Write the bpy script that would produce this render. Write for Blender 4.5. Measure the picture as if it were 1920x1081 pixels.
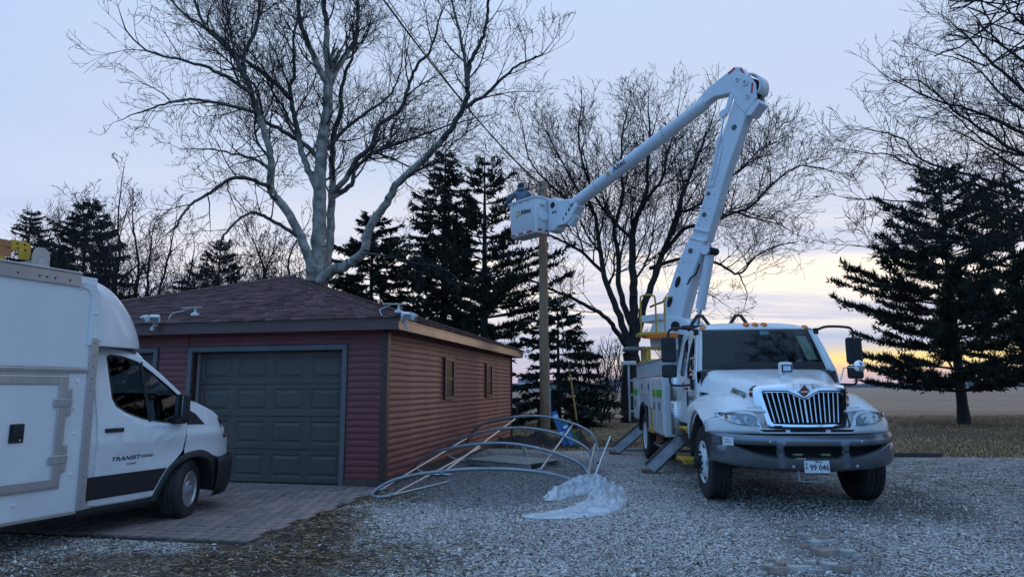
import bpy, bmesh, math, random
import numpy as np
from mathutils import Vector, Matrix

for o in list(bpy.data.objects):
    bpy.data.objects.remove(o, do_unlink=True)
SC = bpy.context.scene
COL = SC.collection
R = math.radians

# ------------------------------------------------------------------ camera
F_PX, HOR, CAM_H, ROLL = 1240.0, 728.0, 1.53, R(0.25)
TILT = math.atan((HOR - 540.5) / F_PX)
cam = bpy.data.cameras.new('camera')
cam.sensor_width = 36.0
cam.lens = 36.0 * F_PX / 1920.0
cam.clip_start, cam.clip_end = 0.05, 6000
cam_o = bpy.data.objects.new('camera', cam)
COL.objects.link(cam_o)
_fw = Vector((0, math.cos(TILT), math.sin(TILT)))
_up0 = Vector((0, -math.sin(TILT), math.cos(TILT)))
_rt0 = Vector((1, 0, 0))
RT = _rt0 * math.cos(ROLL) - _up0 * math.sin(ROLL)
UP = _rt0 * math.sin(ROLL) + _up0 * math.cos(ROLL)
_m = Matrix((RT, UP, -_fw)).transposed().to_4x4()
_m.translation = Vector((0, 0, CAM_H))
cam_o.matrix_world = _m
SC.camera = cam_o

# ------------------------------------------------------------------ sky (thin cloud after sunset)
SUN_AZ, SUN_EL = R(29), R(1.5)
w = bpy.data.worlds.new('World')
SC.world = w
w.use_nodes = True
nt = w.node_tree
nt.nodes.clear()
def wn(t, **k):
    n = nt.nodes.new(t)
    for a, b in k.items():
        setattr(n, a, b)
    return n
def wl(a, b):
    nt.links.new(a, b)
def wmath(op, a, b=None, c=None, clamp=False):
    n = wn('ShaderNodeMath', operation=op, use_clamp=clamp)
    for i, v in enumerate((a, b, c)):
        if v is None:
            continue
        if isinstance(v, (int, float)):
            n.inputs[i].default_value = v
        else:
            wl(v, n.inputs[i])
    return n.outputs[0]
def wramp(fac, stops, interp='LINEAR'):
    n = wn('ShaderNodeValToRGB')
    n.color_ramp.interpolation = interp
    el = n.color_ramp.elements
    while len(el) < len(stops):
        el.new(0.5)
    for e, (p, c) in zip(el, stops):
        e.position = p
        e.color = (*c, 1) if len(c) == 3 else c
    wl(fac, n.inputs[0])
    return n.outputs[0]
def wmix(f, a, b, mode='MIX'):
    n = wn('ShaderNodeMix', data_type='RGBA', blend_type=mode)
    for i, v in ((0, f), (6, a), (7, b)):
        if isinstance(v, (int, float)):
            n.inputs[i].default_value = v
        elif isinstance(v, tuple):
            n.inputs[i].default_value = (*v, 1)
        else:
            wl(v, n.inputs[i])
    return n.outputs[2]
tc = wn('ShaderNodeTexCoord')
sep = wn('ShaderNodeSeparateXYZ')
wl(tc.outputs['Generated'], sep.inputs[0])
dx, dy, dz = sep.outputs
hl = wmath('SQRT', wmath('ADD', wmath('MULTIPLY', dx, dx), wmath('MULTIPLY', dy, dy)))
g = wmath('DIVIDE', wmath('ADD', wmath('MULTIPLY', dx, math.sin(SUN_AZ)), wmath('MULTIPLY', dy, math.cos(SUN_AZ))), wmath('MAXIMUM', hl, 0.001))
zc = wmath('MAXIMUM', dz, 0.0)
west = wramp(zc, [(0.0, (0.56, 0.42, 0.47)), (0.018, (0.55, 0.46, 0.54)), (0.05, (0.45, 0.48, 0.60)), (0.10, (0.50, 0.52, 0.64)), (0.18, (0.54, 0.58, 0.71)), (0.32, (0.45, 0.52, 0.67)), (0.48, (0.43, 0.52, 0.69)), (1.0, (0.34, 0.55, 0.93))])
east = wramp(zc, [(0.0, (0.09, 0.25, 0.56)), (0.15, (0.17, 0.40, 0.78)), (0.45, (0.20, 0.47, 0.92)), (1.0, (0.34, 0.55, 0.93))])
side = wramp(wmath('MULTIPLY_ADD', g, 0.5, 0.5), [(0.0, (0, 0, 0)), (0.35, (0.12,) * 3), (0.60, (0.66,) * 3), (0.74, (0.95,) * 3), (1.0, (1, 1, 1))], 'EASE')
base = wmix(side, east, west)
# sunset glow low in the sky
g01 = wmath('MULTIPLY_ADD', g, 0.5, 0.5)
gd = wramp(g01, [(0.66, (0, 0, 0)), (0.84, (0.45,) * 3), (0.95, (0.95,) * 3), (1.0, (1, 1, 1))], 'EASE')
gz = wramp(zc, [(0.065, (0, 0, 0)), (0.10, (0.75,) * 3), (0.17, (0.95,) * 3), (0.25, (0.3,) * 3), (0.34, (0, 0, 0))], 'EASE')
gl = wmath('MULTIPLY', gd, gz)
yd_ = wramp(g01, [(0.955, (0, 0, 0)), (0.988, (0.6,) * 3), (0.998, (1.0,) * 3)], 'EASE')
yz_ = wramp(zc, [(0.008, (0.15,) * 3), (0.028, (0.85,) * 3), (0.040, (1.0,) * 3), (0.050, (0.55,) * 3), (0.060, (0, 0, 0))], 'EASE')
yl = wmath('MULTIPLY', yd_, yz_)
# streaky cloud layer seen in perspective
div = wmath('ADD', zc, 0.07)
comb = wn('ShaderNodeCombineXYZ')
wl(wmath('DIVIDE', dx, div), comb.inputs[0])
wl(wmath('DIVIDE', dy, div), comb.inputs[1])
mp = wn('ShaderNodeMapping')
mp.inputs['Rotation'].default_value = (0, 0, R(-20))
mp.inputs['Scale'].default_value = (0.30, 1.05, 1)
wl(comb.outputs[0], mp.inputs[0])
n1 = wn('ShaderNodeTexNoise')
n1.inputs['Scale'].default_value = 1.0
n1.inputs['Detail'].default_value = 6
n1.inputs['Roughness'].default_value = 0.55
n1.inputs['Distortion'].default_value = 0.4
wl(mp.outputs[0], n1.inputs['Vector'])
cl = wramp(n1.outputs['Fac'], [(0.44, (0, 0, 0)), (0.64, (1, 1, 1))], 'EASE')
gap = wmath('SUBTRACT', 1.0, wmath('MULTIPLY', cl, 0.66))
lit0 = wmix(wmath('MULTIPLY', gl, gap, clamp=True), base, (0.92, 0.80, 0.66))
lit = wmix(yl, lit0, wmix(wramp(zc, [(0.012, (0, 0, 0)), (0.034, (1, 1, 1))]), (0.86, 0.42, 0.26), (0.90, 0.68, 0.24)))
lowc = wramp(zc, [(0.0, (0.5,) * 3), (0.10, (0.75,) * 3), (0.28, (0.35,) * 3), (0.5, (0.12,) * 3), (1.0, (0.10,) * 3)])
cloudc = wmix(1.0, base, (0.80, 0.83, 0.92), 'MULTIPLY')
full = wmix(wmath('MULTIPLY', wmath('MULTIPLY', cl, lowc), wmath('SUBTRACT', 1.0, yl)), lit, cloudc)
sky = wn('ShaderNodeTexSky', sky_type='NISHITA')
sky.sun_disc = False
sky.sun_elevation = R(-3.0)
sky.sun_rotation = SUN_AZ
bg1 = wn('ShaderNodeBackground')
bg1.inputs[1].default_value = 0.05
wl(sky.outputs[0], bg1.inputs[0])
bg2 = wn('ShaderNodeBackground')
bg2.inputs[1].default_value = 1.17
wl(full, bg2.inputs[0])
add = wn('ShaderNodeAddShader')
wl(bg1.outputs[0], add.inputs[0])
wl(bg2.outputs[0], add.inputs[1])
wo = wn('ShaderNodeOutputWorld')
wl(add.outputs[0], wo.inputs[0])

sun = bpy.data.lights.new('sun', 'SUN')
sun.energy = 0.06
sun.angle = R(14)
sun.color = (1.0, 0.62, 0.36)
sun_o = bpy.data.objects.new('sun', sun)
COL.objects.link(sun_o)
_d = Vector((math.sin(SUN_AZ) * math.cos(SUN_EL), math.cos(SUN_AZ) * math.cos(SUN_EL), math.sin(SUN_EL + R(3))))
sun_o.rotation_euler = _d.to_track_quat('Z', 'Y').to_euler()
sun_o.location = (20, 40, 12)

SC.view_settings.view_transform = 'Standard'
SC.view_settings.look = 'None'
SC.view_settings.exposure = 0.2
SC.view_settings.gamma = 1.0
SC.view_settings.use_curve_mapping = False
SC.cycles.max_bounces = 6
SC.cycles.transparent_max_bounces = 12
SC.cycles.caustics_reflective = False
SC.cycles.caustics_refractive = False

# ------------------------------------------------------------------ helpers
rnd = random.Random(7)
RNG = np.random.default_rng(11)

def ray(px, py):
    return _fw + RT * ((px - 960.0) / F_PX) + UP * ((540.5 - py) / F_PX)
def gp(px, py, z=0.0):
    v = ray(px, py)
    return Vector((0, 0, CAM_H)) + v * ((z - CAM_H) / v.z)
def at(px, py, Y):
    v = ray(px, py)
    return Vector((0, 0, CAM_H)) + v * (Y / v.y)

MATS = {}
def mat(name, col, rough=0.6, metal=0.0, var=0.0, vscale=6.0, bump=0.0, bscale=60.0, coat=0.0, col2=None, stretch=None, spec=0.5, attr=False, trans=0.0, dirt=0.0, dirt_top=1.2):
    if name in MATS:
        return MATS[name]
    m = bpy.data.materials.new(name)
    m.use_nodes = True
    t = m.node_tree
    b = t.nodes['Principled BSDF']
    b.inputs['Roughness'].default_value = rough
    b.inputs['Metallic'].default_value = metal
    b.inputs['Specular IOR Level'].default_value = spec
    b.inputs['Coat Weight'].default_value = coat
    b.inputs['Coat Roughness'].default_value = 0.08
    b.inputs['Base Color'].default_value = (*col, 1)
    if trans:
        b.inputs['Transmission Weight'].default_value = trans
    tcn = t.nodes.new('ShaderNodeTexCoord')
    src = tcn.outputs['Object']
    if stretch:
        mpn = t.nodes.new('ShaderNodeMapping')
        mpn.inputs['Scale'].default_value = stretch
        t.links.new(src, mpn.inputs[0])
        src = mpn.outputs[0]
    colsock = None
    if var > 0:
        nz = t.nodes.new('ShaderNodeTexNoise')
        nz.inputs['Scale'].default_value = vscale
        nz.inputs['Detail'].default_value = 5
        nz.inputs['Roughness'].default_value = 0.6
        t.links.new(src, nz.inputs['Vector'])
        rp = t.nodes.new('ShaderNodeValToRGB')
        c2 = col2 or tuple(c * (1 - var) for c in col)
        c1 = col if col2 else tuple(min(1, c * (1 + var * 0.6)) for c in col)
        rp.color_ramp.elements[0].position = 0.3
        rp.color_ramp.elements[0].color = (*c2, 1)
        rp.color_ramp.elements[1].position = 0.7
        rp.color_ramp.elements[1].color = (*c1, 1)
        t.links.new(nz.outputs['Fac'], rp.inputs[0])
        colsock = rp.outputs[0]
        rr = t.nodes.new('ShaderNodeMapRange')
        rr.inputs['To Min'].default_value = min(1, rough * 1.25)
        rr.inputs['To Max'].default_value = rough * 0.8
        t.links.new(nz.outputs['Fac'], rr.inputs['Value'])
        t.links.new(rr.outputs[0], b.inputs['Roughness'])
    if attr:
        at_ = t.nodes.new('ShaderNodeAttribute')
        at_.attribute_name = 'tint'
        mx = t.nodes.new('ShaderNodeMix')
        mx.data_type = 'RGBA'
        mx.blend_type = 'MULTIPLY'
        mx.inputs[0].default_value = 1.0
        if colsock:
            t.links.new(colsock, mx.inputs[6])
        else:
            mx.inputs[6].default_value = (*col, 1)
        t.links.new(at_.outputs['Color'], mx.inputs[7])
        colsock = mx.outputs[2]
    if dirt > 0:
        # road spray: fine brownish specks and film, thickest low on the body
        sx = t.nodes.new('ShaderNodeSeparateXYZ')
        t.links.new(tcn.outputs['Object'], sx.inputs[0])
        hgt = t.nodes.new('ShaderNodeMapRange')
        hgt.inputs['From Min'].default_value = dirt_top
        hgt.inputs['From Max'].default_value = 0.25
        hgt.inputs['To Min'].default_value = 0.08
        t.links.new(sx.outputs[2], hgt.inputs['Value'])
        n1_ = t.nodes.new('ShaderNodeTexNoise')
        n1_.inputs['Scale'].default_value = 38
        n1_.inputs['Detail'].default_value = 6
        n1_.inputs['Roughness'].default_value = 0.75
        t.links.new(tcn.outputs['Object'], n1_.inputs['Vector'])
        n2_ = t.nodes.new('ShaderNodeTexNoise')
        n2_.inputs['Scale'].default_value = 2.2
        n2_.inputs['Detail'].default_value = 5
        t.links.new(tcn.outputs['Object'], n2_.inputs['Vector'])
        r1_ = t.nodes.new('ShaderNodeMapRange')
        r1_.inputs['From Min'].default_value = 0.56
        r1_.inputs['From Max'].default_value = 0.70
        t.links.new(n1_.outputs['Fac'], r1_.inputs['Value'])
        r2_ = t.nodes.new('ShaderNodeMapRange')
        r2_.inputs['From Min'].default_value = 0.35
        r2_.inputs['From Max'].default_value = 0.75
        t.links.new(n2_.outputs['Fac'], r2_.inputs['Value'])
        def _mm(op, a_, b_):
            n_ = t.nodes.new('ShaderNodeMath')
            n_.operation = op
            n_.use_clamp = True
            for i_, v_ in enumerate((a_, b_)):
                if isinstance(v_, (int, float)):
                    n_.inputs[i_].default_value = v_
                else:
                    t.links.new(v_, n_.inputs[i_])
            return n_.outputs[0]
        f_ = _mm('MULTIPLY', _mm('MULTIPLY', _mm('ADD', _mm('MULTIPLY', r1_.outputs[0], 0.8), 0.22), r2_.outputs[0]), _mm('MULTIPLY', hgt.outputs[0], dirt))
        mx2 = t.nodes.new('ShaderNodeMix')
        mx2.data_type = 'RGBA'
        t.links.new(f_, mx2.inputs[0])
        if colsock:
            t.links.new(colsock, mx2.inputs[6])
        else:
            mx2.inputs[6].default_value = (*col, 1)
        mx2.inputs[7].default_value = (0.10, 0.085, 0.065, 1)
        colsock = mx2.outputs[2]
    if colsock:
        t.links.new(colsock, b.inputs['Base Color'])
    if bump > 0:
        nb = t.nodes.new('ShaderNodeTexNoise')
        nb.inputs['Scale'].default_value = bscale
        nb.inputs['Detail'].default_value = 4
        t.links.new(src, nb.inputs['Vector'])
        bp = t.nodes.new('ShaderNodeBump')
        bp.inputs['Strength'].default_value = bump
        bp.inputs['Distance'].default_value = 0.02
        t.links.new(nb.outputs['Fac'], bp.inputs['Height'])
        t.links.new(bp.outputs[0], b.inputs['Normal'])
    MATS[name] = m
    return m

def glass(name, tint=(0.62, 0.72, 0.72), refl_rough=0.02, dens=0.95, ior=1.5):
    """thin window glass: clear with a tint, mirror-like at grazing angles"""
    if name in MATS:
        return MATS[name]
    m = bpy.data.materials.new(name)
    m.use_nodes = True
    t = m.node_tree
    t.nodes.clear()
    o = t.nodes.new('ShaderNodeOutputMaterial')
    tr = t.nodes.new('ShaderNodeBsdfTransparent')
    tr.inputs[0].default_value = (*[c * dens for c in tint], 1)
    gl_ = t.nodes.new('ShaderNodeBsdfGlossy')
    gl_.inputs['Roughness'].default_value = refl_rough
    gl_.inputs[0].default_value = (0.95, 0.97, 1, 1)
    fr = t.nodes.new('ShaderNodeFresnel')
    fr.inputs[0].default_value = ior
    mx = t.nodes.new('ShaderNodeMixShader')
    t.links.new(fr.outputs[0], mx.inputs[0])
    t.links.new(tr.outputs[0], mx.inputs[1])
    t.links.new(gl_.outputs[0], mx.inputs[2])
    t.links.new(mx.outputs[0], o.inputs[0])
    MATS[name] = m
    return m

class MB:
    """collects geometry; build() links it as one mesh object"""
    def __init__(s, M=None):
        s.v, s.f, s.mi, s.M = [], [], [], M
        s.cur = 0
    def _add(s, vs, fs):
        n = len(s.v)
        s.v += [tuple(p) for p in vs]
        s.f += [tuple(i + n for i in f) for f in fs]
        s.mi += [s.cur] * len(fs)
        return s
    def box(s, x0, x1, y0, y1, z0, z1):
        vs = [(x, y, z) for x in (x0, x1) for y in (y0, y1) for z in (z0, z1)]
        return s._add(vs, [(0, 1, 3, 2), (4, 6, 7, 5), (0, 4, 5, 1), (2, 3, 7, 6), (0, 2, 6, 4), (1, 5, 7, 3)])
    def obox(s, c, size, rot=None):
        Mx = Matrix.Translation(Vector(c)) @ (rot.to_4x4() if rot is not None else Matrix())
        h = [q / 2 for q in size]
        vs = [Mx @ Vector((x, y, z)) for x in (-h[0], h[0]) for y in (-h[1], h[1]) for z in (-h[2], h[2])]
        return s._add(vs, [(0, 1, 3, 2), (4, 6, 7, 5), (0, 4, 5, 1), (2, 3, 7, 6), (0, 2, 6, 4), (1, 5, 7, 3)])
    def beam(s, p, q, wd, ht, upv=(0, 0, 1)):
        p, q = Vector(p), Vector(q)
        d = (q - p).normalized()
        u = Vector(upv)
        sd = d.cross(u)
        if sd.length < 1e-4:
            sd = d.cross(Vector((1, 0, 0)))
        sd.normalize()
        u = sd.cross(d).normalized()
        vs = []
        for e in (p, q):
            for a, b in ((-1, -1), (1, -1), (1, 1), (-1, 1)):
                vs.append(e + sd * (a * wd / 2) + u * (b * ht / 2))
        return s._add(vs, [(0, 1, 2, 3), (7, 6, 5, 4), (0, 4, 5, 1), (1, 5, 6, 2), (2, 6, 7, 3), (3, 7, 4, 0)])
    def tube(s, pts, r, n=8, caps=True):
        pts = [Vector(p) for p in pts]
        rr = r if isinstance(r, (list, tuple)) else [r] * len(pts)
        vs, fs = [], []
        pu = None
        for i, p in enumerate(pts):
            a = pts[max(i - 1, 0)]
            b = pts[min(i + 1, len(pts) - 1)]
            d = (b - a).normalized()
            if pu is None:
                pu = d.orthogonal().normalized()
            u = (pu - d * pu.dot(d))
            u = u.normalized() if u.length > 1e-5 else d.orthogonal().normalized()
            pu = u
            v2 = d.cross(u)
            for k in range(n):
                t = 2 * math.pi * k / n
                vs.append(p + (u * math.cos(t) + v2 * math.sin(t)) * rr[i])
        for i in range(len(pts) - 1):
            for k in range(n):
                k2 = (k + 1) % n
                fs.append((i * n + k, i * n + k2, (i + 1) * n + k2, (i + 1) * n + k))
        if caps:
            fs.append(tuple(range(n - 1, -1, -1)))
            fs.append(tuple((len(pts) - 1) * n + k for k in range(n)))
        return s._add(vs, fs)
    def lathe(s, prof, c, axis='x', n=28, close=False):
        """prof: (radius, offset along axis)"""
        vs, fs = [], []
        for r, h in prof:
            for k in range(n):
                t = 2 * math.pi * k / n
                a, b = r * math.cos(t), r * math.sin(t)
                p = {'x': (h, a, b), 'y': (b, h, a), 'z': (a, b, h)}[axis]
                vs.append((c[0] + p[0], c[1] + p[1], c[2] + p[2]))
        m = len(prof)
        for i in range(m if close else m - 1):
            j = (i + 1) % m
            for k in range(n):
                k2 = (k + 1) % n
                fs.append((i * n + k, i * n + k2, j * n + k2, j * n + k))
        if not close:
            if prof[0][0] > 1e-4:
                fs.append(tuple(range(n - 1, -1, -1)))
            if prof[-1][0] > 1e-4:
                fs.append(tuple((m - 1) * n + k for k in range(n)))
        return s._add(vs, fs)
    def prism(s, pts, lo, hi, plane='yz'):
        """outline extruded along the remaining axis from lo to hi"""
        def P(a, b, c):
            return {'yz': (c, a, b), 'xz': (a, c, b), 'xy': (a, b, c)}[plane]
        n = len(pts)
        vs = [P(a, b, lo) for a, b in pts] + [P(a, b, hi) for a, b in pts]
        fs = [tuple(range(n - 1, -1, -1)), tuple(range(n, 2 * n))]
        fs += [(i, (i + 1) % n, n + (i + 1) % n, n + i) for i in range(n)]
        return s._add(vs, fs)
    def grid(s, rows, skip=None, closed=False):
        """rows: list of equally long lists of points"""
        m, n = len(rows), len(rows[0])
        vs = [p for r in rows for p in r]
        fs = []
        for i in range(m - 1):
            for j in range(n if closed else n - 1):
                if skip and skip(i, j):
                    continue
                j2 = (j + 1) % n
                fs.append((i * n + j, i * n + j2, (i + 1) * n + j2, (i + 1) * n + j))
        return s._add(vs, fs)
    def ring(s, outer, inner):
        """panel with a hole: two loops of the same length"""
        n = len(outer)
        return s._add(list(outer) + list(inner), [(i, (i + 1) % n, n + (i + 1) % n, n + i) for i in range(n)])
    def poly(s, pts):
        return s._add(pts, [tuple(range(len(pts)))])
    def build(s, name, mats, parent=None, bevel=0.0, segs=2, smooth=None, solid=0.0, subsurf=0, offset=-1.0):
        me = bpy.data.meshes.new(name)
        vs = [tuple(s.M @ Vector(p)) for p in s.v] if s.M is not None else s.v
        me.from_pydata(vs, [], s.f)
        bm = bmesh.new()
        bm.from_mesh(me)
        bmesh.ops.recalc_face_normals(bm, faces=bm.faces)
        bm.to_mesh(me)
        bm.free()
        ml = mats if isinstance(mats, (list, tuple)) else [mats]
        for m_ in ml:
            me.materials.append(m_)
        if len(ml) > 1:
            me.polygons.foreach_set('material_index', s.mi)
        ob = bpy.data.objects.new(name, me)
        COL.objects.link(ob)
        if parent is not None:
            ob.parent = parent
        if smooth is not None:
            me.polygons.foreach_set('use_smooth', [True] * len(me.polygons))
            if smooth < 179:
                me.set_sharp_from_angle(angle=R(smooth))
        if subsurf:
            md = ob.modifiers.new('subsurf', 'SUBSURF')
            md.levels = md.render_levels = subsurf
        if solid:
            md = ob.modifiers.new('solid', 'SOLIDIFY')
            md.thickness = solid
            md.offset = offset
        if bevel:
            md = ob.modifiers.new('bevel', 'BEVEL')
            md.width = bevel
            md.segments = segs
            md.limit_method = 'ANGLE'
            md.angle_limit = R(35)
            md.use_clamp_overlap = True
        me.update()
        return ob

def tag(o, label=None, cat=None, group=None, kind=None):
    for k, v in (('label', label), ('category', cat), ('group', group), ('kind', kind)):
        if v:
            o[k] = v
    return o
def thing(name, label, cat, loc=(0, 0, 0), rz=0.0, group=None):
    o = bpy.data.objects.new(name, None)
    o.empty_display_size = 0.3
    COL.objects.link(o)
    o.location = loc
    o.rotation_euler = (0, 0, rz)
    return tag(o, label, cat, group)
def fast_mesh(name, V, Fq, mats, parent=None, smooth=False, tint=None, mi=None):
    """V (n,3) array, Fq (m,k) array, all faces with k corners"""
    me = bpy.data.meshes.new(name)
    V = np.asarray(V, np.float32)
    Fq = np.asarray(Fq, np.int32)
    k = Fq.shape[1]
    me.vertices.add(len(V))
    me.vertices.foreach_set('co', V.ravel())
    me.loops.add(Fq.size)
    me.loops.foreach_set('vertex_index', Fq.ravel())
    me.polygons.add(len(Fq))
    me.polygons.foreach_set('loop_start', np.arange(0, Fq.size, k, dtype=np.int32))
    if smooth:
        me.polygons.foreach_set('use_smooth', np.ones(len(Fq), bool))
    for m_ in (mats if isinstance(mats, (list, tuple)) else [mats]):
        me.materials.append(m_)
    if mi is not None:
        me.polygons.foreach_set('material_index', np.asarray(mi, np.int32))
    if tint is not None:
        a = me.attributes.new('tint', 'FLOAT_COLOR', 'POINT')
        a.data.foreach_set('color', np.asarray(tint, np.float32).ravel())
    me.update()
    me.validate()
    ob = bpy.data.objects.new(name, me)
    COL.objects.link(ob)
    if parent is not None:
        ob.parent = parent
    return ob
def text_part(name, body, size, material, M, parent, extrude=0.0015, align='CENTER', shear=0.0, xscale=1.0, bold=0.0):
    """flat lettering as a mesh; text runs along local +x, up is local +y, M places it in the parent's space"""
    cu = bpy.data.curves.new(name, 'FONT')
    cu.body = body
    cu.size = size
    cu.align_x = align
    cu.align_y = 'CENTER'
    cu.extrude = extrude
    cu.shear = shear
    cu.offset = bold
    cu.resolution_u = 3
    tmp = bpy.data.objects.new(name + '_tmp', cu)
    COL.objects.link(tmp)
    dg = bpy.context.evaluated_depsgraph_get()
    me = bpy.data.meshes.new_from_object(tmp.evaluated_get(dg))
    bpy.data.objects.remove(tmp, do_unlink=True)
    me.transform(M @ Matrix.Diagonal((xscale, 1, 1, 1)))
    me.materials.clear()
    me.materials.append(material)
    me.name = name
    ob = bpy.data.objects.new(name, me)
    COL.objects.link(ob)
    ob.parent = parent
    return ob
def frame(origin, xdir, ydir):
    x = Vector(xdir).normalized()
    y = Vector(ydir)
    y = (y - x * y.dot(x)).normalized()
    z = x.cross(y)
    m_ = Matrix((x, y, z)).transposed().to_4x4()
    m_.translation = Vector(origin)
    return m_
def resample(loop, n):
    """n points evenly spread along a closed 2-D loop"""
    P = np.array(list(loop) + [loop[0]], float)
    d = np.r_[0, np.cumsum(np.linalg.norm(np.diff(P, axis=0), axis=1))]
    t = np.linspace(0, d[-1], n, endpoint=False)
    return [tuple(np.array([np.interp(q, d, P[:, k]) for k in range(P.shape[1])])) for q in t]
def smooth_path(pts, n=6):
    """Catmull-Rom through the points"""
    P = [Vector(p) for p in pts]
    P = [P[0] * 2 - P[1]] + P + [P[-1] * 2 - P[-2]]
    out = []
    for i in range(1, len(P) - 2):
        for k in range(n):
            t = k / n
            a, b, c, d = P[i - 1], P[i], P[i + 1], P[i + 2]
            out.append(0.5 * ((2 * b) + (c - a) * t + (2 * a - 5 * b + 4 * c - d) * t * t + (3 * b - a - 3 * c + d) * t ** 3))
    out.append(P[-2])
    return out

# shared materials
M_WHITE = mat('white_vehicle_paint', (0.80, 0.81, 0.80), 0.28, var=0.05, vscale=2.5, coat=0.4, dirt=0.75, dirt_top=1.7)
M_GEL = mat('white_gelcoat_panel', (0.76, 0.78, 0.78), 0.42, var=0.06, vscale=1.6, bump=0.03, bscale=4, dirt=0.7, dirt_top=1.5)
M_BLACKP = mat('black_textured_plastic', (0.016, 0.016, 0.018), 0.55, var=0.3, vscale=9, bump=0.08, bscale=180)
M_RUBBER = mat('tyre_rubber', (0.018, 0.018, 0.019), 0.8, var=0.35, vscale=7, bump=0.1, bscale=70, dirt=0.9, dirt_top=1.0)
M_DARK = mat('dark_underbody', (0.012, 0.012, 0.013), 0.85)
M_CHROME = mat('chrome_trim', (0.82, 0.83, 0.85), 0.08, metal=1.0)
M_ALU = mat('brushed_aluminium', (0.60, 0.61, 0.62), 0.36, metal=0.9, var=0.12, vscale=5, stretch=(1, 1, 0.15))
M_STEEL = mat('painted_grey_steel', (0.30, 0.32, 0.34), 0.5, var=0.25, vscale=5)
M_YELLOW = mat('safety_yellow_paint', (0.62, 0.36, 0.03), 0.5, var=0.25, vscale=8)
M_ORANGE = mat('amber_lens', (0.85, 0.20, 0.02), 0.25)
M_RED = mat('red_reflector', (0.55, 0.02, 0.02), 0.3)
M_INK = mat('black_lettering', (0.02, 0.02, 0.025), 0.5)
M_LENS = mat('clear_lamp_lens', (0.75, 0.78, 0.82), 0.08, metal=0.6)
M_GLASS = glass('window_glass')
# ------------------------------------------------------------------ ground materials
def ground_mat(name, build):
    m = bpy.data.materials.new(name)
    m.use_nodes = True
    t = m.node_tree
    b = t.nodes['Principled BSDF']
    b.inputs['Roughness'].default_value = 0.95
    b.inputs['Specular IOR Level'].default_value = 0.2
    def N(ty, **k):
        n = t.nodes.new(ty)
        for a, v in k.items():
            setattr(n, a, v)
        return n
    L = t.links.new
    tcn = N('ShaderNodeTexCoord')
    def noise(scale, detail=4, rough=0.55, stretch=None, out='Fac', off=None, dist=0.0):
        mp_ = N('ShaderNodeMapping')
        mp_.inputs['Scale'].default_value = stretch or (1, 1, 1)
        if off:
            mp_.inputs['Location'].default_value = off
        L(tcn.outputs['Object'], mp_.inputs[0])
        n = N('ShaderNodeTexNoise')
        n.inputs['Scale'].default_value = scale
        n.inputs['Detail'].default_value = detail
        n.inputs['Roughness'].default_value = rough
        n.inputs['Distortion'].default_value = dist
        L(mp_.outputs[0], n.inputs['Vector'])
        return n.outputs[out]
    def vor(scale, out='Color', feature='F1'):
        n = N('ShaderNodeTexVoronoi', feature=feature)
        n.inputs['Scale'].default_value = scale
        L(tcn.outputs['Object'], n.inputs['Vector'])
        return n.outputs[out]
    def ramp(f, stops):
        n = N('ShaderNodeValToRGB')
        el = n.color_ramp.elements
        while len(el) < len(stops):
            el.new(0.5)
        for e, (p, c) in zip(el, stops):
            e.position = p
            e.color = (*c, 1) if not isinstance(c, (int, float)) else (c, c, c, 1)
        L(f, n.inputs[0])
        return n.outputs[0]
    def mix(f, a, c, mode='MIX'):
        n = N('ShaderNodeMix', data_type='RGBA', blend_type=mode)
        for i, v in ((0, f), (6, a), (7, c)):
            if isinstance(v, (int, float)):
                n.inputs[i].default_value = v
            elif isinstance(v, tuple):
                n.inputs[i].default_value = (*v, 1)
            else:
                L(v, n.inputs[i])
        return n.outputs[2]
    def mth(op, a, c=None, clamp=False):
        n = N('ShaderNodeMath', operation=op, use_clamp=clamp)
        for i, v in enumerate((a, c)):
            if v is None:
                continue
            if isinstance(v, (int, float)):
                n.inputs[i].default_value = v
            else:
                L(v, n.inputs[i])
        return n.outputs[0]
    def blob(cx, cy, rx, ry, rot=0.0, soft=0.5, wob=0.5):
        """1 inside an uneven ellipse, 0 outside"""
        mp_ = N('ShaderNodeMapping', vector_type='TEXTURE')
        mp_.inputs['Location'].default_value = (cx, cy, 0)
        mp_.inputs['Rotation'].default_value = (0, 0, rot)
        mp_.inputs['Scale'].default_value = (rx, ry, 1e6)
        L(tcn.outputs['Object'], mp_.inputs[0])
        ln = N('ShaderNodeVectorMath', operation='LENGTH')
        L(mp_.outputs[0], ln.inputs[0])
        d = mth('ADD', ln.outputs['Value'], mth('MULTIPLY', mth('SUBTRACT', noise(1.3, 6, 0.65), 0.5), wob * 2))
        mr = N('ShaderNodeMapRange', interpolation_type='SMOOTHSTEP')
        mr.inputs['From Min'].default_value = 1 + soft * 0.5
        mr.inputs['From Max'].default_value = 1 - soft * 0.5
        L(d, mr.inputs['Value'])
        return mr.outputs[0]
    col, h, hd = build(noise, vor, ramp, mix, mth, blob)
    L(col, b.inputs['Base Color'])
    bp = N('ShaderNodeBump')
    bp.inputs['Strength'].default_value = 0.9
    bp.inputs['Distance'].default_value = hd
    L(h, bp.inputs['Height'])
    L(bp.outputs[0], b.inputs['Normal'])
    return m

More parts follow.
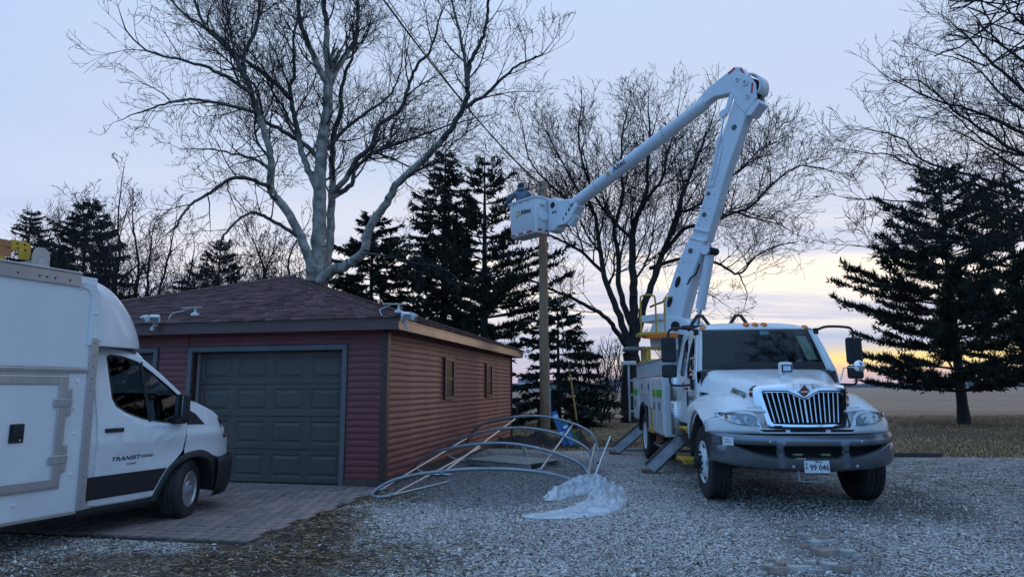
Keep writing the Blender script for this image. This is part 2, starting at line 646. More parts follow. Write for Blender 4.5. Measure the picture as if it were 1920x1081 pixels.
def _gravel(noise, vor, ramp, mix, mth, blob):
    stone = ramp(vor(46), [(0.28, (0.03, 0.028, 0.026)), (0.41, (0.28, 0.255, 0.23)), (0.54, (0.66, 0.60, 0.55)), (0.70, (0.93, 0.86, 0.80))])
    fines = ramp(noise(160, 3), [(0.35, (0.10, 0.09, 0.082)), (0.65, (0.58, 0.52, 0.47))])
    c = mix(ramp(noise(9, 5, 0.7), [(0.42, 0.0), (0.65, 0.55)]), stone, fines)
    # big soft colour drift, damp dirt
    c = mix(ramp(noise(0.9, 5, 0.6), [(0.38, 0.0), (0.66, 0.42)]), c, (0.19, 0.165, 0.145))
    lanes = mix(mth('MULTIPLY', blob(2.9, 6.0, 0.42, 7.0, R(-9), 0.7, 0.5), 0.45), c, (0.13, 0.115, 0.10))
    c = mix(mth('MULTIPLY', blob(5.1, 6.2, 0.45, 6.5, R(-9), 0.7, 0.5), 0.45), lanes, (0.13, 0.115, 0.10))
    c = mix(mth('MULTIPLY', blob(-0.6, 5.0, 3.5, 0.5, R(14), 0.8, 0.6), 0.35), c, (0.14, 0.12, 0.10))
    # dark asphalt millings inside the fallen hoops and along the garage
    mill = ramp(vor(60), [(0.3, (0.02, 0.019, 0.019)), (0.52, (0.13, 0.12, 0.115)), (0.70, (0.46, 0.42, 0.40))])
    c = mix(mth('MULTIPLY', blob(-0.35, 12.6, 2.0, 3.9, R(-6), 0.35, 0.22), 0.9), c, mill)
    # darker patch under the bucket truck, mud streaks behind it
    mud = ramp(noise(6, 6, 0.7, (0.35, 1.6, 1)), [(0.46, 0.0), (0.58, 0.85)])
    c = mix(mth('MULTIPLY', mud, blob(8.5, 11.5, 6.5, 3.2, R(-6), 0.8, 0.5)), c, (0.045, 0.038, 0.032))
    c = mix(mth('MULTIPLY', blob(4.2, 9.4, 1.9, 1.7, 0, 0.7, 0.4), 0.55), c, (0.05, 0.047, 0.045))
    # rotted straw and soil at the left foreground
    soil = ramp(noise(26, 5, 0.7, (1, 2.2, 1)), [(0.35, (0.045, 0.031, 0.022)), (0.55, (0.13, 0.086, 0.058)), (0.72, (0.30, 0.21, 0.14))])
    c = mix(mth('MULTIPLY', blob(-2.5, 7.3, 0.75, 2.3, R(12), 0.5, 0.45), 0.85), c, soil)
    c = mix(mth('MULTIPLY', blob(-3.2, 6.0, 2.6, 0.65, R(4), 0.5, 0.45), 0.7), c, soil)
    h = mix(0.35, vor(46, 'Distance'), noise(160, 3))
    return c, h, 0.03
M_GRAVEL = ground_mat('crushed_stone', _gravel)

def _field(noise, vor, ramp, mix, mth, blob):
    a = ramp(noise(14, 6, 0.7, (1, 0.5, 1)), [(0.3, (0.09, 0.062, 0.034)), (0.55, (0.22, 0.155, 0.085)), (0.75, (0.38, 0.27, 0.155))])
    far = ramp(noise(0.05, 5, 0.6, (0.3, 2.5, 1)), [(0.3, (0.26, 0.165, 0.105)), (0.7, (0.42, 0.28, 0.18))])
    # the yard lawn gives way to a bare stubble field
    c = mix(blob(0, 0, 60, 36, 0, 0.12, 0.03), far, a)
    c = mix(mth('MULTIPLY', ramp(noise(1.2, 5, 0.65), [(0.42, 0.0), (0.62, 1.0)]), 0.5), c, (0.12, 0.098, 0.05))
    # worn vehicle tracks crossing the lawn
    c = mix(mth('MULTIPLY', blob(14.8, 21.3, 9.5, 1.6, R(-38), 0.5, 0.35), 0.75), c, (0.08, 0.06, 0.045))
    c = mix(mth('MULTIPLY', blob(19, 25.5, 9, 2.2, R(-8), 0.5, 0.4), 0.6), c, (0.10, 0.07, 0.05))
    c = mix(mth('MULTIPLY', blob(1.2, 18.9, 2.6, 1.3, 0, 0.6, 0.45), 0.85), c, (0.028, 0.022, 0.018))
    return c, noise(60, 4), 0.03
M_FIELD = ground_mat('winter_grass_and_stubble', _field)

# one sheet to the horizon
mb = MB()
mb.poly([(-4000, -200, 0), (4000, -200, 0), (4000, 5000, 0), (-4000, 5000, 0)])
tag(mb.build('ground', M_FIELD), kind='structure')

# gravel yard with an uneven far edge
edge = [(-14.0, 15.5), (-2.2, 19.2), (-0.8, 17.6), (0.6, 17.1), (2.4, 16.62), (4.5, 16.1), (7.0, 15.5), (9.8, 14.95), (12.5, 14.3), (17, 13.4), (26, 12.2)]
far = []
for (x0, y0), (x1, y1) in zip(edge, edge[1:]):
    n = max(2, int(abs(x1 - x0) / 0.12))
    for k in range(n):
        t = k / n
        far.append((x0 + (x1 - x0) * t, y0 + (y1 - y0) * t + rnd.uniform(-0.07, 0.07) + 0.10 * math.sin(x0 * 3 + t * 9), 0.005))
far.append((26, 12.2, 0.005))
rows = [[(p[0], -8.0, 0.005) for p in far], far]
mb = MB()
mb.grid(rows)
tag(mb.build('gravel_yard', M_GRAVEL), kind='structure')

# concrete edging strip between the yard and the lawn
M_CONC = mat('weathered_concrete', (0.36, 0.35, 0.33), 0.9, var=0.35, vscale=5, bump=0.3, bscale=40)
a_, b_ = Vector((1.95, 16.82, 0.0)), Vector((5.6, 15.98, 0.0))
n_ = 4
kerb = tag(thing('concrete_edging', 'low pale concrete edging strip where the gravel meets the lawn behind the bucket truck', 'edging', a_), None)
for k in range(n_):
    p, q = a_.lerp(b_, k / n_), a_.lerp(b_, (k + 0.985) / n_)
    mb = MB(Matrix.Translation(-a_))
    mb.beam(p + Vector((0, 0, 0.03)), q + Vector((0, 0, 0.03)), 0.13, 0.09 + 0.01 * (k % 2))
    mb.build('edging_block', M_CONC, kerb, bevel=0.01)

# ------------------------------------------------------------------ loose stones, straw
def in_view(x, y, margin=60):
    """rough test whether a ground point is inside the picture"""
    px = 960 + F_PX * x / np.maximum(y, 0.1)
    return (px > -margin) & (px < 1920 + margin) & (y > 3.6)
def pebbles(name, x, y, size, label, tints, z0=0.005):
    n = len(x)
    base = np.array([(1, 0, 0), (-1, 0, 0), (0, 1, 0), (0, -1, 0), (0, 0, 1), (0, 0, -1)], float)
    F8 = np.array([(0, 2, 4), (2, 1, 4), (1, 3, 4), (3, 0, 4), (2, 0, 5), (1, 2, 5), (3, 1, 5), (0, 3, 5)])
    sh = RNG.uniform(0.6, 1.25, (n, 6, 1)) * base[None] * np.stack([RNG.uniform(0.8, 1.4, n), RNG.uniform(0.6, 1.0, n), RNG.uniform(0.4, 0.8, n)], 1)[:, None, :]
    sh += RNG.normal(0, 0.16, (n, 6, 3))
    a = RNG.uniform(0, 2 * np.pi, n)
    tl = RNG.normal(0, 0.35, n)
    ca, sa = np.cos(a)[:, None], np.sin(a)[:, None]
    X = sh[..., 0] * ca - sh[..., 1] * sa
    Y = sh[..., 0] * sa + sh[..., 1] * ca
    Z = sh[..., 2] + X * np.sin(tl)[:, None]
    s = size[:, None]
    V = np.stack([X * s + x[:, None], Y * s + y[:, None], Z * s + z0 + size[:, None] * 0.3], -1).reshape(-1, 3)
    Fc = (F8[None] + (np.arange(n) * 6)[:, None, None]).reshape(-1, 3)
    tint = np.repeat(tints, 6, axis=0)
    ob = fast_mesh(name, V, Fc, mat('loose_stone', (1, 1, 1), 0.9, attr=True, spec=0.25), tint=np.c_[tint, np.ones(len(tint))])
    return tag(ob, label, 'gravel', kind='stuff')
def hashnoise(x, y, s):
    return 0.5 + 0.25 * np.sin(x * s * 1.7 + 2.1 * np.sin(y * s * 1.1)) + 0.25 * np.sin(y * s * 2.3 + 1.7 * np.sin(x * s * 0.9 + 1.0))
n = 125000
d = 4.2 + 9.5 * RNG.random(n) ** 1.5
px = RNG.uniform(-60, 1980, n)
x = (px - 960) / F_PX * d
keep = np.ones(n, bool)
ca, sa = math.cos(R(11.75)), math.sin(R(11.75))
gx, gy = (x + 2.018) * ca - (d - 10.66) * sa, (x + 2.018) * sa + (d - 10.66) * ca
keep &= ~((gx < 0.2) & (gy > -3.85))
soil = (((x + 2.5) / 0.8) ** 2 + ((d - 7.3) / 2.2) ** 2 < 1.1) | ((x < -1.2) & (d < 6.5) & (hashnoise(x, d, 2.2) > 0.42))
keep &= ~(soil & (RNG.random(n) < 0.8))
dark = ((x + 0.35) / 1.9) ** 2 + ((d - 12.6) / 3.7) ** 2 < 1.0
keep &= ~(dark & (RNG.random(n) < 0.75))
keep &= (hashnoise(x, d, 1.1) + RNG.uniform(-0.45, 0.45, n)) < 0.78
x, d, dark = x[keep], d[keep], dark[keep]
v = RNG.beta(1.3, 1.0, len(x)) * 0.84 + 0.08
v = np.where(dark, v * 0.6, v)
tn = np.stack([v, v * RNG.uniform(0.86, 0.93, len(x)), v * RNG.uniform(0.74, 0.86, len(x))], 1)
pebbles('gravel', x, d, RNG.uniform(0.005, 0.0155, len(x)) * (1 + (RNG.random(len(x)) < 0.03) * 1.0), 'loose pale crushed stone spread over the yard', tn)

def blades(name, x, y, ln, wd, tints, label, cat, lift=0.02, flat=True, z0=0.006):
    """thin straws or grass blades: one bent strip of two quads each"""
    n = len(x)
    a = RNG.uniform(0, 2 * np.pi, n)
    dirx, diry = np.cos(a), np.sin(a)
    zt = (RNG.random(n) * lift) if flat else ln * RNG.uniform(0.6, 1.0, n)
    rx = ln if flat else ln * RNG.uniform(0.2, 0.7, n)
    V = np.zeros((n, 6, 3))
    for k, (t, zz) in enumerate(((0, 0.0), (0.55, 0.8), (1.0, 1.0))):
        cx, cy, cz = x + dirx * rx * t, y + diry * rx * t, z0 + zt * zz + (0.004 if flat else 0)
        w_ = wd * (1 - 0.6 * t)
        V[:, 2 * k, :] = np.stack([cx - diry * w_, cy + dirx * w_, cz], 1)
        V[:, 2 * k + 1, :] = np.stack([cx + diry * w_, cy - dirx * w_, cz + (0.004 if flat else 0)], 1)
    Fq = np.array([(0, 1, 3, 2), (2, 3, 5, 4)])
    Fc = (Fq[None] + (np.arange(n) * 6)[:, None, None]).reshape(-1, 4)
    tt = np.repeat(tints, 6, axis=0)
    ob = fast_mesh(name, V.reshape(-1, 3), Fc, mat('dry_stalk', (1, 1, 1), 0.85, attr=True, spec=0.2), tint=np.c_[tt, np.ones(len(tt))])
    return tag(ob, label, cat, kind='stuff')
# straw litter: beside the pavers, by the van, round the left hoop ends
pts_ = []
def litter(cx, cy, sx, sy, n, rot=0.0):
    u, v2 = RNG.normal(0, sx, n), RNG.normal(0, sy, n)
    c, s_ = math.cos(rot), math.sin(rot)
    pts_.append(np.stack([cx + u * c - v2 * s_, cy + u * s_ + v2 * c], 1))
litter(-2.2, 8.0, 0.32, 1.0, 2600, R(8)); litter(-2.0, 9.7, 0.5, 0.25, 900); litter(-3.2, 6.1, 1.3, 0.33, 1700)
litter(-1.3, 6.6, 0.6, 0.4, 900); litter(-3.3, 9.7, 0.55, 0.22, 700); litter(-2.6, 10.35, 0.6, 0.08, 500); litter(-1.6, 6.0, 1.0, 0.5, 700)
litter(2.0, 7.0, 2.0, 1.0, 260); litter(6.5, 10.5, 2.5, 1.5, 700); litter(-4.2, 7.6, 0.6, 0.4, 300)
P2 = np.concatenate(pts_)
k_ = in_view(P2[:, 0], P2[:, 1])
P2 = P2[k_]
v = RNG.uniform(0.5, 1.5, len(P2))[:, None]
cols = np.array([(0.17, 0.105, 0.06), (0.40, 0.27, 0.155), (0.065, 0.042, 0.028)])[RNG.integers(0, 3, len(P2))] * v
blades('straw_litter', P2[:, 0], P2[:, 1], RNG.uniform(0.03, 0.14, len(P2)), RNG.uniform(0.0015, 0.004, len(P2)), cols, 'dry straw and leaf litter strewn over gravel and pavers', 'straw')
# curled leaf scraps and bark chips lying on the stones
n = 5200
d = 4.3 + 9.5 * RNG.random(n) ** 1.3
x = (RNG.uniform(-40, 1960, n) - 960) / F_PX * d
kk = (hashnoise(x, d, 1.6) + RNG.uniform(-0.3, 0.3, n)) > 0.42
x, d = x[kk], d[kk]
cols = np.array([(0.10, 0.06, 0.035), (0.05, 0.035, 0.025), (0.20, 0.13, 0.075)])[RNG.integers(0, 3, len(x))] * RNG.uniform(0.6, 1.4, len(x))[:, None]
blades('leaf_litter', x, d, RNG.uniform(0.015, 0.05, len(x)), RNG.uniform(0.004, 0.013, len(x)), cols, 'scattered brown leaf scraps over the gravel', 'leaves', lift=0.02, z0=0.012)
# lawn: short winter grass beyond the gravel
n = 60000
d = 14.0 + 22 * RNG.random(n) ** 1.4
x = (RNG.uniform(940, 1980, n) - 960) / F_PX * d
ed_x = np.array([e[0] for e in edge]); ed_y = np.array([e[1] for e in edge])
ok_ = (d > np.interp(x, ed_x, ed_y) + RNG.uniform(-0.25, 0.3, n)) & ~((np.abs((x - 14.8) * 0.62 + (d - 21.3) * 0.79) < 1.1) & (RNG.random(n) < 0.8))
ok_ &= (hashnoise(x, d, 0.8) + RNG.uniform(-0.4, 0.4, n)) < 0.8
x, d = x[ok_], d[ok_]
v = RNG.uniform(0.5, 1.4, len(x))[:, None]
cols = np.array([(0.42, 0.265, 0.12), (0.62, 0.41, 0.22), (0.22, 0.155, 0.07)])[RNG.integers(0, 3, len(x))] * v
blades('lawn_grass', x, d, RNG.uniform(0.03, 0.09, len(x)), RNG.uniform(0.004, 0.012, len(x)), cols, 'short dull winter grass on the lawn behind the gravel', 'grass', flat=False, z0=0.0)
# ------------------------------------------------------------------ garage
GAZ = R(11.748)
GP = Vector((-2.018, 10.66, 0))
GW, GL, OV, ZF0, ZF1, RISE, ZT = 8.438, 9.70, 0.316, 2.452, 2.668, 1.549, 2.44
M_SIDING = mat('brown_vinyl_siding', (0.205, 0.055, 0.054), 0.46, var=0.28, vscale=1.4, bump=0.04, bscale=40, stretch=(1, 1, 6), spec=0.38)
M_TRIMB = mat('dark_brown_trim', (0.075, 0.034, 0.029), 0.42, var=0.2, vscale=3)
M_TRIMG = mat('grey_door_trim', (0.125, 0.122, 0.125), 0.5, var=0.15, vscale=5)
M_GDOOR = mat('taupe_garage_door', (0.092, 0.076, 0.064), 0.5, var=0.12, vscale=3, bump=0.06, bscale=160, stretch=(0.3, 1, 2))
M_FOUND = mat('painted_foundation', (0.10, 0.062, 0.055), 0.85, var=0.3, vscale=6, bump=0.2, bscale=30)
M_SHING = mat('brown_asphalt_shingle', (1, 1, 1), 0.9, bump=0.5, bscale=220, attr=True, spec=0.3)
gar = thing('garage', 'low brown vinyl-sided garage with a hipped shingle roof', 'garage', GP, -GAZ)
# core walls
mb = MB()
mb.box(-GW + 0.02, -0.02, 0.30, GL - 0.02, 0.0, ZT)
mb.box(-0.72, -0.02, 0.02, 0.30, 0.0, ZT)
mb.box(-4.25, -3.54, 0.02, 0.30, 0.0, ZT)
mb.box(-GW + 0.02, -7.05, 0.02, 0.30, 0.0, ZT)
mb.box(-3.54, -0.72, 0.02, 0.30, 2.17, ZT)
mb.box(-7.05, -4.25, 0.02, 0.30, 2.17, ZT)
mb.build('wall', M_TRIMB, gar)
mb = MB()
mb.box(-0.70, 0.012, -0.012, GL + 0.012, -0.05, 0.135)
mb.build('foundation', M_FOUND, gar, bevel=0.008)
mb = MB()
mb.box(-4.22, -3.57, -0.012, 0.2, -0.05, 0.135)
mb.build('foundation', M_FOUND, gar, bevel=0.008)
mb = MB()
mb.box(-GW - 0.012, -7.08, -0.012, 0.2, -0.05, 0.135)
mb.build('foundation', M_FOUND, gar, bevel=0.008)
# siding: each course is a plank with a proud lower edge and a rolled lip
CH, NC = 0.1015, 23
def plank_mesh(length):
    prof = [(0.001, CH), (0.002, CH * 0.86), (0.004, CH * 0.72), (0.007, CH * 0.60), (0.0095, CH * 0.46), (0.0150, 0.006), (0.0115, -0.002), (0.001, 0.0)]
    nseg = max(2, int(length / 0.4))
    vs, fs = [], []
    for i in range(nseg + 1):
        u = length * i / nseg
        wob = 0.0015 * math.sin(u * 2.1 + length) + rnd.uniform(-0.0006, 0.0006)
        for (o_, z_) in prof:
            vs.append((u, -(o_ + wob), z_))
    m_ = len(prof)
    for i in range(nseg):
        for j in range(m_ - 1):
            fs.append((i * m_ + j, i * m_ + j + 1, (i + 1) * m_ + j + 1, (i + 1) * m_ + j))
    me = bpy.data.meshes.new('siding_plank')
    me.from_pydata(vs, [], fs)
    bm = bmesh.new(); bm.from_mesh(me); bmesh.ops.recalc_face_normals(bm, faces=bm.faces); bm.to_mesh(me); bm.free()
    me.materials.append(M_SIDING)
    me.polygons.foreach_set('use_smooth', [True] * len(me.polygons))
    me.set_sharp_from_angle(angle=R(50))
    return me
def plank_run(x, y, rz, length, z0=0.135, n=NC, sag=0.0):
    me = plank_mesh(length)
    for k in range(n):
        o = bpy.data.objects.new('siding_plank', me)
        COL.objects.link(o)
        o.parent = gar
        o.location = (x, y, z0 + k * CH + (rnd.uniform(-0.0015, 0.0015)))
        o.rotation_euler = (0, 0, rz)
plank_run(0.0, 0.075, R(90), GL - 0.15)                       # side wall (faces +x)
plank_run(-0.66, 0.0, 0.0, 0.60)
plank_run(-4.18, 0.0, 0.0, 0.56)
plank_run(-GW + 0.08, 0.0, 0.0, 1.22)
plank_run(-3.60, 0.0, 0.0, 2.94, 0.135 + 21 * CH, 2)
plank_run(-7.12, 0.0, 0.0, 2.94, 0.135 + 21 * CH, 2)
plank_run(-GW, GL - 0.075, R(-90), GL - 0.15)
plank_run(-0.08, GL, R(180), GW - 0.16)
for (x, y) in ((0, 0), (-GW, 0), (0, GL), (-GW, GL)):
    sx, sy = (1 if x == 0 else -1), (-1 if y == 0 else 1)
    mb = MB()
    mb.box(*sorted((x - sx * 0.085, x + sx * 0.032)), *sorted((y, y + sy * 0.032)), 0.125, ZT)
    mb.box(*sorted((x, x + sx * 0.032)), *sorted((y, y - sy * 0.085)), 0.125, ZT)
    mb.build('corner_post', M_TRIMB, gar, bevel=0.004)
# soffit, fascia boards with a gutter-like lip, roof deck
mb = MB()
mb.box(-GW - OV + 0.03, OV - 0.03, -OV + 0.03, GL + OV - 0.03, ZF0 + 0.015, ZF0 + 0.03)
mb.build('soffit', M_TRIMB, gar)
for nm, (x0, x1, y0, y1) in {'front': (-GW - OV, OV, -OV, -OV + 0.03), 'back': (-GW - OV, OV, GL + OV - 0.03, GL + OV), 'right': (OV - 0.03, OV, -OV + 0.031, GL + OV - 0.031), 'left': (-GW - OV, -GW - OV + 0.03, -OV + 0.031, GL + OV - 0.031)}.items():
    mb = MB()
    mb.box(x0, x1, y0, y1, ZF0, ZF1 - 0.02)
    e = 0.008
    if nm in ('front', 'back'):
        mb.box(x0, x1, *sorted((y0 - e, y0 - 0.0005) if nm == 'front' else (y1 + 0.0005, y1 + e)), ZF1 - 0.075, ZF1 - 0.022)
        mb.box(x0, x1, *sorted((y0 - 0.004, y0 - 0.0005) if nm == 'front' else (y1 + 0.0005, y1 + 0.004)), ZF0 + 0.001, ZF0 + 0.03)
    else:
        mb.box(*sorted((x1 + 0.0005, x1 + e) if nm == 'right' else (x0 - e, x0 - 0.0005)), y0, y1, ZF1 - 0.075, ZF1 - 0.022)
        mb.box(*sorted((x1 + 0.0005, x1 + 0.004) if nm == 'right' else (x0 - 0.004, x0 - 0.0005)), y0, y1, ZF0 + 0.001, ZF0 + 0.03)
    M_FAS = mat('brown_metal_fascia', (0.105, 0.049, 0.04), 0.3, var=0.12, vscale=2)
    mb.build('fascia', M_FAS, gar, bevel=0.003)
# roof deck
hw = GW / 2 + OV
cx_ = -GW / 2
yA, yB = -OV + hw, GL + OV - hw
ZR = ZF1 + RISE
c4 = [(-GW - OV - 0.02, -OV - 0.02, ZF1 - 0.02), (OV + 0.02, -OV - 0.02, ZF1 - 0.02), (OV + 0.02, GL + OV + 0.02, ZF1 - 0.02), (-GW - OV - 0.02, GL + OV + 0.02, ZF1 - 0.02)]
A_, B_ = (cx_, yA, ZR - 0.015), (cx_, yB, ZR - 0.015)
mb = MB()
mb._add(c4 + [A_, B_], [(0, 1, 4), (1, 2, 5, 4), (2, 3, 5), (3, 0, 4, 5)])
roof = mb.build('roof', mat('roof_deck', (0.03, 0.022, 0.02), 0.9), gar)
# shingle courses: strips of tabs of uneven colour and butt line
def slope_courses(p0, p1, q0, q1, nc=33):
    """p0->p1 eave, q0->q1 top edge (may be one point)"""
    p0, p1, q0, q1 = map(Vector, (p0, p1, q0, q1))
    up_mid = ((q0 + q1) / 2 - (p0 + p1) / 2)
    nrm = (p1 - p0).cross(up_mid).normalized()
    if nrm.z < 0:
        nrm = -nrm
    for k in range(nc):
        t0, t1 = k / nc - 0.006, min(1.0, (k + 1.12) / nc)
        a0, a1 = p0.lerp(q0, t0), p1.lerp(q1, t0)
        b0, b1 = p0.lerp(q0, t1), p1.lerp(q1, t1)
        L_ = (a1 - a0).length
        if L_ < 0.1:
            continue
        V, Fc, T = [], [], []
        u = 0.0
        while u < L_:
            w_ = rnd.uniform(0.12, 0.34)
            f0, f1 = u / L_, min(1.0, (u + w_ - 0.006) / L_)
            if f1 - f0 > 0.0005:
                th = rnd.choice((0.010, 0.012, 0.020))
                dn = (p0 - q0).normalized() * rnd.uniform(-0.004, 0.010)
                s0, s1 = a0.lerp(a1, f0) + dn, a0.lerp(a1, f1) + dn
                e0, e1 = b0.lerp(b1, f0), b0.lerp(b1, f1)
                i = len(V)
                V += [s0 + nrm * th, s1 + nrm * th, e1 + nrm * 0.002, e0 + nrm * 0.002, s0 - nrm * 0.004, s1 - nrm * 0.004]
                Fc += [(i, i + 1, i + 2, i + 3), (i, i + 4, i + 5, i + 1)]
                b_ = rnd.choice((0.75, 1.0, 1.25, 1.0, 0.6)) * rnd.uniform(0.85, 1.15)
                T += [(0.145 * b_, 0.074 * b_ * rnd.uniform(0.92, 1.05), 0.067 * b_, 1)] * 6
            u += w_
        fast_mesh('shingle_course', [tuple(v) for v in V], Fc, M_SHING, roof, tint=T)
e_ = 0.012
slope_courses(c4[0], c4[1], A_, A_)
slope_courses(c4[1], c4[2], A_, B_)
slope_courses(c4[2], c4[3], B_, B_, 16)
slope_courses(c4[3], c4[0], B_, A_, 16)
for a, b in ((c4[0], A_), (c4[1], A_), (c4[2], B_), (c4[3], B_), (A_, B_)):
    a, b = Vector(a), Vector(b)
    n_ = max(2, int((b - a).length / 0.16))
    V, Fc, T = [], [], []
    d_ = (b - a).normalized()
    sd = d_.cross(Vector((0, 0, 1))).normalized()
    for k in range(n_):
        p, q = a.lerp(b, k / n_ - 0.002), a.lerp(b, (k + 1.1) / n_)
        i = len(V)
        u_ = Vector((0, 0, 1))
        V += [p - sd * 0.13 + u_ * -0.008, p + u_ * 0.042, p + sd * 0.13 + u_ * -0.008, q - sd * 0.13 + u_ * -0.018, q + u_ * 0.03, q + sd * 0.13 + u_ * -0.018]
        Fc += [(i, i + 1, i + 4, i + 3), (i + 1, i + 2, i + 5, i + 4)]
        b_ = rnd.uniform(0.6, 1.15)
        T += [(0.115 * b_, 0.06 * b_, 0.054 * b_, 1)] * 6
    fast_mesh('hip_cap', [tuple(v) for v in V], Fc, M_SHING, roof, tint=T)

# garage doors: four hinged sections each, four raised panels a section
def garage_door(x0, x1):
    d = thing_part('garage_door', gar)
    H_ = 2.13 / 4
    for k in range(4):
        z0 = 0.03 + k * H_
        mb = MB()
        Y = 0.16
        # flat field with raised, bevelled panels: ring quads around each panel
        xs = np.linspace(x0 + 0.005, x1 - 0.005, 5)
        mb.box(x0 + 0.005, x1 - 0.005, Y + 0.028, Y + 0.05, z0 + 0.004, z0 + H_ - 0.004)
        for i in range(4):
            a, b = xs[i], xs[i + 1]
            o_ = [(a, Y, z0 + 0.004), (b, Y, z0 + 0.004), (b, Y, z0 + H_ - 0.004), (a, Y, z0 + H_ - 0.004)]
            def rr(m1, m2, dy):
                return [(a + m1, Y + dy, z0 + m2), (b - m1, Y + dy, z0 + m2), (b - m1, Y + dy, z0 + H_ - m2), (a + m1, Y + dy, z0 + H_ - m2)]
            r1, r2, r3, r4 = rr(0.075, 0.085, 0), rr(0.09, 0.10, 0.013), rr(0.11, 0.12, 0.013), rr(0.145, 0.155, 0.001)
            mb.ring(o_, r1); mb.ring(r1, r2); mb.ring(r2, r3); mb.ring(r3, r4); mb.poly(r4)
        # rolled tongue between the sections
        mb.box(x0 + 0.005, x1 - 0.005, Y - 0.004, Y + 0.002, z0 + H_ - 0.016, z0 + H_ - 0.006)
        mb.build('door_section', M_GDOOR, d)
    mb = MB()
    mb.box(x0, x1, 0.15, 0.20, 0.006, 0.03)
    mb.build('bottom_seal', M_BLACKP, d)
    # jambs, head and brick mould
    for nm, bx in (('door_jamb', (x0 - 0.04, x0, 0.0, 0.24, 0.02, 2.16)), ('door_jamb', (x1, x1 + 0.04, 0.0, 0.24, 0.02, 2.16)), ('door_head', (x0 - 0.04, x1 + 0.04, 0.0, 0.24, 2.161, 2.20))):
        mb = MB(); mb.box(*bx); mb.build(nm, M_TRIMB, d)
    for bx in ((x0 - 0.095, x0 - 0.012, -0.035, 0.05, 0.01, 2.255), (x1 + 0.012, x1 + 0.095, -0.035, 0.05, 0.01, 2.255), (x0 - 0.0118, x1 + 0.0118, -0.035, 0.05, 2.172, 2.255)):
        mb = MB(); mb.box(*bx); mb.build('door_trim', M_TRIMG, d, bevel=0.005)
    mb = MB()
    mb.box(x0 + 0.0, x0 + 0.018, 0.11, 0.158, 0.03, 2.16)
    mb.build('weather_strip', mat('pale_weather_strip', (0.34, 0.33, 0.32), 0.6), d)
def thing_part(name, parent):
    o = bpy.data.objects.new(name, None)
    o.empty_display_size = 0.2
    COL.objects.link(o)
    o.parent = parent
    return o
garage_door(-3.51, -0.765)
garage_door(-7.03, -4.30)
# narrow windows in the side wall
for y0, y1 in ((2.98, 3.64), (6.46, 7.10)):
    wn_ = thing_part('window', gar)
    z0, z1 = 1.31, 2.17
    f = 0.07
    for bx in ((y0, y0 + f, z0, z1), (y1 - f, y1, z0, z1), (y0 + f + 0.0004, y1 - f - 0.0004, z1 - f, z1), (y0 + f + 0.0004, y1 - f - 0.0004, z0, z0 + f)):
        mb = MB(); mb.box(-0.02, 0.055, *bx)
        mb.build('window_frame', M_TRIMB, wn_, bevel=0.004)
    mb = MB(); mb.box(0.024, 0.030, y0 + f, y1 - f, z0 + f, z1 - f)
    mb.build('window_pane', mat('dark_window_glass', (0.012, 0.014, 0.016), 0.35, spec=0.08), wn_)
    mb = MB(); mb.box(0.0305, 0.042, y0 + f, y1 - f, (z0 + z1) / 2 - 0.018, (z0 + z1) / 2 + 0.018)
    mb.build('meeting_rail', M_TRIMB, wn_)
mb = MB()
mb.tube([(0.03, 9.66, ZF0 + 0.02), (0.03, 9.66, 0.12)], 0.022, 8)
mb.build('downpipe', M_BLACKP, gar)

def g2w(x, y, z):
    c, s = math.cos(GAZ), math.sin(GAZ)
    return Vector((GP.x + x * c + y * s, GP.y - x * s + y * c, z))

# paver apron in front of the doors
M_PAVER = mat('clay_paver', (0.31, 0.20, 0.175), 0.85, var=0.4, vscale=14, bump=0.3, bscale=90)
apron = thing('paver_apron', 'brick paver apron in front of the garage doors, under the van', 'paving', GP, -GAZ)
mb = MB()
mb.box(-8.6, 0.13, -3.85, -0.02, -0.02, 0.006)
mb.build('sand_joint_bed', mat('paver_joint_sand', (0.022, 0.02, 0.018), 0.95, var=0.5, vscale=30, bump=0.4, bscale=120), apron)
pm = []
for q in range(4):
    mb = MB()
    c = [(-0.076 + rnd.uniform(-.002, .002), -0.136 + rnd.uniform(-.002, .002)), (0.076, -0.136), (0.076, 0.136), (-0.076, 0.136)]
    b_ = 0.006
    top = [(x * 0.93, y * 0.965, 0.031 + rnd.uniform(-0.002, 0.002)) for x, y in c]
    mid = [(x, y, 0.024) for x, y in c]
    low = [(x, y, 0.002) for x, y in c]
    mb._add(top + mid + low, [(0, 1, 2, 3)] + [(i, (i + 1) % 4, 4 + (i + 1) % 4, 4 + i) for i in range(4)] + [(4 + i, 4 + (i + 1) % 4, 8 + (i + 1) % 4, 8 + i) for i in range(4)])
    o = mb.build('paver', mat('clay_paver_%d' % q, [(0.28, 0.205, 0.18), (0.24, 0.185, 0.165), (0.31, 0.215, 0.18), (0.215, 0.17, 0.155)][q], 0.85, var=0.4, vscale=14, bump=0.3, bscale=90), apron)
    pm.append(o.data)
    bpy.data.objects.remove(o, do_unlink=True)
spots = []
for r_ in range(13):
    y = -0.19 - r_ * 0.286
    for c_ in range(56):
        x = 0.035 - c_ * 0.164 - (0.082 if r_ % 2 else 0)
        if x > -8.5:
            spots.append((x, y))
spots.sort(key=lambda p: (g2w(p[0], p[1], 0) - Vector((-2.8, 5.5, 0))).length)
rest = MB()
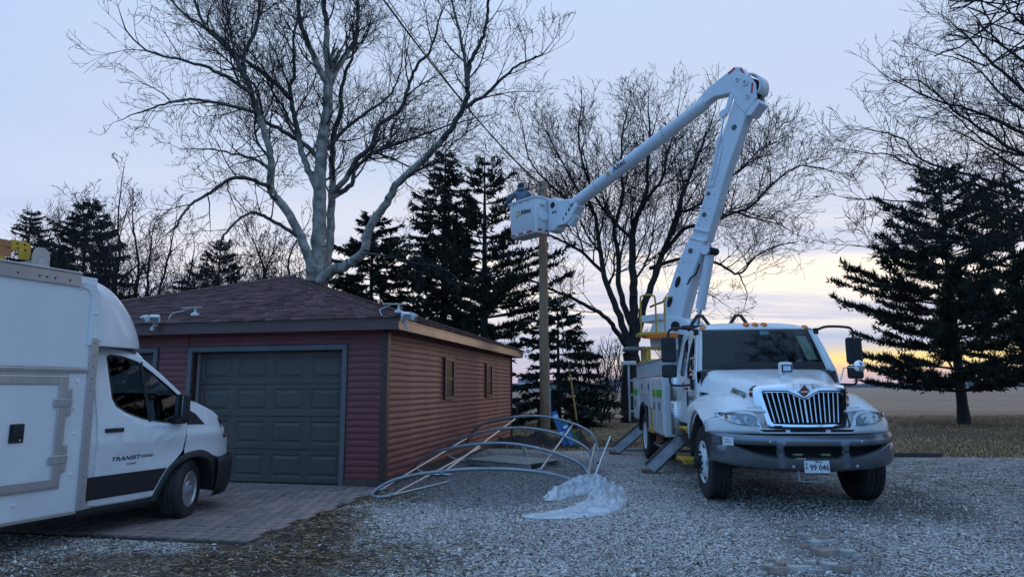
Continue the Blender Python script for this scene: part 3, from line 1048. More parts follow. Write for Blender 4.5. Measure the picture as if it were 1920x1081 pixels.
for i, (x, y) in enumerate(spots):
    rz, z = rnd.gauss(0, 0.012), rnd.gauss(-0.001, 0.0025)
    if i < 300:
        o = bpy.data.objects.new('paver', rnd.choice(pm))
        COL.objects.link(o)
        o.parent = apron
        o.location = (x, y, z)
        o.rotation_euler = (rnd.gauss(0, 0.006), rnd.gauss(0, 0.01), rz)
    else:
        rest.box(x - 0.074, x + 0.074, y - 0.134, y + 0.134, 0.004, 0.03 + z)
tag(rest.build('far_pavers', M_PAVER, apron, bevel=0.004, segs=1), kind='stuff')

# floodlights and small fittings on the roof edge
M_LAMPW = mat('white_lamp_housing', (0.62, 0.63, 0.62), 0.4, var=0.1, vscale=9)
M_FLG = mat('lamp_glass', (0.35, 0.38, 0.40), 0.08, metal=0.5)
def flood(loc, rz, label, heads=2):
    t = thing('floodlight', label, 'floodlight', loc, rz, 'floodlights on the garage eaves')
    mb = MB(); mb.lathe([(0.055, 0), (0.055, 0.03), (0.03, 0.045)], (0, 0, 0), 'y', 16)
    mb.build('junction_box', M_LAMPW, t, bevel=0.003)
    for s in ((-1, 1) if heads == 2 else (0,)):
        mb = MB(); mb.tube([(0, -0.03, 0), (s * 0.07, -0.08, 0.03)], 0.012, 8)
        mb.build('arm', M_LAMPW, t)
        rot = Matrix.Rotation(R(25 * s), 3, 'Z') @ Matrix.Rotation(R(28), 3, 'X')
        mb = MB(); mb.obox((s * 0.09, -0.14, 0.06), (0.15, 0.09, 0.115), rot)
        h = mb.build('lamp_head', M_LAMPW, t, bevel=0.012)
        mb = MB(); mb.obox(Vector((s * 0.09, -0.14, 0.06)) + rot @ Vector((0, -0.047, 0)), (0.125, 0.006, 0.09), rot)
        mb.build('lamp_lens', M_FLG, h)
    mb = MB(); mb.tube([(0, -0.03, -0.03), (0, -0.075, -0.07)], 0.010, 8); mb.lathe([(0.03, -0.13), (0.034, -0.09), (0.02, -0.07)], (0, -0.075, 0), 'z', 14)
    mb.build('motion_sensor', M_LAMPW, t)
    return t
flood(g2w(-4.02, -OV - 0.03, ZF1 - 0.02), -GAZ, 'white twin-head floodlight on the front eave beside the van cab')
flood(g2w(OV + 0.01, -OV + 0.15, ZF1 - 0.07), -GAZ + R(70), 'white floodlight with sensor at the right front corner of the garage eave')
flood(g2w(OV + 0.03, GL + OV - 0.1, ZF1 - 0.07), -GAZ + R(90), 'small floodlight at the far end of the side eave', 1)
def roof_bracket(loc, rz, label):
    t = thing('aerial_bracket', label, 'bracket', loc, rz, 'small brackets on the roof')
    mb = MB(); mb.box(-0.19, 0.19, -0.035, 0.035, 0.118, 0.138)
    mb.build('bar', mat('cream_plastic', (0.52, 0.48, 0.40), 0.5), t, bevel=0.006)
    mb = MB(); mb.lathe([(0.075, -0.02), (0.07, 0.02), (0.022, 0.045), (0.02, 0.118)], (0.07, 0, 0), 'z', 14)
    mb.build('foot', M_LAMPW, t)
    mb = MB(); mb.tube(smooth_path([(-0.05, 0, 0.12), (-0.16, -0.08, 0.06), (-0.22, -0.22, 0.0), (-0.18, -0.34, -0.1)], 5), 0.006, 6)
    mb.build('cable', M_LAMPW, t)
roof_bracket(g2w(-3.75, 0.18, ZF1 + 0.17), -GAZ, 'small cream bar bracket on the front roof slope above the twin floodlight')
roof_bracket(g2w(OV - 0.25, 0.12, ZF1 + 0.11), -GAZ + R(20), 'small white bracket on the roof corner above the corner floodlight')
# ------------------------------------------------------------------ bucket truck
TO, TYAW = Vector((3.823, 9.530, 0)), R(3.5)
truck = thing('bucket_truck', 'white utility bucket truck with raised two-piece boom, facing the camera', 'truck', TO, -TYAW)
TINV = (Matrix.Translation(TO) @ Matrix.Rotation(-TYAW, 4, 'Z')).inverted()
def interp(x, pts):
    return float(np.interp(x, [p[0] for p in pts], [p[1] for p in pts]))
def sinterp(x, pts):
    """smooth interpolation through the stations"""
    xs = [p[0] for p in pts]; ys = [p[1] for p in pts]
    if x <= xs[0]: return ys[0]
    if x >= xs[-1]: return ys[-1]
    i = max(k for k in range(len(xs)) if xs[k] <= x)
    i = min(i, len(xs) - 2)
    sl = []
    for k in (i, i + 1):
        a, b = max(k - 1, 0), min(k + 1, len(xs) - 1)
        sl.append((ys[b] - ys[a]) / (xs[b] - xs[a]))
    h = xs[i + 1] - xs[i]
    t = (x - xs[i]) / h
    return (2*t**3-3*t*t+1)*ys[i] + (t**3-2*t*t+t)*h*sl[0] + (-2*t**3+3*t*t)*ys[i+1] + (t**3-t*t)*h*sl[1]
def Yf(x):
    u = min(abs(x) / 1.2, 1.0)
    return -0.95 + 0.10 * u * u + 0.33 * u ** 6
def Yb(x):
    u = min(abs(x) / 1.17, 1.0)
    return -1.05 + 0.10 * u * u + 0.36 * u ** 7
# hood
HW_ = [(-0.82, 0.62), (-0.6, 0.68), (-0.2, 0.80), (0.2, 0.93), (0.64, 1.04)]
HT_ = [(-0.82, 1.535), (-0.7, 1.585), (-0.4, 1.645), (0.0, 1.705), (0.4, 1.765), (0.64, 1.80)]
HB_ = [(-0.82, 1.24), (-0.4, 1.34), (0.0, 1.42), (0.64, 1.48)]
HE_ = [(-0.82, 4.2), (-0.2, 4.5), (0.3, 7.0), (0.64, 13.0)]
def hood_pt(s, y):
    wv, zt, zb = sinterp(y, HW_), sinterp(y, HT_), sinterp(y, HB_)
    a = abs(s)
    z = zb + (zt - zb) * (1 - a ** sinterp(y, HE_)) ** 0.8
    z += 0.028 * max(0.0, 1 - (a / 0.52) ** 4) * interp(y, [(-0.82, 0.0), (-0.5, 1.0), (0.4, 0.8), (0.64, 0.3)])
    return Vector((wv * s, y + 0.05 * s * s * (1 if y < -0.7 else 0.3), z))
mb = MB()
ss = [math.copysign(abs(q) ** 0.75, q) for q in np.linspace(-1, 1, 37)]
mb.grid([[hood_pt(s, y) for s in ss] for y in np.linspace(-0.82, 0.64, 22)])
hood = mb.build('hood', M_WHITE, truck, smooth=60)
# chrome nose round the grille
def nose_y(x, z):
    return -0.83 - 0.115 * (1.55 - z) / 0.5 + 0.09 * (x / 0.6) ** 2
outer = [(-0.615, 1.44), (-0.60, 1.52), (-0.55, 1.555), (-0.30, 1.575), (0, 1.58), (0.30, 1.575), (0.55, 1.555), (0.60, 1.52), (0.615, 1.44), (0.585, 1.22), (0.565, 1.04), (0.50, 1.005), (0.25, 1.0), (0, 1.0), (-0.25, 1.0), (-0.50, 1.005), (-0.565, 1.04), (-0.585, 1.22)]
inner = [(-0.513, 1.44), (-0.515, 1.475), (-0.49, 1.492), (-0.20, 1.492), (0, 1.395), (0.20, 1.492), (0.49, 1.492), (0.515, 1.475), (0.513, 1.44), (0.475, 1.24), (0.445, 1.10), (0.415, 1.068), (0.2, 1.062), (0, 1.06), (-0.2, 1.062), (-0.415, 1.068), (-0.445, 1.10), (-0.475, 1.24)]
mb = MB()
O3 = [(x, nose_y(x, z) + 0.02, z) for x, z in outer]
I3 = [(x, nose_y(x, z) - 0.015, z) for x, z in inner]
I4 = [(x * 0.985, nose_y(x, z) + 0.05, z) for x, z in inner]
Ob = [(x * 1.03, nose_y(x, z) + 0.12, z) for x, z in outer]
mid = [((a[0] * 0.45 + b[0] * 0.55), (a[1] * .4 + b[1] * .6) - 0.016, (a[2] * 0.45 + b[2] * 0.55)) for a, b in zip(O3, I3)]
mb.ring(Ob, O3); mb.ring(O3, mid); mb.ring(mid, I3); mb.ring(I3, I4)
grille = thing_part('grille', truck)
mb.build('chrome_surround', M_CHROME, grille, smooth=55)
mb = MB()
mb.poly([(x, nose_y(x, z) + 0.055, z) for x, z in inner])
mb.build('mesh_backing', mat('grille_black', (0.006, 0.006, 0.007), 0.6, bump=0.6, bscale=300), grille)
for k in range(-7, 8):
    xt = k * 0.0655
    z1 = 1.475 - (0.085 * max(0, 1 - abs(xt) / 0.20) if abs(xt) < 0.2 else 0) - 0.012
    xb = xt * 0.865
    wd = 0.010 if k else 0.016
    mb = MB()
    prof = []
    for z, x in ((1.085, xb), (z1, xt * (0.865 + 0.135 * (z1 - 1.08) / 0.41))):
        y = nose_y(x, z) + 0.004
        prof.append([(x - wd, y + 0.045, z), (x - wd * 0.7, y, z), (x + wd * 0.7, y, z), (x + wd, y + 0.045, z)])
    mb.grid(prof)
    for r_ in prof:
        mb.poly(r_)
    mb.build('grille_bar', mat('satin_chrome', (0.60, 0.62, 0.65), 0.18, metal=1.0), grille)
for s in (-1, 1):
    mb = MB()
    mb.tube([(s * 0.485, nose_y(0.485, 1.47) + 0.0, 1.468), (s * 0.19, nose_y(0.19, 1.47), 1.470), (s * 0.02, nose_y(0, 1.38), 1.380)], 0.011, 8)
    mb.build('grille_rim', M_CHROME, grille, smooth=60)
# diamond emblem
em = thing_part('emblem', truck)
MF = frame((0, nose_y(0, 1.47) - 0.035, 1.478), (1, 0, 0), (0, -0.2, 1))
for r_, dz, m_ in ((0.078, 0.0, M_CHROME), (0.062, 0.010, M_INK), (0.047, 0.014, mat('emblem_orange', (0.45, 0.07, 0.03), 0.35))):
    mb = MB(MF)
    mb.prism([(0, r_ * 1.12), (r_, 0), (0, -r_ * 1.12), (-r_, 0)], dz - 0.01, dz + 0.004, 'xy')
    mb.build('diamond_plate', m_, em)
mb = MB(MF); mb.box(-0.05, 0.05, -0.010, 0.010, 0.0145, 0.0195)
mb.build('emblem_bar', M_WHITE, em)
# front fascia under the grille, wrapping to the fenders
mb = MB()
xs = np.linspace(-1.2, 1.2, 49)
rows = []
for t in np.linspace(0, 1, 7):
    row = []
    for x in xs:
        top = 1.015 if abs(x) < 0.56 else interp(abs(x), [(0.56, 1.06), (0.62, 1.215), (0.8, 1.245), (1.2, 1.10)])
        z = 0.945 + (top - 0.945) * t
        row.append((x, Yf(x) + 0.05 * t + 0.02 * (1 - t) ** 3, z))
    rows.append(row)
mb.grid(rows)
fas = mb.build('front_fascia', M_WHITE, truck, smooth=50, solid=0.012)
for x0, x1 in ((-0.60, -0.28), (-0.22, 0.22), (0.28, 0.60)):
    mb = MB()
    r0 = [(x, Yf(x) + 0.02 - 0.004, z) for z in (0.968,) for x in np.linspace(x0 + (0.05 if x0 < -.5 else 0), x1 - (0.05 if x1 > .5 else 0), 8)]
    r1 = [(x, Yf(x) + 0.025 - 0.004, 0.998) for x in np.linspace(x0, x1, 8)]
    mb.grid([r0, r1])
    mb.build('intake_slot', M_DARK, fas)
for x in (-0.37, 0.37):
    mb = MB(); mb.box(x - 0.05, x + 0.05, Yf(x) - 0.0, Yf(x) + 0.04, 1.022, 1.048)
    l_ = mb.build('strobe_light', M_BLACKP, truck, bevel=0.004)
for s in (-1, 1):
    mb = MB(); mb.grid([[(s * x, Yf(x) + 0.075 + 0.05 * (z - 1.0), z) for x in (0.48, 0.56, 0.64, 0.72)] for z in (0.96, 1.1, 1.28)])
    mb.build('nose_side', M_WHITE, truck)
# fenders
def fender_z(r, sl):
    zc_ = sinterp(sl, [(0, 1.235), (0.12, 1.335), (0.3, 1.43), (0.5, 1.475), (0.75, 1.485), (1, 1.48)])
    q = max(0.0, (r - 0.30) / 0.70)
    return zc_ - (0.235 if sl > 0.15 else 0.15 + 0.085 * sl / 0.15) * q ** 2.3 - 0.05 * max(0, 0.3 - r)
for s in (-1, 1):
    mb = MB()
    NY, NX = 30, 16
    rows = []
    for i in range(NY):
        sl = i / (NY - 1)
        row = []
        for j in range(NX):
            r_ = j / (NX - 1)
            x = 0.50 + 0.70 * r_
            y0 = Yf(x) + 0.045
            row.append((s * x, y0 + (0.64 - y0) * sl, fender_z(r_, sl)))
        # skirt down to the wheel arch
        x, y, z = row[-1]
        lo = 0.53 + math.sqrt(max(0.0, 0.68 ** 2 - y * y)) if abs(y) < 0.64 else 0.55
        lo = min(lo, z - 0.03)
        for t in (0.35, 0.7, 1.0):
            row.append((s * (1.2 + 0.012 * math.sin(t * 3)), y, z + (lo - z) * t))
        row.append((s * 1.165, y, lo + 0.004))
        rows.append(row)
    mb.grid(rows)
    mb.build('fender', M_WHITE, truck, smooth=55, solid=0.008)
    # dark inner wheel housing
    mb = MB()
    rows = []
    for a in np.linspace(R(5), R(150), 18):
        rows.append([(s * xx, 0.66 * math.cos(a), 0.53 + 0.64 * math.sin(a)) for xx in (0.55, 1.16)])
    mb.grid(rows)
    mb.build('wheel_housing', mat('grey_wheel_liner', (0.05, 0.052, 0.055), 0.8), truck, smooth=60)
    # headlight: housing, lens pieces, bright rim
    hl_ = thing_part('headlight', truck)
    def HL(x, z, off):
        return (s * x, Yf(x) + 0.05 * (z - 0.945) / 0.25 + 0.012 - off, z)
    shape = [(0.585, 1.045), (0.60, 1.10), (0.63, 1.165), (0.70, 1.195), (0.85, 1.208), (1.0, 1.213), (1.10, 1.205), (1.085, 1.17), (1.02, 1.12), (0.93, 1.075), (0.80, 1.05), (0.68, 1.04)]
    sm = resample(shape, 40)
    cxz = np.mean(np.array(sm), axis=0)
    ins = [tuple(cxz + (np.array(p) - cxz) * 0.86) for p in sm]
    mb = MB(); mb.ring([HL(*p, 0.0) for p in sm], [HL(*(cxz + (np.array(p) - cxz) * 0.96), 0.022) for p in sm]); mb.ring([HL(*(cxz + (np.array(p) - cxz) * 0.96), 0.022) for p in sm], [HL(*p, 0.012) for p in ins])
    mb.build('lamp_rim', M_CHROME, hl_, smooth=50)
    mb = MB(); mb.poly([HL(*p, 0.010) for p in ins])
    mb.build('lamp_housing', mat('lamp_reflector', (0.22, 0.23, 0.25), 0.25, metal=0.7, var=0.5, vscale=40), hl_)
    for cx2, rr2, m_ in ((0.73, 0.058, mat('lamp_bowl_grey', (0.40, 0.42, 0.45), 0.15, metal=0.9)), (0.865, 0.05, mat('lamp_bowl_grey', (0.4, 0.42, 0.45))), (0.965, 0.03, mat('amber_signal', (0.45, 0.16, 0.05), 0.2, metal=0.3))):
        cz2 = 1.125 + (cx2 - 0.73) * 0.13
        c3 = Vector(HL(cx2, cz2, 0.012))
        mb = MB(frame(c3, (1, 0, 0), (0, 0.2, 1)))
        mb.lathe([(rr2, -0.004), (rr2 * 0.92, 0.004), (rr2 * 0.45, 0.002), (0.0, 0.012)], (0, 0, 0), 'z', 20)
        mb.build('lamp_bowl', m_, hl_, smooth=40)
    mb = MB(); mb.poly([HL(*(cxz + (np.array(p) - cxz) * 0.95), 0.0225) for p in sm])
    mb.build('lamp_lens', glass('clear_lens_glass', (0.95, 0.97, 1.0), 0.02, 0.95), hl_)
# bumper with three openings
M_BUMP = mat('grey_bumper', (0.20, 0.215, 0.24), 0.25, metal=0.75, var=0.18, vscale=4, bump=0.03, bscale=60)
xs = sorted(set(list(np.linspace(-1.17, 1.17, 79).round(4)) + [-0.36, 0.36, -0.44, 0.44, -0.96, 0.96]))
def open_z(x):
    a = abs(x)
    if a <= 0.36:
        return 0.655 + 0.03 * max(0, (a - 0.30) / 0.06), 0.805 - 0.02 * max(0, (a - 0.33) / 0.03)
    if 0.44 <= a <= 0.96:
        t = (a - 0.44) / 0.52
        return 0.665 + 0.15 * t ** 1.7, 0.805 + 0.018 * t
    t = 0.73 if a < 0.5 else 0.82
    return t, t
rows = []
def bump_row(kind):
    row = []
    for x in xs:
        a = abs(x)
        zb, zt = 0.495 + 0.10 * (a / 1.17) ** 2.2, 0.905 + 0.035 * (a / 1.17) ** 3
        o0, o1 = open_z(x)
        y = Yb(x)
        z, dy = {0: (zb, 0.10), 1: (zb + 0.012, 0.035), 2: (zb + 0.04, 0.0), 3: (o0 - 0.02, -0.012), 4: (o0, 0.015), 5: (o1, 0.02), 6: (o1 + 0.02, 0.0), 7: (zt - 0.03, 0.0), 8: (zt, 0.02), 9: (zt + 0.006, 0.12)}[kind]
        row.append((x, y + dy, z))
    return row
rows = [bump_row(k) for k in range(10)]
def bskip(i, j):
    if i != 4:
        return False
    xm = abs((xs[j] + xs[j + 1]) / 2)
    return xm < 0.36 or 0.44 < xm < 0.955
mb = MB(); mb.grid(rows, bskip)
bumper = mb.build('bumper', M_BUMP, truck, smooth=45, solid=0.02, offset=1.0)
mb = MB()
mb.grid([[(x, Yb(x) + 0.16, z) for x in np.linspace(-1.0, 1.0, 24)] for z in (0.645, 0.88)])
mb.build('bumper_backing', M_DARK, bumper)
for s in (-1, 1):
    mb = MB(); mb.tube([(s * 0.17 - 0.05, -0.99, 0.69), (s * 0.17 + 0.05, -0.99, 0.69)], 0.016, 8); mb.tube([(s * 0.17 - 0.05, -0.93, 0.69), (s * 0.17 - 0.05, -0.99, 0.69)], 0.014, 6); mb.tube([(s * 0.17 + 0.05, -0.93, 0.69), (s * 0.17 + 0.05, -0.99, 0.69)], 0.014, 6)
    mb.build('tow_hook', mat('dull_brass', (0.35, 0.30, 0.12), 0.4, metal=0.6), bumper)
for x, z in ((-0.26, 0.555), (0.52, 0.56), (0.60, 0.86), (-0.52, 0.855)):
    mb = MB(); mb.lathe([(0.018, 0), (0.016, -0.012), (0.007, -0.016)], (x, Yb(x) - 0.02, z), 'y', 10)
    mb.build('bolt', M_ALU, bumper)
mb = MB(); mb.tube(smooth_path([(-0.19, Yb(0) + 0.02, 0.50), (-0.19, Yb(0) + 0.01, 0.40), (-0.17, Yb(0) + 0.01, 0.375), (0.07, Yb(0) + 0.01, 0.375), (0.085, Yb(0) + 0.01, 0.40), (0.085, Yb(0) + 0.02, 0.46)], 4), 0.009, 6)
mb.build('front_hook_bar', M_STEEL, bumper)
def bump_out(x, z, off):
    d = (Yb(x + 0.01) - Yb(x - 0.01)) / 0.02
    n_ = Vector((d, -1, 0)).normalized()
    return (x + n_.x * off, Yb(x) + n_.y * off, z)
# plate and stickers
MP = frame((0.02, Yb(0) - 0.028, 0.555), (1, 0, 0), (0, 0.05, 1))
plate = thing_part('licence_plate', truck)
mb = MB(MP); mb.box(-0.153, 0.153, -0.076, 0.076, 0, 0.004)
mb.build('plate', mat('plate_white', (0.70, 0.72, 0.74), 0.4, var=0.08, vscale=12), plate, bevel=0.003)
text_part('plate_number', '99 046', 0.098, M_INK, MP @ Matrix.Translation((0.03, -0.012, 0.006)), plate, bold=0.0012, xscale=0.86)
text_part('plate_prefix', 'F\nP', 0.05, M_INK, MP @ Matrix.Translation((-0.125, 0.003, 0.006)), plate, bold=0.0006)
text_part('plate_state', 'Illinois', 0.032, M_INK, MP @ Matrix.Translation((0.02, 0.058, 0.006)), plate, shear=0.3)
mb = MB(); mb.grid([[(x, Yb(x) - 0.023, z) for x in (-0.22, -0.15, -0.1)] for z in (0.63, 0.655)])
mb.build('white_sticker', M_WHITE, bumper)
stk = []
for x0, x1, m_, nm in ((-1.15, -1.04, mat('black_decal', (0.03, 0.025, 0.025), 0.5), 'warning_label'), (-1.038, -0.93, M_WHITE, 'diagram_label')):
    mb = MB(); mb.grid([[bump_out(x, z, 0.027) for x in np.linspace(x0, x1, 6)] for z in (0.80, 0.905)])
    stk.append(mb.build(nm, m_, truck))
for k in range(5):
    mb = MB(); mb.grid([[bump_out(x, 0.817 + k * 0.018 + q, 0.0295) for x in np.linspace(-1.135, -1.06 + 0.01 * (k % 2), 4)] for q in (0, 0.006)])
    mb.build('label_print', M_STEEL, stk[0])
for pts_2 in ([(-1.02, 0.83), (-0.99, 0.85), (-0.96, 0.835)], [(-1.02, 0.88), (-0.97, 0.87)]):
    mb = MB(); mb.tube([bump_out(x, z, 0.028) for x, z in pts_2], 0.004, 4)
    mb.build('label_drawing', M_INK, stk[1])

# cab -----------------------------------------------------------------
def hwz(z):
    return interp(z, [(0.9, 1.04), (1.3, 1.06), (1.75, 1.05), (2.1, 0.985), (2.48, 0.90), (2.6, 0.86)])
def CS(s, y, z, off=0.0):
    return (s * (hwz(z) + off), y, z)
cab = thing_part('cab', truck)
def panel_with_window(name, s, out, win, parent, n=44):
    o_, i_ = resample(out, n), resample(win, n)
    # align starts by angle
    c = np.mean(np.array(i_), axis=0)
    k0 = int(np.argmin([math.hypot(p[0] - i_[0][0], p[1] - i_[0][1]) for p in o_]))
    o_ = o_[k0:] + o_[:k0]
    mid = [(a[0] * .3 + b[0] * .7, a[1] * .3 + b[1] * .7) for a, b in zip(o_, i_)]
    mb = MB()
    mb.ring([CS(s, *p, -0.006) for p in o_], [CS(s, *(0.97 * np.array(p) + 0.03 * np.array(q)), 0.006) for p, q in zip(o_, i_)])
    mb.ring([CS(s, *(0.97 * np.array(p) + 0.03 * np.array(q)), 0.006) for p, q in zip(o_, i_)], [CS(s, *p, 0.006) for p in mid])
    mb.ring([CS(s, *p, 0.006) for p in mid], [CS(s, *p, 0.0) for p in i_])
    mb.ring([CS(s, *p, 0.0) for p in i_], [CS(s, *p, -0.05) for p in i_])
    ob = mb.build(name, M_WHITE, parent, smooth=40)
    mb = MB()
    mb.ring([CS(s, *p, 0.0015) for p in i_], [CS(s, *(c + (np.array(p) - c) * 0.93), -0.01) for p in i_])
    mb.build('window_seal', M_BLACKP, ob)
    mb = MB()
    mb.poly([CS(s, *p, -0.012) for p in i_])
    mb.build('window_pane', M_GLASS, ob)
    return ob
door_o = [(0.53, 1.02), (0.53, 1.50), (0.63, 1.80), (1.00, 2.40), (1.08, 2.465), (1.42, 2.475), (1.42, 1.02), (1.36, 0.93), (0.62, 0.93)]
door_w = [(0.82, 1.74), (0.86, 1.86), (1.06, 2.30), (1.12, 2.37), (1.36, 2.385), (1.36, 1.70), (1.12, 1.66), (0.95, 1.64)]
rear_o = [(1.428, 1.02), (1.428, 2.475), (1.7, 2.49), (2.20, 2.49), (2.23, 2.42), (2.23, 1.0), (2.2, 0.95), (1.45, 0.95)]
rear_w = [(1.50, 1.74), (1.50, 2.36), (1.56, 2.385), (1.86, 2.38), (1.90, 2.34), (1.90, 1.80), (1.86, 1.74), (1.6, 1.72)]
for s in (-1, 1):
    dr = panel_with_window('door', s, door_o, door_w, truck)
    mb = MB(); mb.box(*sorted((s * 1.055, s * 1.085)), 1.25, 1.36, 1.50, 1.535)
    mb.build('door_handle', M_BLACKP, dr, bevel=0.008)
    panel_with_window('rear_side_panel', s, rear_o, rear_w, truck)
# roof
ys = [0.97, 1.0, 1.06, 1.15, 1.35, 1.7, 2.0, 2.18, 2.24, 2.25]
zs = [2.455, 2.50, 2.535, 2.56, 2.585, 2.60, 2.595, 2.575, 2.53, 2.47]
mb = MB()
rows = []
for y, z in zip(ys, zs):
    row = []
    for u in np.linspace(-1, 1, 25):
        a = abs(u)
        zz = z - 0.035 * a * a - (z - 2.465 - 0.01) * a ** 9 if z > 2.47 else z - 0.0 * a
        row.append((u * 0.912, y + 0.10 * a * a * (1 if y < 1.2 else 0), min(zz, z)))
    rows.append(row)
mb.grid(rows)
mb.build('roof', M_WHITE, cab, smooth=50)
# windshield with pillars; curved in plan
def WS(u, t, off=0.0):
    w_ = 0.985 + (0.86 - 0.985) * t
    y = 0.60 + 0.39 * t + 0.115 * u * u - 0.03 * math.sin(math.pi * t) - off * 0.85
    return (u * w_, y, 1.775 + 0.70 * t + off * 0.5)
us = [-1, -0.955, -0.93, -0.8, -0.6, -0.4, -0.2, 0, 0.2, 0.4, 0.6, 0.8, 0.93, 0.955, 1]
ts = [0, 0.05, 0.2, 0.4, 0.6, 0.8, 0.95, 1]
mb = MB(); mb.grid([[WS(u, t) for u in us] for t in ts], lambda i, j: 1 <= j <= 12 and 0 < i < 6)
mb.build('windshield_frame', M_WHITE, cab, smooth=50, solid=0.03)
mb = MB(); mb.grid([[WS(u, t, 0.006) for u in us[1:-1]] for t in ts[1:-1]], lambda i, j: 1 <= j <= 10 and 0 < i < 5)
mb.grid([[WS(u, t, 0.006) for u in us[1:-1]] for t in (0.03, 0.075)])
mb.build('windshield_seal', M_BLACKP, cab)
mb = MB(); mb.grid([[WS(u, t, 0.003) for u in us[1:-1]] for t in ts[1:-1]])
ws = mb.build('windshield', M_GLASS, cab, smooth=80)
# pillars from windshield to doors
for s in (-1, 1):
    mb = MB()
    rows = []
    for t in np.linspace(0, 1, 8):
        a = Vector(WS(s, t))
        z = 1.775 + 0.70 * t
        yd = interp(z, [(1.50, 0.53), (1.80, 0.63), (2.40, 1.0), (2.475, 1.10)])
        b = Vector(CS(s, yd, min(z, 2.47), -0.006))
        rows.append([a, a.lerp(b, 0.5) + Vector((s * 0.015, -0.012, 0)), b])
    mb.grid(rows)
    mb.build('windshield_pillar', M_WHITE, cab, smooth=60)
    mb = MB()
    mb.grid([[CS(s, 0.53, z, -0.006), (s * 0.96, 0.58, z)] for z in (0.95, 1.2, 1.5, 1.6)])
    mb.build('cowl_side', M_WHITE, cab)
mb = MB(); mb.grid([[(x, 0.60 + 0.115 * (x / 0.985) ** 2 - dy, z) for x in np.linspace(-0.98, 0.98, 15)] for dy, z in ((0.0, 1.775), (0.05, 1.79), (0.09, 1.755), (0.10, 1.70))])
mb.build('cowl', M_BLACKP, cab, smooth=60)
for x0 in (-0.68, 0.12):
    mb = MB(); mb.tube([(x0 + 0.62, 0.56, 1.80), (x0 + 0.40, 0.565, 1.825), (x0, 0.585, 1.84)], 0.010, 6); mb.tube([(x0 - 0.02, 0.60, 1.858), (x0 + 0.5, 0.56, 1.835)], 0.008, 5)
    mb.build('wiper', M_BLACKP, cab)
# cabin inside: rear wall, floor, dash, seats, wheel, papers
M_INT = mat('dark_cab_trim', (0.035, 0.036, 0.04), 0.8)
mb = MB(); mb.box(-1.0, 1.0, 2.19, 2.235, 0.9, 2.47); mb.box(-1.0, 1.0, 0.60, 2.189, 0.90, 0.96); mb.box(-0.99, 0.99, 0.55, 0.60, 0.9, 1.74)
mb.build('cab_shell', M_INT, cab)
mb = MB(); mb.prism([(0.66, 1.2), (0.66, 1.72), (0.74, 1.775), (0.92, 1.76), (1.0, 1.62), (0.98, 1.2)], -0.94, 0.94, 'yz')
mb.build('dashboard', M_INT, cab, bevel=0.03)
for x in (-0.5, 0.5):
    mb = MB(); mb.box(x - 0.26, x + 0.26, 1.20, 1.68, 1.28, 1.42); mb.prism([(1.62, 1.40), (1.74, 2.10), (1.86, 2.10), (1.78, 1.40)], x - 0.25, x + 0.25, 'yz'); mb.prism([(1.72, 2.12), (1.74, 2.30), (1.84, 2.30), (1.84, 2.12)], x - 0.13, x + 0.13, 'yz')
    mb.build('seat', mat('grey_seat_cloth', (0.075, 0.08, 0.09), 0.9), cab, bevel=0.04, segs=3)
mb = MB(frame((0.50, 1.06, 1.72), (1, 0, 0), (0, 0.75, 0.66)))
mb.tube([(0.21 * math.cos(a), 0.21 * math.sin(a), 0) for a in np.linspace(0, 2 * math.pi, 25)], 0.015, 6, caps=False); mb.tube([(-0.2, 0, 0), (0.2, 0, 0)], 0.014, 6); mb.tube([(0, 0, 0), (0, -0.2, 0)], 0.014, 6)
mb.build('steering_wheel', M_BLACKP, cab)
M_PAPB = mat('pale_blue_paper', (0.50, 0.85, 0.92), 0.7)
M_PAPG = mat('pale_green_paper', (0.80, 0.92, 0.62), 0.7)
for (c, sz, rot, m_) in (((0.36, 0.735, 1.86), (0.09, 0.004, 0.15), (0, R(-28), R(10)), M_PAPB), ((0.56, 0.755, 1.865), (0.11, 0.004, 0.16), (0, R(-28), R(10)), M_PAPB), ((0.60, 0.75, 1.80), (0.26, 0.09, 0.006), (0, 0, R(6)), M_PAPB), ((0.05, 0.72, 1.79), (0.1, 0.06, 0.01), (0, 0, 0), M_PAPB)):
    mb = MB(); mb.obox(c, sz, Matrix.Rotation(rot[2], 3, 'Z') @ Matrix.Rotation(rot[1], 3, 'Y'))
    mb.build('paper', m_, cab)
def ws_patch(u0, u1, t0, t1, skew, m_, nm):
    mb = MB(); mb.grid([[WS(u + skew * (t - t0), t, -0.006) for u in np.linspace(u0, u1, 4)] for t in np.linspace(t0, t1, 4)])
    mb.build(nm, m_, cab)
ws_patch(0.05, 0.20, 0.83, 0.92, 0, M_PAPB, 'windshield_sticker')
ws_patch(0.70, 0.88, 0.26, 0.80, -0.06, M_PAPG, 'windshield_paper')
# roof marker lamps
for x in (-0.80, -0.14, 0.0, 0.14, 0.80):
    y = 1.01 + 0.10 * (x / 0.9) ** 2
    mb = MB(frame((x, y + 0.02, 2.522 - 0.04 * (x / 0.9) ** 2 - (0.012 if abs(x) > .5 else 0)), (1, 0, 0), (0, 0.8, 0.6)))
    mb.lathe([(0.055, 0.0), (0.05, 0.015), (0.03, 0.028), (0.0, 0.032)], (0, 0, 0), 'z', 16)
    o = mb.build('marker_lamp', M_ORANGE, cab, smooth=60)
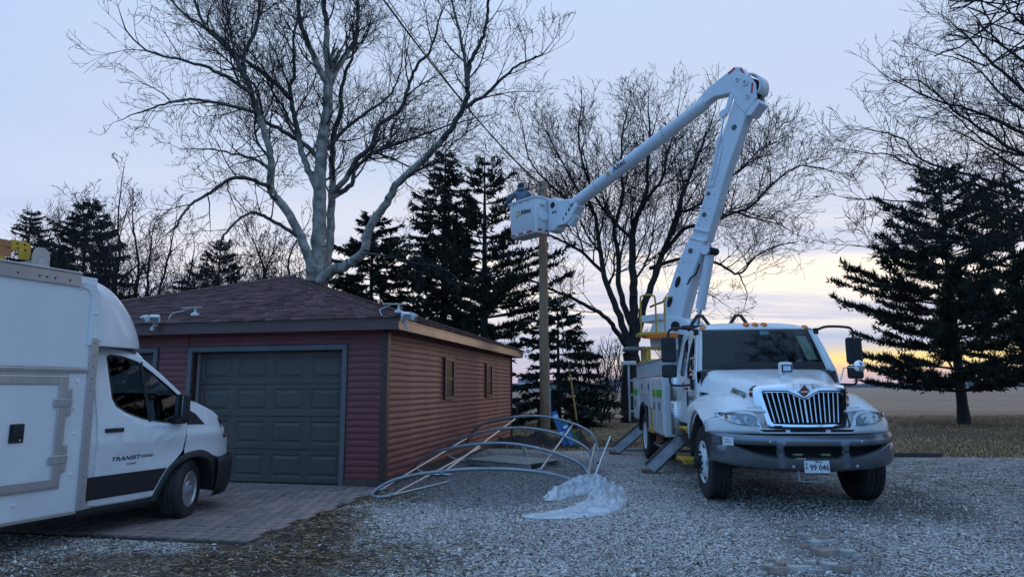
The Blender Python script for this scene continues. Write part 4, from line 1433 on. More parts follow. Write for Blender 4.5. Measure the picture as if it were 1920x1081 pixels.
# black boom rest frame behind the roof
rest_ = thing_part('boom_rest', truck)
mb = MB(); mb.box(-0.90, 0.28, 2.27, 2.37, 2.56, 2.64); mb.box(-0.8, -0.72, 2.28, 2.36, 1.2, 2.56); mb.box(0.7, 0.78, 2.28, 2.36, 1.2, 2.56); mb.box(0.28, 0.78, 2.28, 2.36, 2.56, 2.60)
mb.build('rest_beam', M_BLACKP, rest_, bevel=0.008)
for x in (-0.58, 0.10):
    mb = MB(); mb.tube([(x - 0.16, 2.32, 2.64), (x - 0.045, 2.32, 2.81), (x + 0.045, 2.32, 2.81), (x + 0.16, 2.32, 2.64)], 0.032, 8)
    mb.build('rest_horn', M_BLACKP, rest_)
# mirrors
for s in (-1, 1):
    mr = thing_part('mirror', truck)
    xm = s * (1.40 if s < 0 else 1.455)
    dzm = -0.03 if s < 0 else -0.06
    mb = MB(); mb.box(xm - 0.115, xm + 0.115, 0.86, 0.96, 1.96 + dzm, 2.36 + dzm)
    mb.build('mirror_head', M_BLACKP, mr, bevel=0.035, segs=3)
    mb = MB(); mb.box(xm - 0.115, xm + 0.115, 0.87, 0.97, 1.72 + dzm, 1.925 + dzm)
    mb.build('lower_mirror_head', M_BLACKP, mr, bevel=0.035, segs=3)
    for z0, z1 in ((1.95 + dzm, 2.36 + dzm), (1.74 + dzm, 1.91 + dzm)):
        mb = MB(); mb.box(xm - 0.10, xm + 0.10, 0.9605, 0.968, z0 + 0.03, z1 - 0.03)
        mb.build('mirror_glass', mat('mirror_silver', (0.8, 0.82, 0.85), 0.03, metal=1), mr)
    mb = MB(); mb.tube(smooth_path([(s * 0.93, 1.02, 2.42), (s * 1.08, 0.95, 2.475), (xm - s * 0.10, 0.90, 2.46), (xm - s * 0.015, 0.90, 2.42), (xm, 0.905, 2.30)], 4), 0.020, 8)
    mb.build('mirror_arm', M_BLACKP, mr, smooth=60)
    mb = MB(); mb.tube(smooth_path([(xm, 0.91, 1.72), (xm - s * 0.01, 0.90, 1.60), (xm - s * 0.1, 0.88, 1.565), (s * 1.03, 0.80, 1.58)], 4), 0.018, 8)
    mb.build('mirror_arm', M_BLACKP, mr, smooth=60)
    mb = MB(); mb.box(*sorted((s * 1.05, s * 1.10)), 0.74, 0.86, 1.50, 1.66)
    mb.build('mirror_bracket', M_BLACKP, mr, bevel=0.015)
    mb = MB(); mb.box(*sorted((s * 0.90, s * 0.97)), 0.98, 1.06, 2.36, 2.46)
    mb.build('mirror_bracket', M_BLACKP, mr, bevel=0.015)
cm = thing_part('hood_mirror', truck)
mb = MB(); mb.lathe([(0.0, -0.045), (0.05, -0.035), (0.085, 0.0), (0.08, 0.03), (0.0, 0.045)], (1.24, 0.28, 1.835), 'y', 20)
mb.build('convex_head', M_CHROME, cm, smooth=60)
mb = MB(); mb.tube([(0.96, 0.30, 1.62), (1.02, 0.29, 1.81), (1.20, 0.29, 1.82)], 0.009, 6)
mb.build('mirror_stem', M_CHROME, cm)
# hood work lamp
hlp = thing_part('hood_lamp', truck)
c0 = hood_pt(-0.07, -0.42)
zb_ = c0.z
mb = MB(); mb.box(c0.x - 0.085, c0.x + 0.085, -0.45, -0.33, zb_ + 0.045, zb_ + 0.205)
mb.build('lamp_body', M_WHITE, hlp, bevel=0.03, segs=3)
mb = MB(); mb.box(c0.x - 0.072, c0.x + 0.072, -0.457, -0.4495, zb_ + 0.065, zb_ + 0.165)
mb.build('lamp_bezel', M_BLACKP, hlp, bevel=0.01)
mb = MB(); mb.box(c0.x - 0.052, c0.x + 0.052, -0.461, -0.4565, zb_ + 0.085, zb_ + 0.15)
mb.build('lamp_lens', M_LENS, hlp)
mb = MB(); mb.lathe([(0.085, -0.015), (0.08, 0.02), (0.035, 0.04), (0.03, 0.06)], (c0.x, -0.40, zb_), 'z', 18)
mb.build('lamp_foot', M_WHITE, hlp, smooth=50)
# lettering on hood and door
pa, pb, pc = hood_pt(-0.90, -0.30), hood_pt(-0.90, -0.50), hood_pt(-0.80, -0.40)
pm_ = hood_pt(-0.895, -0.36)
pm_ = hood_pt(-0.93, -0.40)
xd = hood_pt(-0.93, -0.55) - hood_pt(-0.93, -0.2)
yd = Vector((0.35, 0.25, 1))
MFh = frame(pm_, xd, yd)
MFh.translation = pm_ + (MFh.to_3x3() @ Vector((0, 0, 1))) * 0.022
text_part('fleet_number', '890256', 0.12, M_INK, MFh, truck, bold=0.002)
MD = frame((-1.0665, 0.98, 1.36), (0, -1, 0), (0, 0, 1))
text_part('door_name', 'comed', 0.16, mat('grey_lettering', (0.16, 0.17, 0.20), 0.5), MD @ Matrix.Translation((-0.03, 0.02, 0)), cab)
mb = MB(); mb.lathe([(0.075, -0.0005), (0.075, 0.0015)], (0, 0, 0), 'x', 24)
for v_i in range(len(mb.v)):
    x, y, z = mb.v[v_i]
    mb.v[v_i] = (-1.0675 + x, 1.28 + y * 0.8, 1.33 + z * 2.0)
mb.build('door_roundel', M_INK, cab)
fl = thing_part('flag_decal', truck)
for k in range(7):
    mb = MB(); mb.box(-1.0685, -1.066, 1.48, 1.66, 1.49 + k * 0.018, 1.49 + (k + 1) * 0.018 - 0.0005)
    mb.build('stripe', mat('flag_red', (0.42, 0.03, 0.04), 0.5) if k % 2 == 0 else M_WHITE, fl)
mb = MB(); mb.box(-1.0692, -1.0687, 1.58, 1.66, 1.544, 1.616)
mb.build('canton', mat('flag_blue', (0.03, 0.05, 0.22), 0.5), fl)
mb = MB(); mb.box(-0.945 - 0.07, -0.945 - 0.066, 0.52, 0.60, 1.42, 1.45)
mb.build('hood_badge', M_INK, truck)

# wheels --------------------------------------------------------------
def tyre(mb, c, r, w_, n=44):
    h = w_ / 2
    prof = [(r * 0.56, -h * 0.85), (r * 0.66, -h * 1.0), (r * 0.85, -h * 1.04), (r * 0.955, -h * 0.96), (r * 0.985, -h * 0.84)]
    for k in range(4):
        a = -h * 0.80 + k * h * 0.42
        prof += [(r, a), (r, a + h * 0.33), (r * 0.975, a + h * 0.345), (r * 0.975, a + h * 0.405)]
    prof = prof[:-2]
    prof += [(r * 0.985, h * 0.84), (r * 0.955, h * 0.96), (r * 0.85, h * 1.04), (r * 0.66, h * 1.0), (r * 0.56, h * 0.85)]
    mb.lathe(prof, c, 'x', n, close=True)
def wheel(c, s, front=True, w_=0.28, parent=truck):
    wl_ = thing_part('wheel', parent)
    mb = MB(); tyre(mb, c, 0.50, w_)
    mb.build('tyre', M_RUBBER, wl_, smooth=35)
    o = s * w_ / 2
    M_RIM = mat('white_steel_wheel', (0.72, 0.73, 0.74), 0.4, var=0.15, vscale=8)
    if front:
        prof = [(0.285, o * 0.86), (0.292, o * 0.98), (0.28, o * 1.0), (0.262, o * 0.80), (0.235, o * 0.70), (0.205, o * 1.02), (0.165, o * 1.22), (0.14, o * 1.24), (0.0, o * 1.24)]
    else:
        prof = [(0.285, o * 0.86), (0.292, o * 0.98), (0.28, o * 1.0), (0.262, o * 0.7), (0.24, o * 0.1), (0.17, o * -0.1), (0.14, o * -0.1), (0.0, o * -0.1)]
    mb = MB(); mb.lathe(prof, c, 'x', 36)
    rim = mb.build('rim', M_RIM, wl_, smooth=40)
    hub_o = o * 1.24 if front else -o * 0.1
    mb = MB(); mb.lathe([(0.085, hub_o), (0.082, hub_o + s * 0.06), (0.06, hub_o + s * 0.085), (0, hub_o + s * 0.088)], c, 'x', 20)
    mb.build('hub', M_DARK if front else M_STEEL, wl_, smooth=40)
    for k in range(10):
        a = 2 * math.pi * k / 10
        mb = MB(); mb.lathe([(0.019, hub_o), (0.018, hub_o + s * 0.035), (0.01, hub_o + s * 0.045)], (c[0], c[1] + 0.142 * math.cos(a), c[2] + 0.142 * math.sin(a)), 'x', 6)
        mb.build('lug_nut', M_BLACKP if front else M_STEEL, wl_)
    if front:
        for k in range(5):
            a = 2 * math.pi * (k + 0.5) / 5
            mb = MB(); mb.lathe([(0.034, o * 0.93), (0.034, o * 0.97)], (c[0] + s * 0.004, c[1] + 0.222 * math.cos(a), c[2] + 0.222 * math.sin(a)), 'x', 14)
            mb.build('hand_hole', M_DARK, wl_)
for s in (-1, 1):
    wheel((s * 1.0, 0.0, 0.50), s, True)
    wheel((s * 1.09, 5.28, 0.50), s, False)
    wheel((s * 0.76, 5.28, 0.50), s, False)
# chassis
mb = MB()
for s in (-1, 1):
    mb.box(s * 0.43 - 0.04, s * 0.43 + 0.04, -0.85, 7.1, 0.72, 0.95)
mb.build('frame_rail', M_DARK, truck, bevel=0.01)
mb = MB(); mb.tube([(-0.95, 0, 0.48), (0.95, 0, 0.48)], 0.06, 8)
mb.build('front_axle', M_DARK, truck)
mb = MB(); mb.tube([(-0.95, 5.28, 0.50), (0.95, 5.28, 0.50)], 0.09, 8); mb.lathe([(0.0, -0.2), (0.18, -0.1), (0.2, 0), (0.18, 0.1), (0, 0.2)], (0, 5.28, 0.5), 'x', 14)
mb.build('rear_axle', M_DARK, truck)
mb = MB(); mb.box(-0.38, 0.38, -0.6, 0.7, 0.45, 0.95)
mb.build('engine', M_DARK, truck, bevel=0.08)
mb = MB(); mb.lathe([(0.0, 0.9), (0.30, 0.92), (0.30, 2.15), (0, 2.17)], (0.72, 0, 0.66), 'y', 18)
mb.build('fuel_tank', M_DARK, truck, smooth=40)
mb = MB(); mb.box(-1.02, -0.50, 0.78, 2.0, 0.55, 0.93)
mb.build('battery_box', M_DARK, truck, bevel=0.03)
for y0, y1, z, x0, x1 in ((0.82, 1.45, 0.88, -1.20, -0.98), (0.72, 1.30, 0.42, -1.28, -1.0)):
    st = thing_part('step', truck)
    for k in range(4):
        xx = x0 + (x1 - x0) * (k + 0.1) / 4
        mb = MB(); mb.box(xx, xx + (x1 - x0) / 4 * 0.7, y0, y1, z, z + 0.035)
        mb.build('tread_bar', M_YELLOW, st, bevel=0.004)
    mb = MB(); mb.box(x0, x1, y0, y0 + 0.03, z - 0.03, z - 0.001); mb.box(x0, x1, y1 - 0.03, y1, z - 0.03, z - 0.001)
    mb.build('step_rail', M_YELLOW, st)
    mb = MB()
    for yy in (y0 + 0.06, y1 - 0.1):
        mb.box(x1 - 0.06, x1, yy, yy + 0.04, z - 0.02, 0.93 if z < 0.8 else z + 0.05)
    mb.build('step_hanger', M_DARK, st)
mb = MB(); mb.box(-1.07, -0.98, 0.60, 0.78, 0.42, 0.95)
mb.build('mud_guard', mat('grey_wheel_liner', (0.05, 0.052, 0.055)), truck, bevel=0.01)
# exhaust shield between cab and body
ex = thing_part('exhaust_shield', truck)
for z0, z1 in ((0.72, 1.30), (1.305, 1.78)):
    mb = MB(); mb.grid([[(-1.02 + 0.14 * math.cos(a), 2.34 + 0.11 * math.sin(a), z) for a in np.linspace(R(60), R(330), 14)] for z in (z0, z1)])
    sh = mb.build('shield', M_ALU, ex, smooth=60, solid=0.006)
    for k in range(int((z1 - z0) / 0.045)):
        mb = MB(); a = R(215); mb.obox((-1.02 + 0.143 * math.cos(a), 2.34 + 0.113 * math.sin(a), z0 + 0.03 + k * 0.045), (0.008, 0.05, 0.012), Matrix.Rotation(a, 3, 'Z'))
        mb.build('vent_slot', M_DARK, ex)
mb = MB(); mb.tube([(-1.02, 2.34, 0.6), (-1.02, 2.34, 2.2)], 0.06, 12)
mb.build('exhaust_pipe', M_STEEL, ex)

# utility body ---------------------------------------------------------
body = thing_part('utility_body', truck)
M_BODY = M_WHITE
for s in (-1, 1):
    mb = MB()
    X0, X1 = sorted((s * 0.86, s * 1.24))
    mb.box(X0, X1, 2.52, 4.60, 0.66, 1.78)
    mb.box(X0, X1, 4.601, 5.96, 1.16, 1.78)
    mb.box(X0, X1, 5.961, 7.05, 0.80, 1.78)
    mb.build('side_pack', M_BODY, body, bevel=0.012)
    mb = MB(); mb.box(X0 + 0.03 * (s < 0), X1 - 0.03 * (s > 0), 2.55, 6.6, 1.785, 2.06)
    mb.build('top_box', mat('light_grey_box', (0.52, 0.53, 0.54), 0.45, var=0.06, vscale=3), body, bevel=0.012)
    for k in range(3):
        mb = MB(); mb.box(X0 + 0.01, X1 + 0.0, 2.56 + k * 1.36, 3.86 + k * 1.36, 2.061, 2.085)
        mb.build('box_lid', mat('light_grey_box', (0.5, 0.5, 0.5)), body, bevel=0.006)
    xo = s * 1.24
    doors = [(2.56, 3.30, 0.70, 1.745), (3.34, 3.78, 0.70, 1.745), (3.98, 4.57, 1.14, 1.745), (4.62, 5.94, 1.38, 1.745), (6.02, 7.0, 0.84, 1.745)]
    for (y0, y1, z0, z1) in doors:
        mb = MB(); mb.box(*sorted((xo + s * 0.0005, xo + s * 0.022)), y0, y1, z0, z1)
        d = mb.build('compartment_door', M_BODY, truck, bevel=0.008)
        mb = MB(); mb.box(*sorted((xo + s * 0.0225, xo + s * 0.034)), (y0 + y1) / 2 - 0.035, (y0 + y1) / 2 + 0.035, 1.50 if z0 > 1 else 1.12, 1.62 if z0 > 1 else 1.26)
        mb.build('latch', M_BLACKP, d, bevel=0.006)
        if z0 < 1:
            mb = MB(); mb.box(*sorted((xo + s * 0.0225, xo + s * 0.0245)), y0 + 0.01, y1 - 0.01, 1.36, 1.50)
            mb.build('green_stripe', mat('lime_green_vinyl', (0.10, 0.42, 0.03), 0.4, var=0.15, vscale=9), d)
        mb = MB(); mb.box(*sorted((xo + s * 0.0005, xo + s * 0.03)), y0, y1, z1 + 0.004, z1 + 0.022)
        mb.build('drip_rail', M_ALU, d)
    mb = MB(); mb.box(*sorted((xo + s * 0.0005, xo + s * 0.012)), 3.99, 4.20, 0.70, 1.12)
    mb.build('yellow_panel', M_YELLOW, body)
    mb = MB(); mb.box(*sorted((xo + s * 0.001, xo + s * 0.02)), 3.80, 4.60, 0.64, 0.70)
    mb.build('yellow_sill', M_YELLOW, body)
    # wheel arch flare
    mb = MB()
    rows = []
    for a in np.linspace(R(5), R(175), 20):
        rows.append([(s * xx, 5.28 + rr2 * math.cos(a), 0.52 + rr2 * math.sin(a)) for xx, rr2 in ((1.0, 0.66), (1.27, 0.66), (1.275, 0.70), (1.25, 0.72))])
    mb.grid(rows)
    mb.build('wheel_arch', M_BLACKP, body, smooth=50)
mb = MB(); mb.box(-0.859, 0.859, 2.53, 7.04, 1.00, 1.06)
mb.build('deck', mat('deck_plate', (0.25, 0.26, 0.27), 0.6), body)
mb = MB(); mb.box(-0.86, 0.86, 2.52, 2.56, 1.061, 1.9)
mb.build('bulkhead', M_BODY, body)
# hoses under the body, by the wheel
for k in range(3):
    mb = MB(); mb.tube(smooth_path([(-1.12, 3.6, 0.52 + k * 0.045), (-1.16, 3.95, 0.47 + k * 0.05), (-1.1, 4.25, 0.54 + k * 0.03), (-0.9, 4.4, 0.6)], 4), 0.02, 6)
    mb.build('hose', mat('rusty_hose', (0.30, 0.10, 0.06), 0.6), truck)
mb = MB(); mb.box(-1.18, -0.7, 3.55, 4.35, 0.40, 0.435)
mb.build('hose_tray', M_ALU, truck)
# yellow access platform and rails
pf = thing_part('access_platform', truck)
mb = MB(); mb.box(-1.22, -0.75, 4.6, 6.2, 2.09, 2.14)
mb.build('lower_deck', M_YELLOW, pf, bevel=0.006)
mb = MB(); mb.box(-1.36, -0.62, 4.75, 5.35, 2.66, 2.73)
mb.build('upper_deck', M_YELLOW, pf, bevel=0.006)
for x in (-1.15, -0.68):
    mb = MB(); mb.box(x - 0.035, x + 0.035, 4.8, 4.88, 2.141, 2.36); mb.box(x - 0.035, x + 0.035, 5.4, 5.48, 2.141, 2.36); mb.box(x - 0.035, x + 0.035, 4.8, 5.48, 2.361, 2.42)
    mb.build('deck_stand', M_YELLOW, pf)
mb = MB(); mb.box(-1.15, -0.68, 4.82, 4.88, 2.362, 2.42); mb.tube([(-0.9, 5.05, 2.42), (-0.9, 5.05, 2.66)], 0.06, 10)
mb.build('deck_post', M_YELLOW, pf)
for x0, x1, h in ((-1.30, -0.98, 3.55), (-0.78, -0.46, 3.50)):
    for y in (4.80,):
        mb = MB(); mb.tube(smooth_path([(x0, y, 2.73), (x0, y, h - 0.12), (x0 + 0.05, y, h - 0.02), ((x0 + x1) / 2, y, h), (x1 - 0.05, y, h - 0.02), (x1, y, h - 0.12), (x1, y, 2.73)], 4), 0.020, 8)
        mb.build('hand_rail', M_YELLOW, pf, smooth=60)
mb = MB(); mb.box(-1.56, -1.10, 5.6, 6.3, 2.42, 2.47)
mb.build('side_shelf', M_STEEL, pf)
mb = MB(); mb.box(-1.2, -1.1, 5.7, 5.8, 2.1, 2.42)
mb.build('shelf_leg', M_STEEL, pf)
# rear corner post with lamp head
rp = thing_part('corner_lamp_post', truck)
mb = MB(); mb.tube([(-1.36, 7.0, 0.72), (-1.36, 7.0, 2.10)], 0.028, 8)
mb.build('post', M_ALU, rp)
mb = MB(); mb.box(-1.53, -1.17, 6.86, 7.1, 2.10, 2.19)
mb.build('lamp_head', M_LAMPW, rp, bevel=0.02)
for z in (0.95, 1.35, 1.7):
    mb = MB(); mb.box(-1.34, -1.22, 6.96, 7.02, z, z + 0.04)
    mb.build('post_clamp', M_ALU, rp)
# outriggers
for s in (-1, 1):
    for (top, foot) in (((-0.88, 2.62, 0.70), (-1.50, 2.78, 0.035)), ((-0.92, 6.25, 0.82), (-1.80, 6.30, 0.035))):
        og = thing_part('outrigger', truck)
        a, b = Vector((s * -top[0], top[1], top[2])), Vector((s * -foot[0], foot[1], foot[2] + 0.05))
        mb = MB(); mb.beam(a, b, 0.20, 0.10, (0, -1, 0))
        mb.build('leg_plate', mat('scuffed_grey_plate', (0.55, 0.57, 0.60), 0.5, metal=0.1, var=0.35, vscale=6), og, bevel=0.006)
        for q in (-1, 1):
            mb = MB(); off = (b - a).normalized().cross(Vector((0, 1, 0))) * (q * 0.112); mb.beam(a + off, b + off, 0.022, 0.15, (0, -1, 0))
            mb.build('leg_flange', mat('black_worn_steel', (0.04, 0.04, 0.042), 0.55, var=0.4, vscale=9), og)
        mb = MB(); mb.obox((b.x + s * 0.02, b.y, 0.03), (0.24, 0.30, 0.045), Matrix.Rotation(R(6), 3, 'Y'))
        mb.build('foot_pad', mat('rusty_steel', (0.14, 0.08, 0.05), 0.8, var=0.4, vscale=14), og, bevel=0.01)
# turret and pedestal
tu = thing_part('turret', truck)
mb = MB(); mb.lathe([(0.42, 1.06), (0.42, 2.2), (0.50, 2.22), (0.50, 2.34), (0.40, 2.36)], (0.0, 4.80, 0), 'z', 28)
mb.build('pedestal', M_WHITE, tu, smooth=40)

# booms: built in the vertical plane of the boom ------------------------
BP = Vector((3.6926, 14.40, 0))
BA, BMd = Vector((0.63614, -0.77158, 0)), Vector((0.77158, 0.63614, 0))
BF = Matrix((BA, BMd, Vector((0, 0, 1)))).transposed().to_4x4()
BF.translation = BP
BM_ = TINV @ BF
M_BOOM = mat('white_boom_paint', (0.70, 0.73, 0.76), 0.38, var=0.07, vscale=2.2)
def bprism(name, pts, m0, m1, m_, parent, bev=0.02):
    mb = MB(BM_); mb.prism(pts, m0, m1, 'xz')
    return mb.build(name, m_, parent, bevel=bev, segs=2)
def bdisc(name, a, z, r_, m0, m1, m_, parent, n=24, stretch=1.0, tilt=0.0):
    mb = MB(BM_)
    mb.lathe([(0.0, m0), (r_, m0), (r_, m1), (0.0, m1)], (0, 0, 0), 'y', n)
    c, s_ = math.cos(tilt), math.sin(tilt)
    for i, (x, y, zz) in enumerate(mb.v):
        zz *= stretch
        mb.v[i] = (a + x * c - zz * s_, y, z + x * s_ + zz * c)
    return mb.build(name, m_, parent, smooth=40)
# turret cheeks
bprism('turret_head', [(-0.62, 2.36), (-0.66, 2.75), (-0.45, 3.12), (0.25, 3.0), (0.75, 2.62), (0.85, 2.30)], -0.30, 0.34, M_BOOM, tu)
bprism('turret_bracket', [(-0.86, 2.98), (-0.86, 3.13), (-0.30, 3.15), (-0.22, 3.0)], -0.36, 0.1, M_BOOM, tu, 0.015)
bdisc('turret_pin', 0.08, 2.84, 0.10, -0.345, -0.25, M_DARK, tu)
bprism('turret_light', [(-0.60, 2.60), (-0.60, 2.70), (0.30, 2.66), (0.30, 2.56)], -0.62, -0.45, M_ORANGE, tu, 0.01)
lb = thing_part('lower_boom', truck)
low = [(-0.41, 3.05), (-0.21, 3.60), (0.10, 4.25), (0.41, 4.72), (0.78, 4.57), (0.75, 4.48), (0.44, 3.85), (0.09, 2.90), (-0.17, 2.82)]
bprism('boom_stub', low, -0.165, 0.165, M_BOOM, lb, 0.03)
up = [(0.40, 4.68), (0.627, 5.13), (0.82, 5.57), (0.98, 6.05), (1.18, 6.46), (1.64, 7.44), (2.00, 7.27), (1.91, 7.02), (1.37, 5.93), (1.10, 5.25), (0.82, 4.58)]
bprism('boom_box', up, -0.13, 0.13, M_BOOM, lb, 0.025)
bprism('boom_cover', [(0.90, 5.75), (1.10, 6.24), (1.28, 6.58), (1.34, 6.55), (1.23, 6.15), (1.06, 5.72)], -0.152, -0.128, M_BOOM, lb, 0.012)
for (a0, z0, a1, z1) in ((0.53, 4.90, 0.88, 4.77), (0.44, 4.71, 0.79, 4.58)):
    mb = MB(BM_); mb.beam((a0, -0.14, z0), (a1, -0.14, z1), 0.06, 0.045, (0, 0, 1))
    bb = mb.build('joint_band', M_BOOM, lb, bevel=0.006)
    for k in range(7):
        t = (k + 0.5) / 7
        bdisc('rivet', a0 + (a1 - a0) * t, z0 + (z1 - z0) * t, 0.012, -0.18, -0.165, M_STEEL, lb, 8)
TB = R(-24)
bdisc('oval_port', 0.082, 3.81, 0.065, -0.173, -0.15, M_DARK, lb, 24, 2.0, TB)
bdisc('oval_port', -0.152, 3.40, 0.065, -0.173, -0.15, M_DARK, lb, 24, 2.0, TB)
bdisc('port_rim', 0.082, 3.81, 0.10, -0.1695, -0.15, M_BOOM, lb, 24, 1.7, TB)
bdisc('port_rim', -0.152, 3.40, 0.10, -0.1695, -0.15, M_BOOM, lb, 24, 1.7, TB)
for a, z, r_ in ((0.44, 4.44, 0.06), (0.80, 5.17, 0.055), (1.01, 5.78, 0.05), (0.93, 5.60, 0.045), (1.62, 6.86, 0.06)):
    bdisc('round_port', a, z, r_, -0.172 if z < 4.5 else -0.138, -0.12, mat('port_shadow_steel', (0.10, 0.10, 0.10), 0.5, metal=0.3), lb, 18)
for a, z in ((0.72, 5.08), (0.86, 5.02), (0.80, 5.32), (0.94, 5.28), (0.66, 4.98), (1.08, 5.55), (0.25, 4.22), (0.15, 4.02), (0.42, 4.20), (0.55, 4.42)):
    bdisc('rivet', a, z, 0.013, -0.175 if z < 4.5 else -0.14, -0.12, M_STEEL, lb, 8)
# lift cylinder
lc = thing_part('lift_cylinder', truck)
for nm, p, q, r_, m_ in (('barrel', (0.50, 0.0, 3.18), (0.80, 0.0, 4.32), 0.105, M_BOOM), ('rod', (0.37, 0.0, 2.72), (0.50, 0.0, 3.2), 0.05, M_CHROME)):
    mb = MB(BM_); mb.tube([p, q], r_, 20)
    mb.build(nm, m_, lc, smooth=40)
mb = MB(BM_); mb.tube([(0.80, -0.17, 4.40), (0.80, 0.17, 4.40)], 0.095, 20)
mb.build('pin', M_BOOM, lc, smooth=40)
mb = MB(BM_); mb.tube([(0.88, -0.12, 4.38), (0.88, 0.12, 4.38)], 0.08, 16)
mb.build('cap', M_DARK, lc, smooth=40)
mb = MB(BM_); mb.tube(smooth_path([(0.32, -0.16, 3.72), (0.42, -0.18, 3.85), (0.55, -0.17, 3.92), (0.64, -0.15, 4.12)], 5), 0.018, 6)
mb.build('hydraulic_hose', M_DARK, lc)
# elbow
el = thing_part('elbow', truck)
bprism('knuckle', [(1.66, 7.42), (1.70, 7.90), (1.84, 7.97), (2.05, 7.84), (2.18, 7.60), (2.18, 7.30), (2.08, 7.20), (1.96, 7.12), (1.90, 7.05)], -0.17, -0.125, M_BOOM, el, 0.02)
bprism('knuckle', [(1.66, 7.42), (1.70, 7.90), (1.84, 7.97), (2.05, 7.84), (2.18, 7.60), (2.18, 7.30), (2.08, 7.20), (1.96, 7.12), (1.90, 7.05)], 0.125, 0.17, M_BOOM, el, 0.02)
mb = MB(BM_)
arc = [(1.98 + 0.31 * math.cos(a), 7.58 + 0.31 * math.sin(a)) for a in np.linspace(R(80), R(-40), 14)]
mb.grid([[(a, m_, z) for m_ in (-0.15, 0.15)] for a, z in arc])
mb.grid([[(1.98 + (a - 1.98) * f, m_, 7.58 + (z - 7.58) * f) for f, m_ in ((1.0, -0.15), (0.88, -0.152))] for a, z in arc])
mb.build('rounded_guard', M_BOOM, el, smooth=50, solid=0.02)
mb = MB(BM_); mb.tube([(1.98, -0.098, 7.58), (1.98, 0.098, 7.58)], 0.22, 24)
mb.build('drum', M_DARK, el, smooth=40)
bprism('foot_block', [(1.90, 7.02), (1.98, 7.16), (2.20, 7.28), (2.24, 7.18), (2.02, 6.98)], -0.16, 0.16, M_BOOM, el, 0.015)
for a, z, r_ in ((1.95, 7.72, 0.075), (1.99, 7.40, 0.05), (1.78, 7.84, 0.05)):
    bdisc('pivot_pin', a, z, r_, -0.20, -0.17, M_BOOM, el, 20)
    bdisc('pin_centre', a, z, r_ * 0.45, -0.207, -0.20, M_STEEL, el, 14)
bprism('red_reflector', [(2.06, 7.44), (2.10, 7.43), (2.13, 7.64), (2.09, 7.65)], -0.176, -0.1705, M_RED, el, 0)
# upper boom
ub = thing_part('upper_boom', truck)
e0, e1 = Vector((1.60, 0, 7.93)), Vector((-3.30, 0, 6.28))
bprism('boom_root', [(1.70, 8.18), (1.84, 8.12), (1.98, 7.86), (1.84, 7.62), (1.55, 7.64), (1.15, 7.70), (0.55, 7.50), (0.55, 7.64), (1.0, 7.95)], -0.11, 0.11, M_BOOM, ub, 0.025)
mb = MB(BM_)
L0 = e0.lerp(e1, 0.14)
mb.tube([L0, e0.lerp(e1, 0.35), e0.lerp(e1, 0.36), e1], [0.138, 0.150, 0.158, 0.165], 28)
mb.build('boom_tube', M_BOOM, ub, smooth=40)
for t in (0.36, 0.80, 0.98):
    p = e0.lerp(e1, t); q = e0.lerp(e1, t + 0.012)
    mb = MB(BM_); mb.tube([p, q], 0.172, 28)
    bb = mb.build('clamp_band', M_BOOM, ub, smooth=40)
    dr_ = (e1 - e0).normalized()
    n1_ = Vector((0, 1, 0)); n2_ = dr_.cross(n1_)
    for k in range(9):
        a = R(150 + k * 24)
        c = (p + q) / 2 + (n1_ * math.cos(a) + n2_ * math.sin(a)) * 0.174
        mb = MB(BM_); mb.obox(c, (0.022, 0.022, 0.022))
        mb.build('band_bolt', M_STEEL, ub)
bprism('red_reflector', [(1.53, 8.10), (1.69, 8.165), (1.715, 8.12), (1.555, 8.055)], -0.116, -0.1105, M_RED, ub, 0)
bprism('red_reflector', [(1.84, 8.10), (1.93, 7.93), (1.90, 7.91), (1.81, 8.07)], -0.116, -0.1105, M_RED, ub, 0)
tdir = (e0 - e1).normalized()
MT = BM_ @ frame(e0.lerp(e1, 0.66) + Vector((0, -0.166, 0)), tdir, Vector((-tdir.z, 0, tdir.x)))
text_part('boom_lettering', 'Altec', 0.20, M_INK, MT @ Matrix.Translation((0.14, 0, 0)), ub, bold=0.004)
mb = MB(MT); mb.box(-0.30, -0.20, -0.055, 0.055, 0, 0.002)
mb.build('logo_mark', M_YELLOW, ub)
# elbow link and cylinder beside the lower boom
bprism('elbow_link', [(1.36, 7.12), (1.30, 7.28), (1.46, 7.34), (1.68, 7.82), (1.77, 7.78), (1.54, 7.20)], -0.165, -0.132, M_BOOM, el, 0.012)
bdisc('link_pin', 1.40, 7.22, 0.08, -0.185, -0.125, M_BOOM, el, 20)
mb = MB(BM_); mb.tube([(1.27, -0.13, 6.70), (1.40, -0.13, 7.2)], 0.025, 12)
mb.build('cylinder_rod', M_CHROME, el, smooth=40)
mb = MB(BM_); mb.tube([(1.04, -0.14, 5.9), (1.28, -0.14, 6.75)], 0.045, 14)
mb.build('cylinder_barrel', M_BOOM, el, smooth=40)
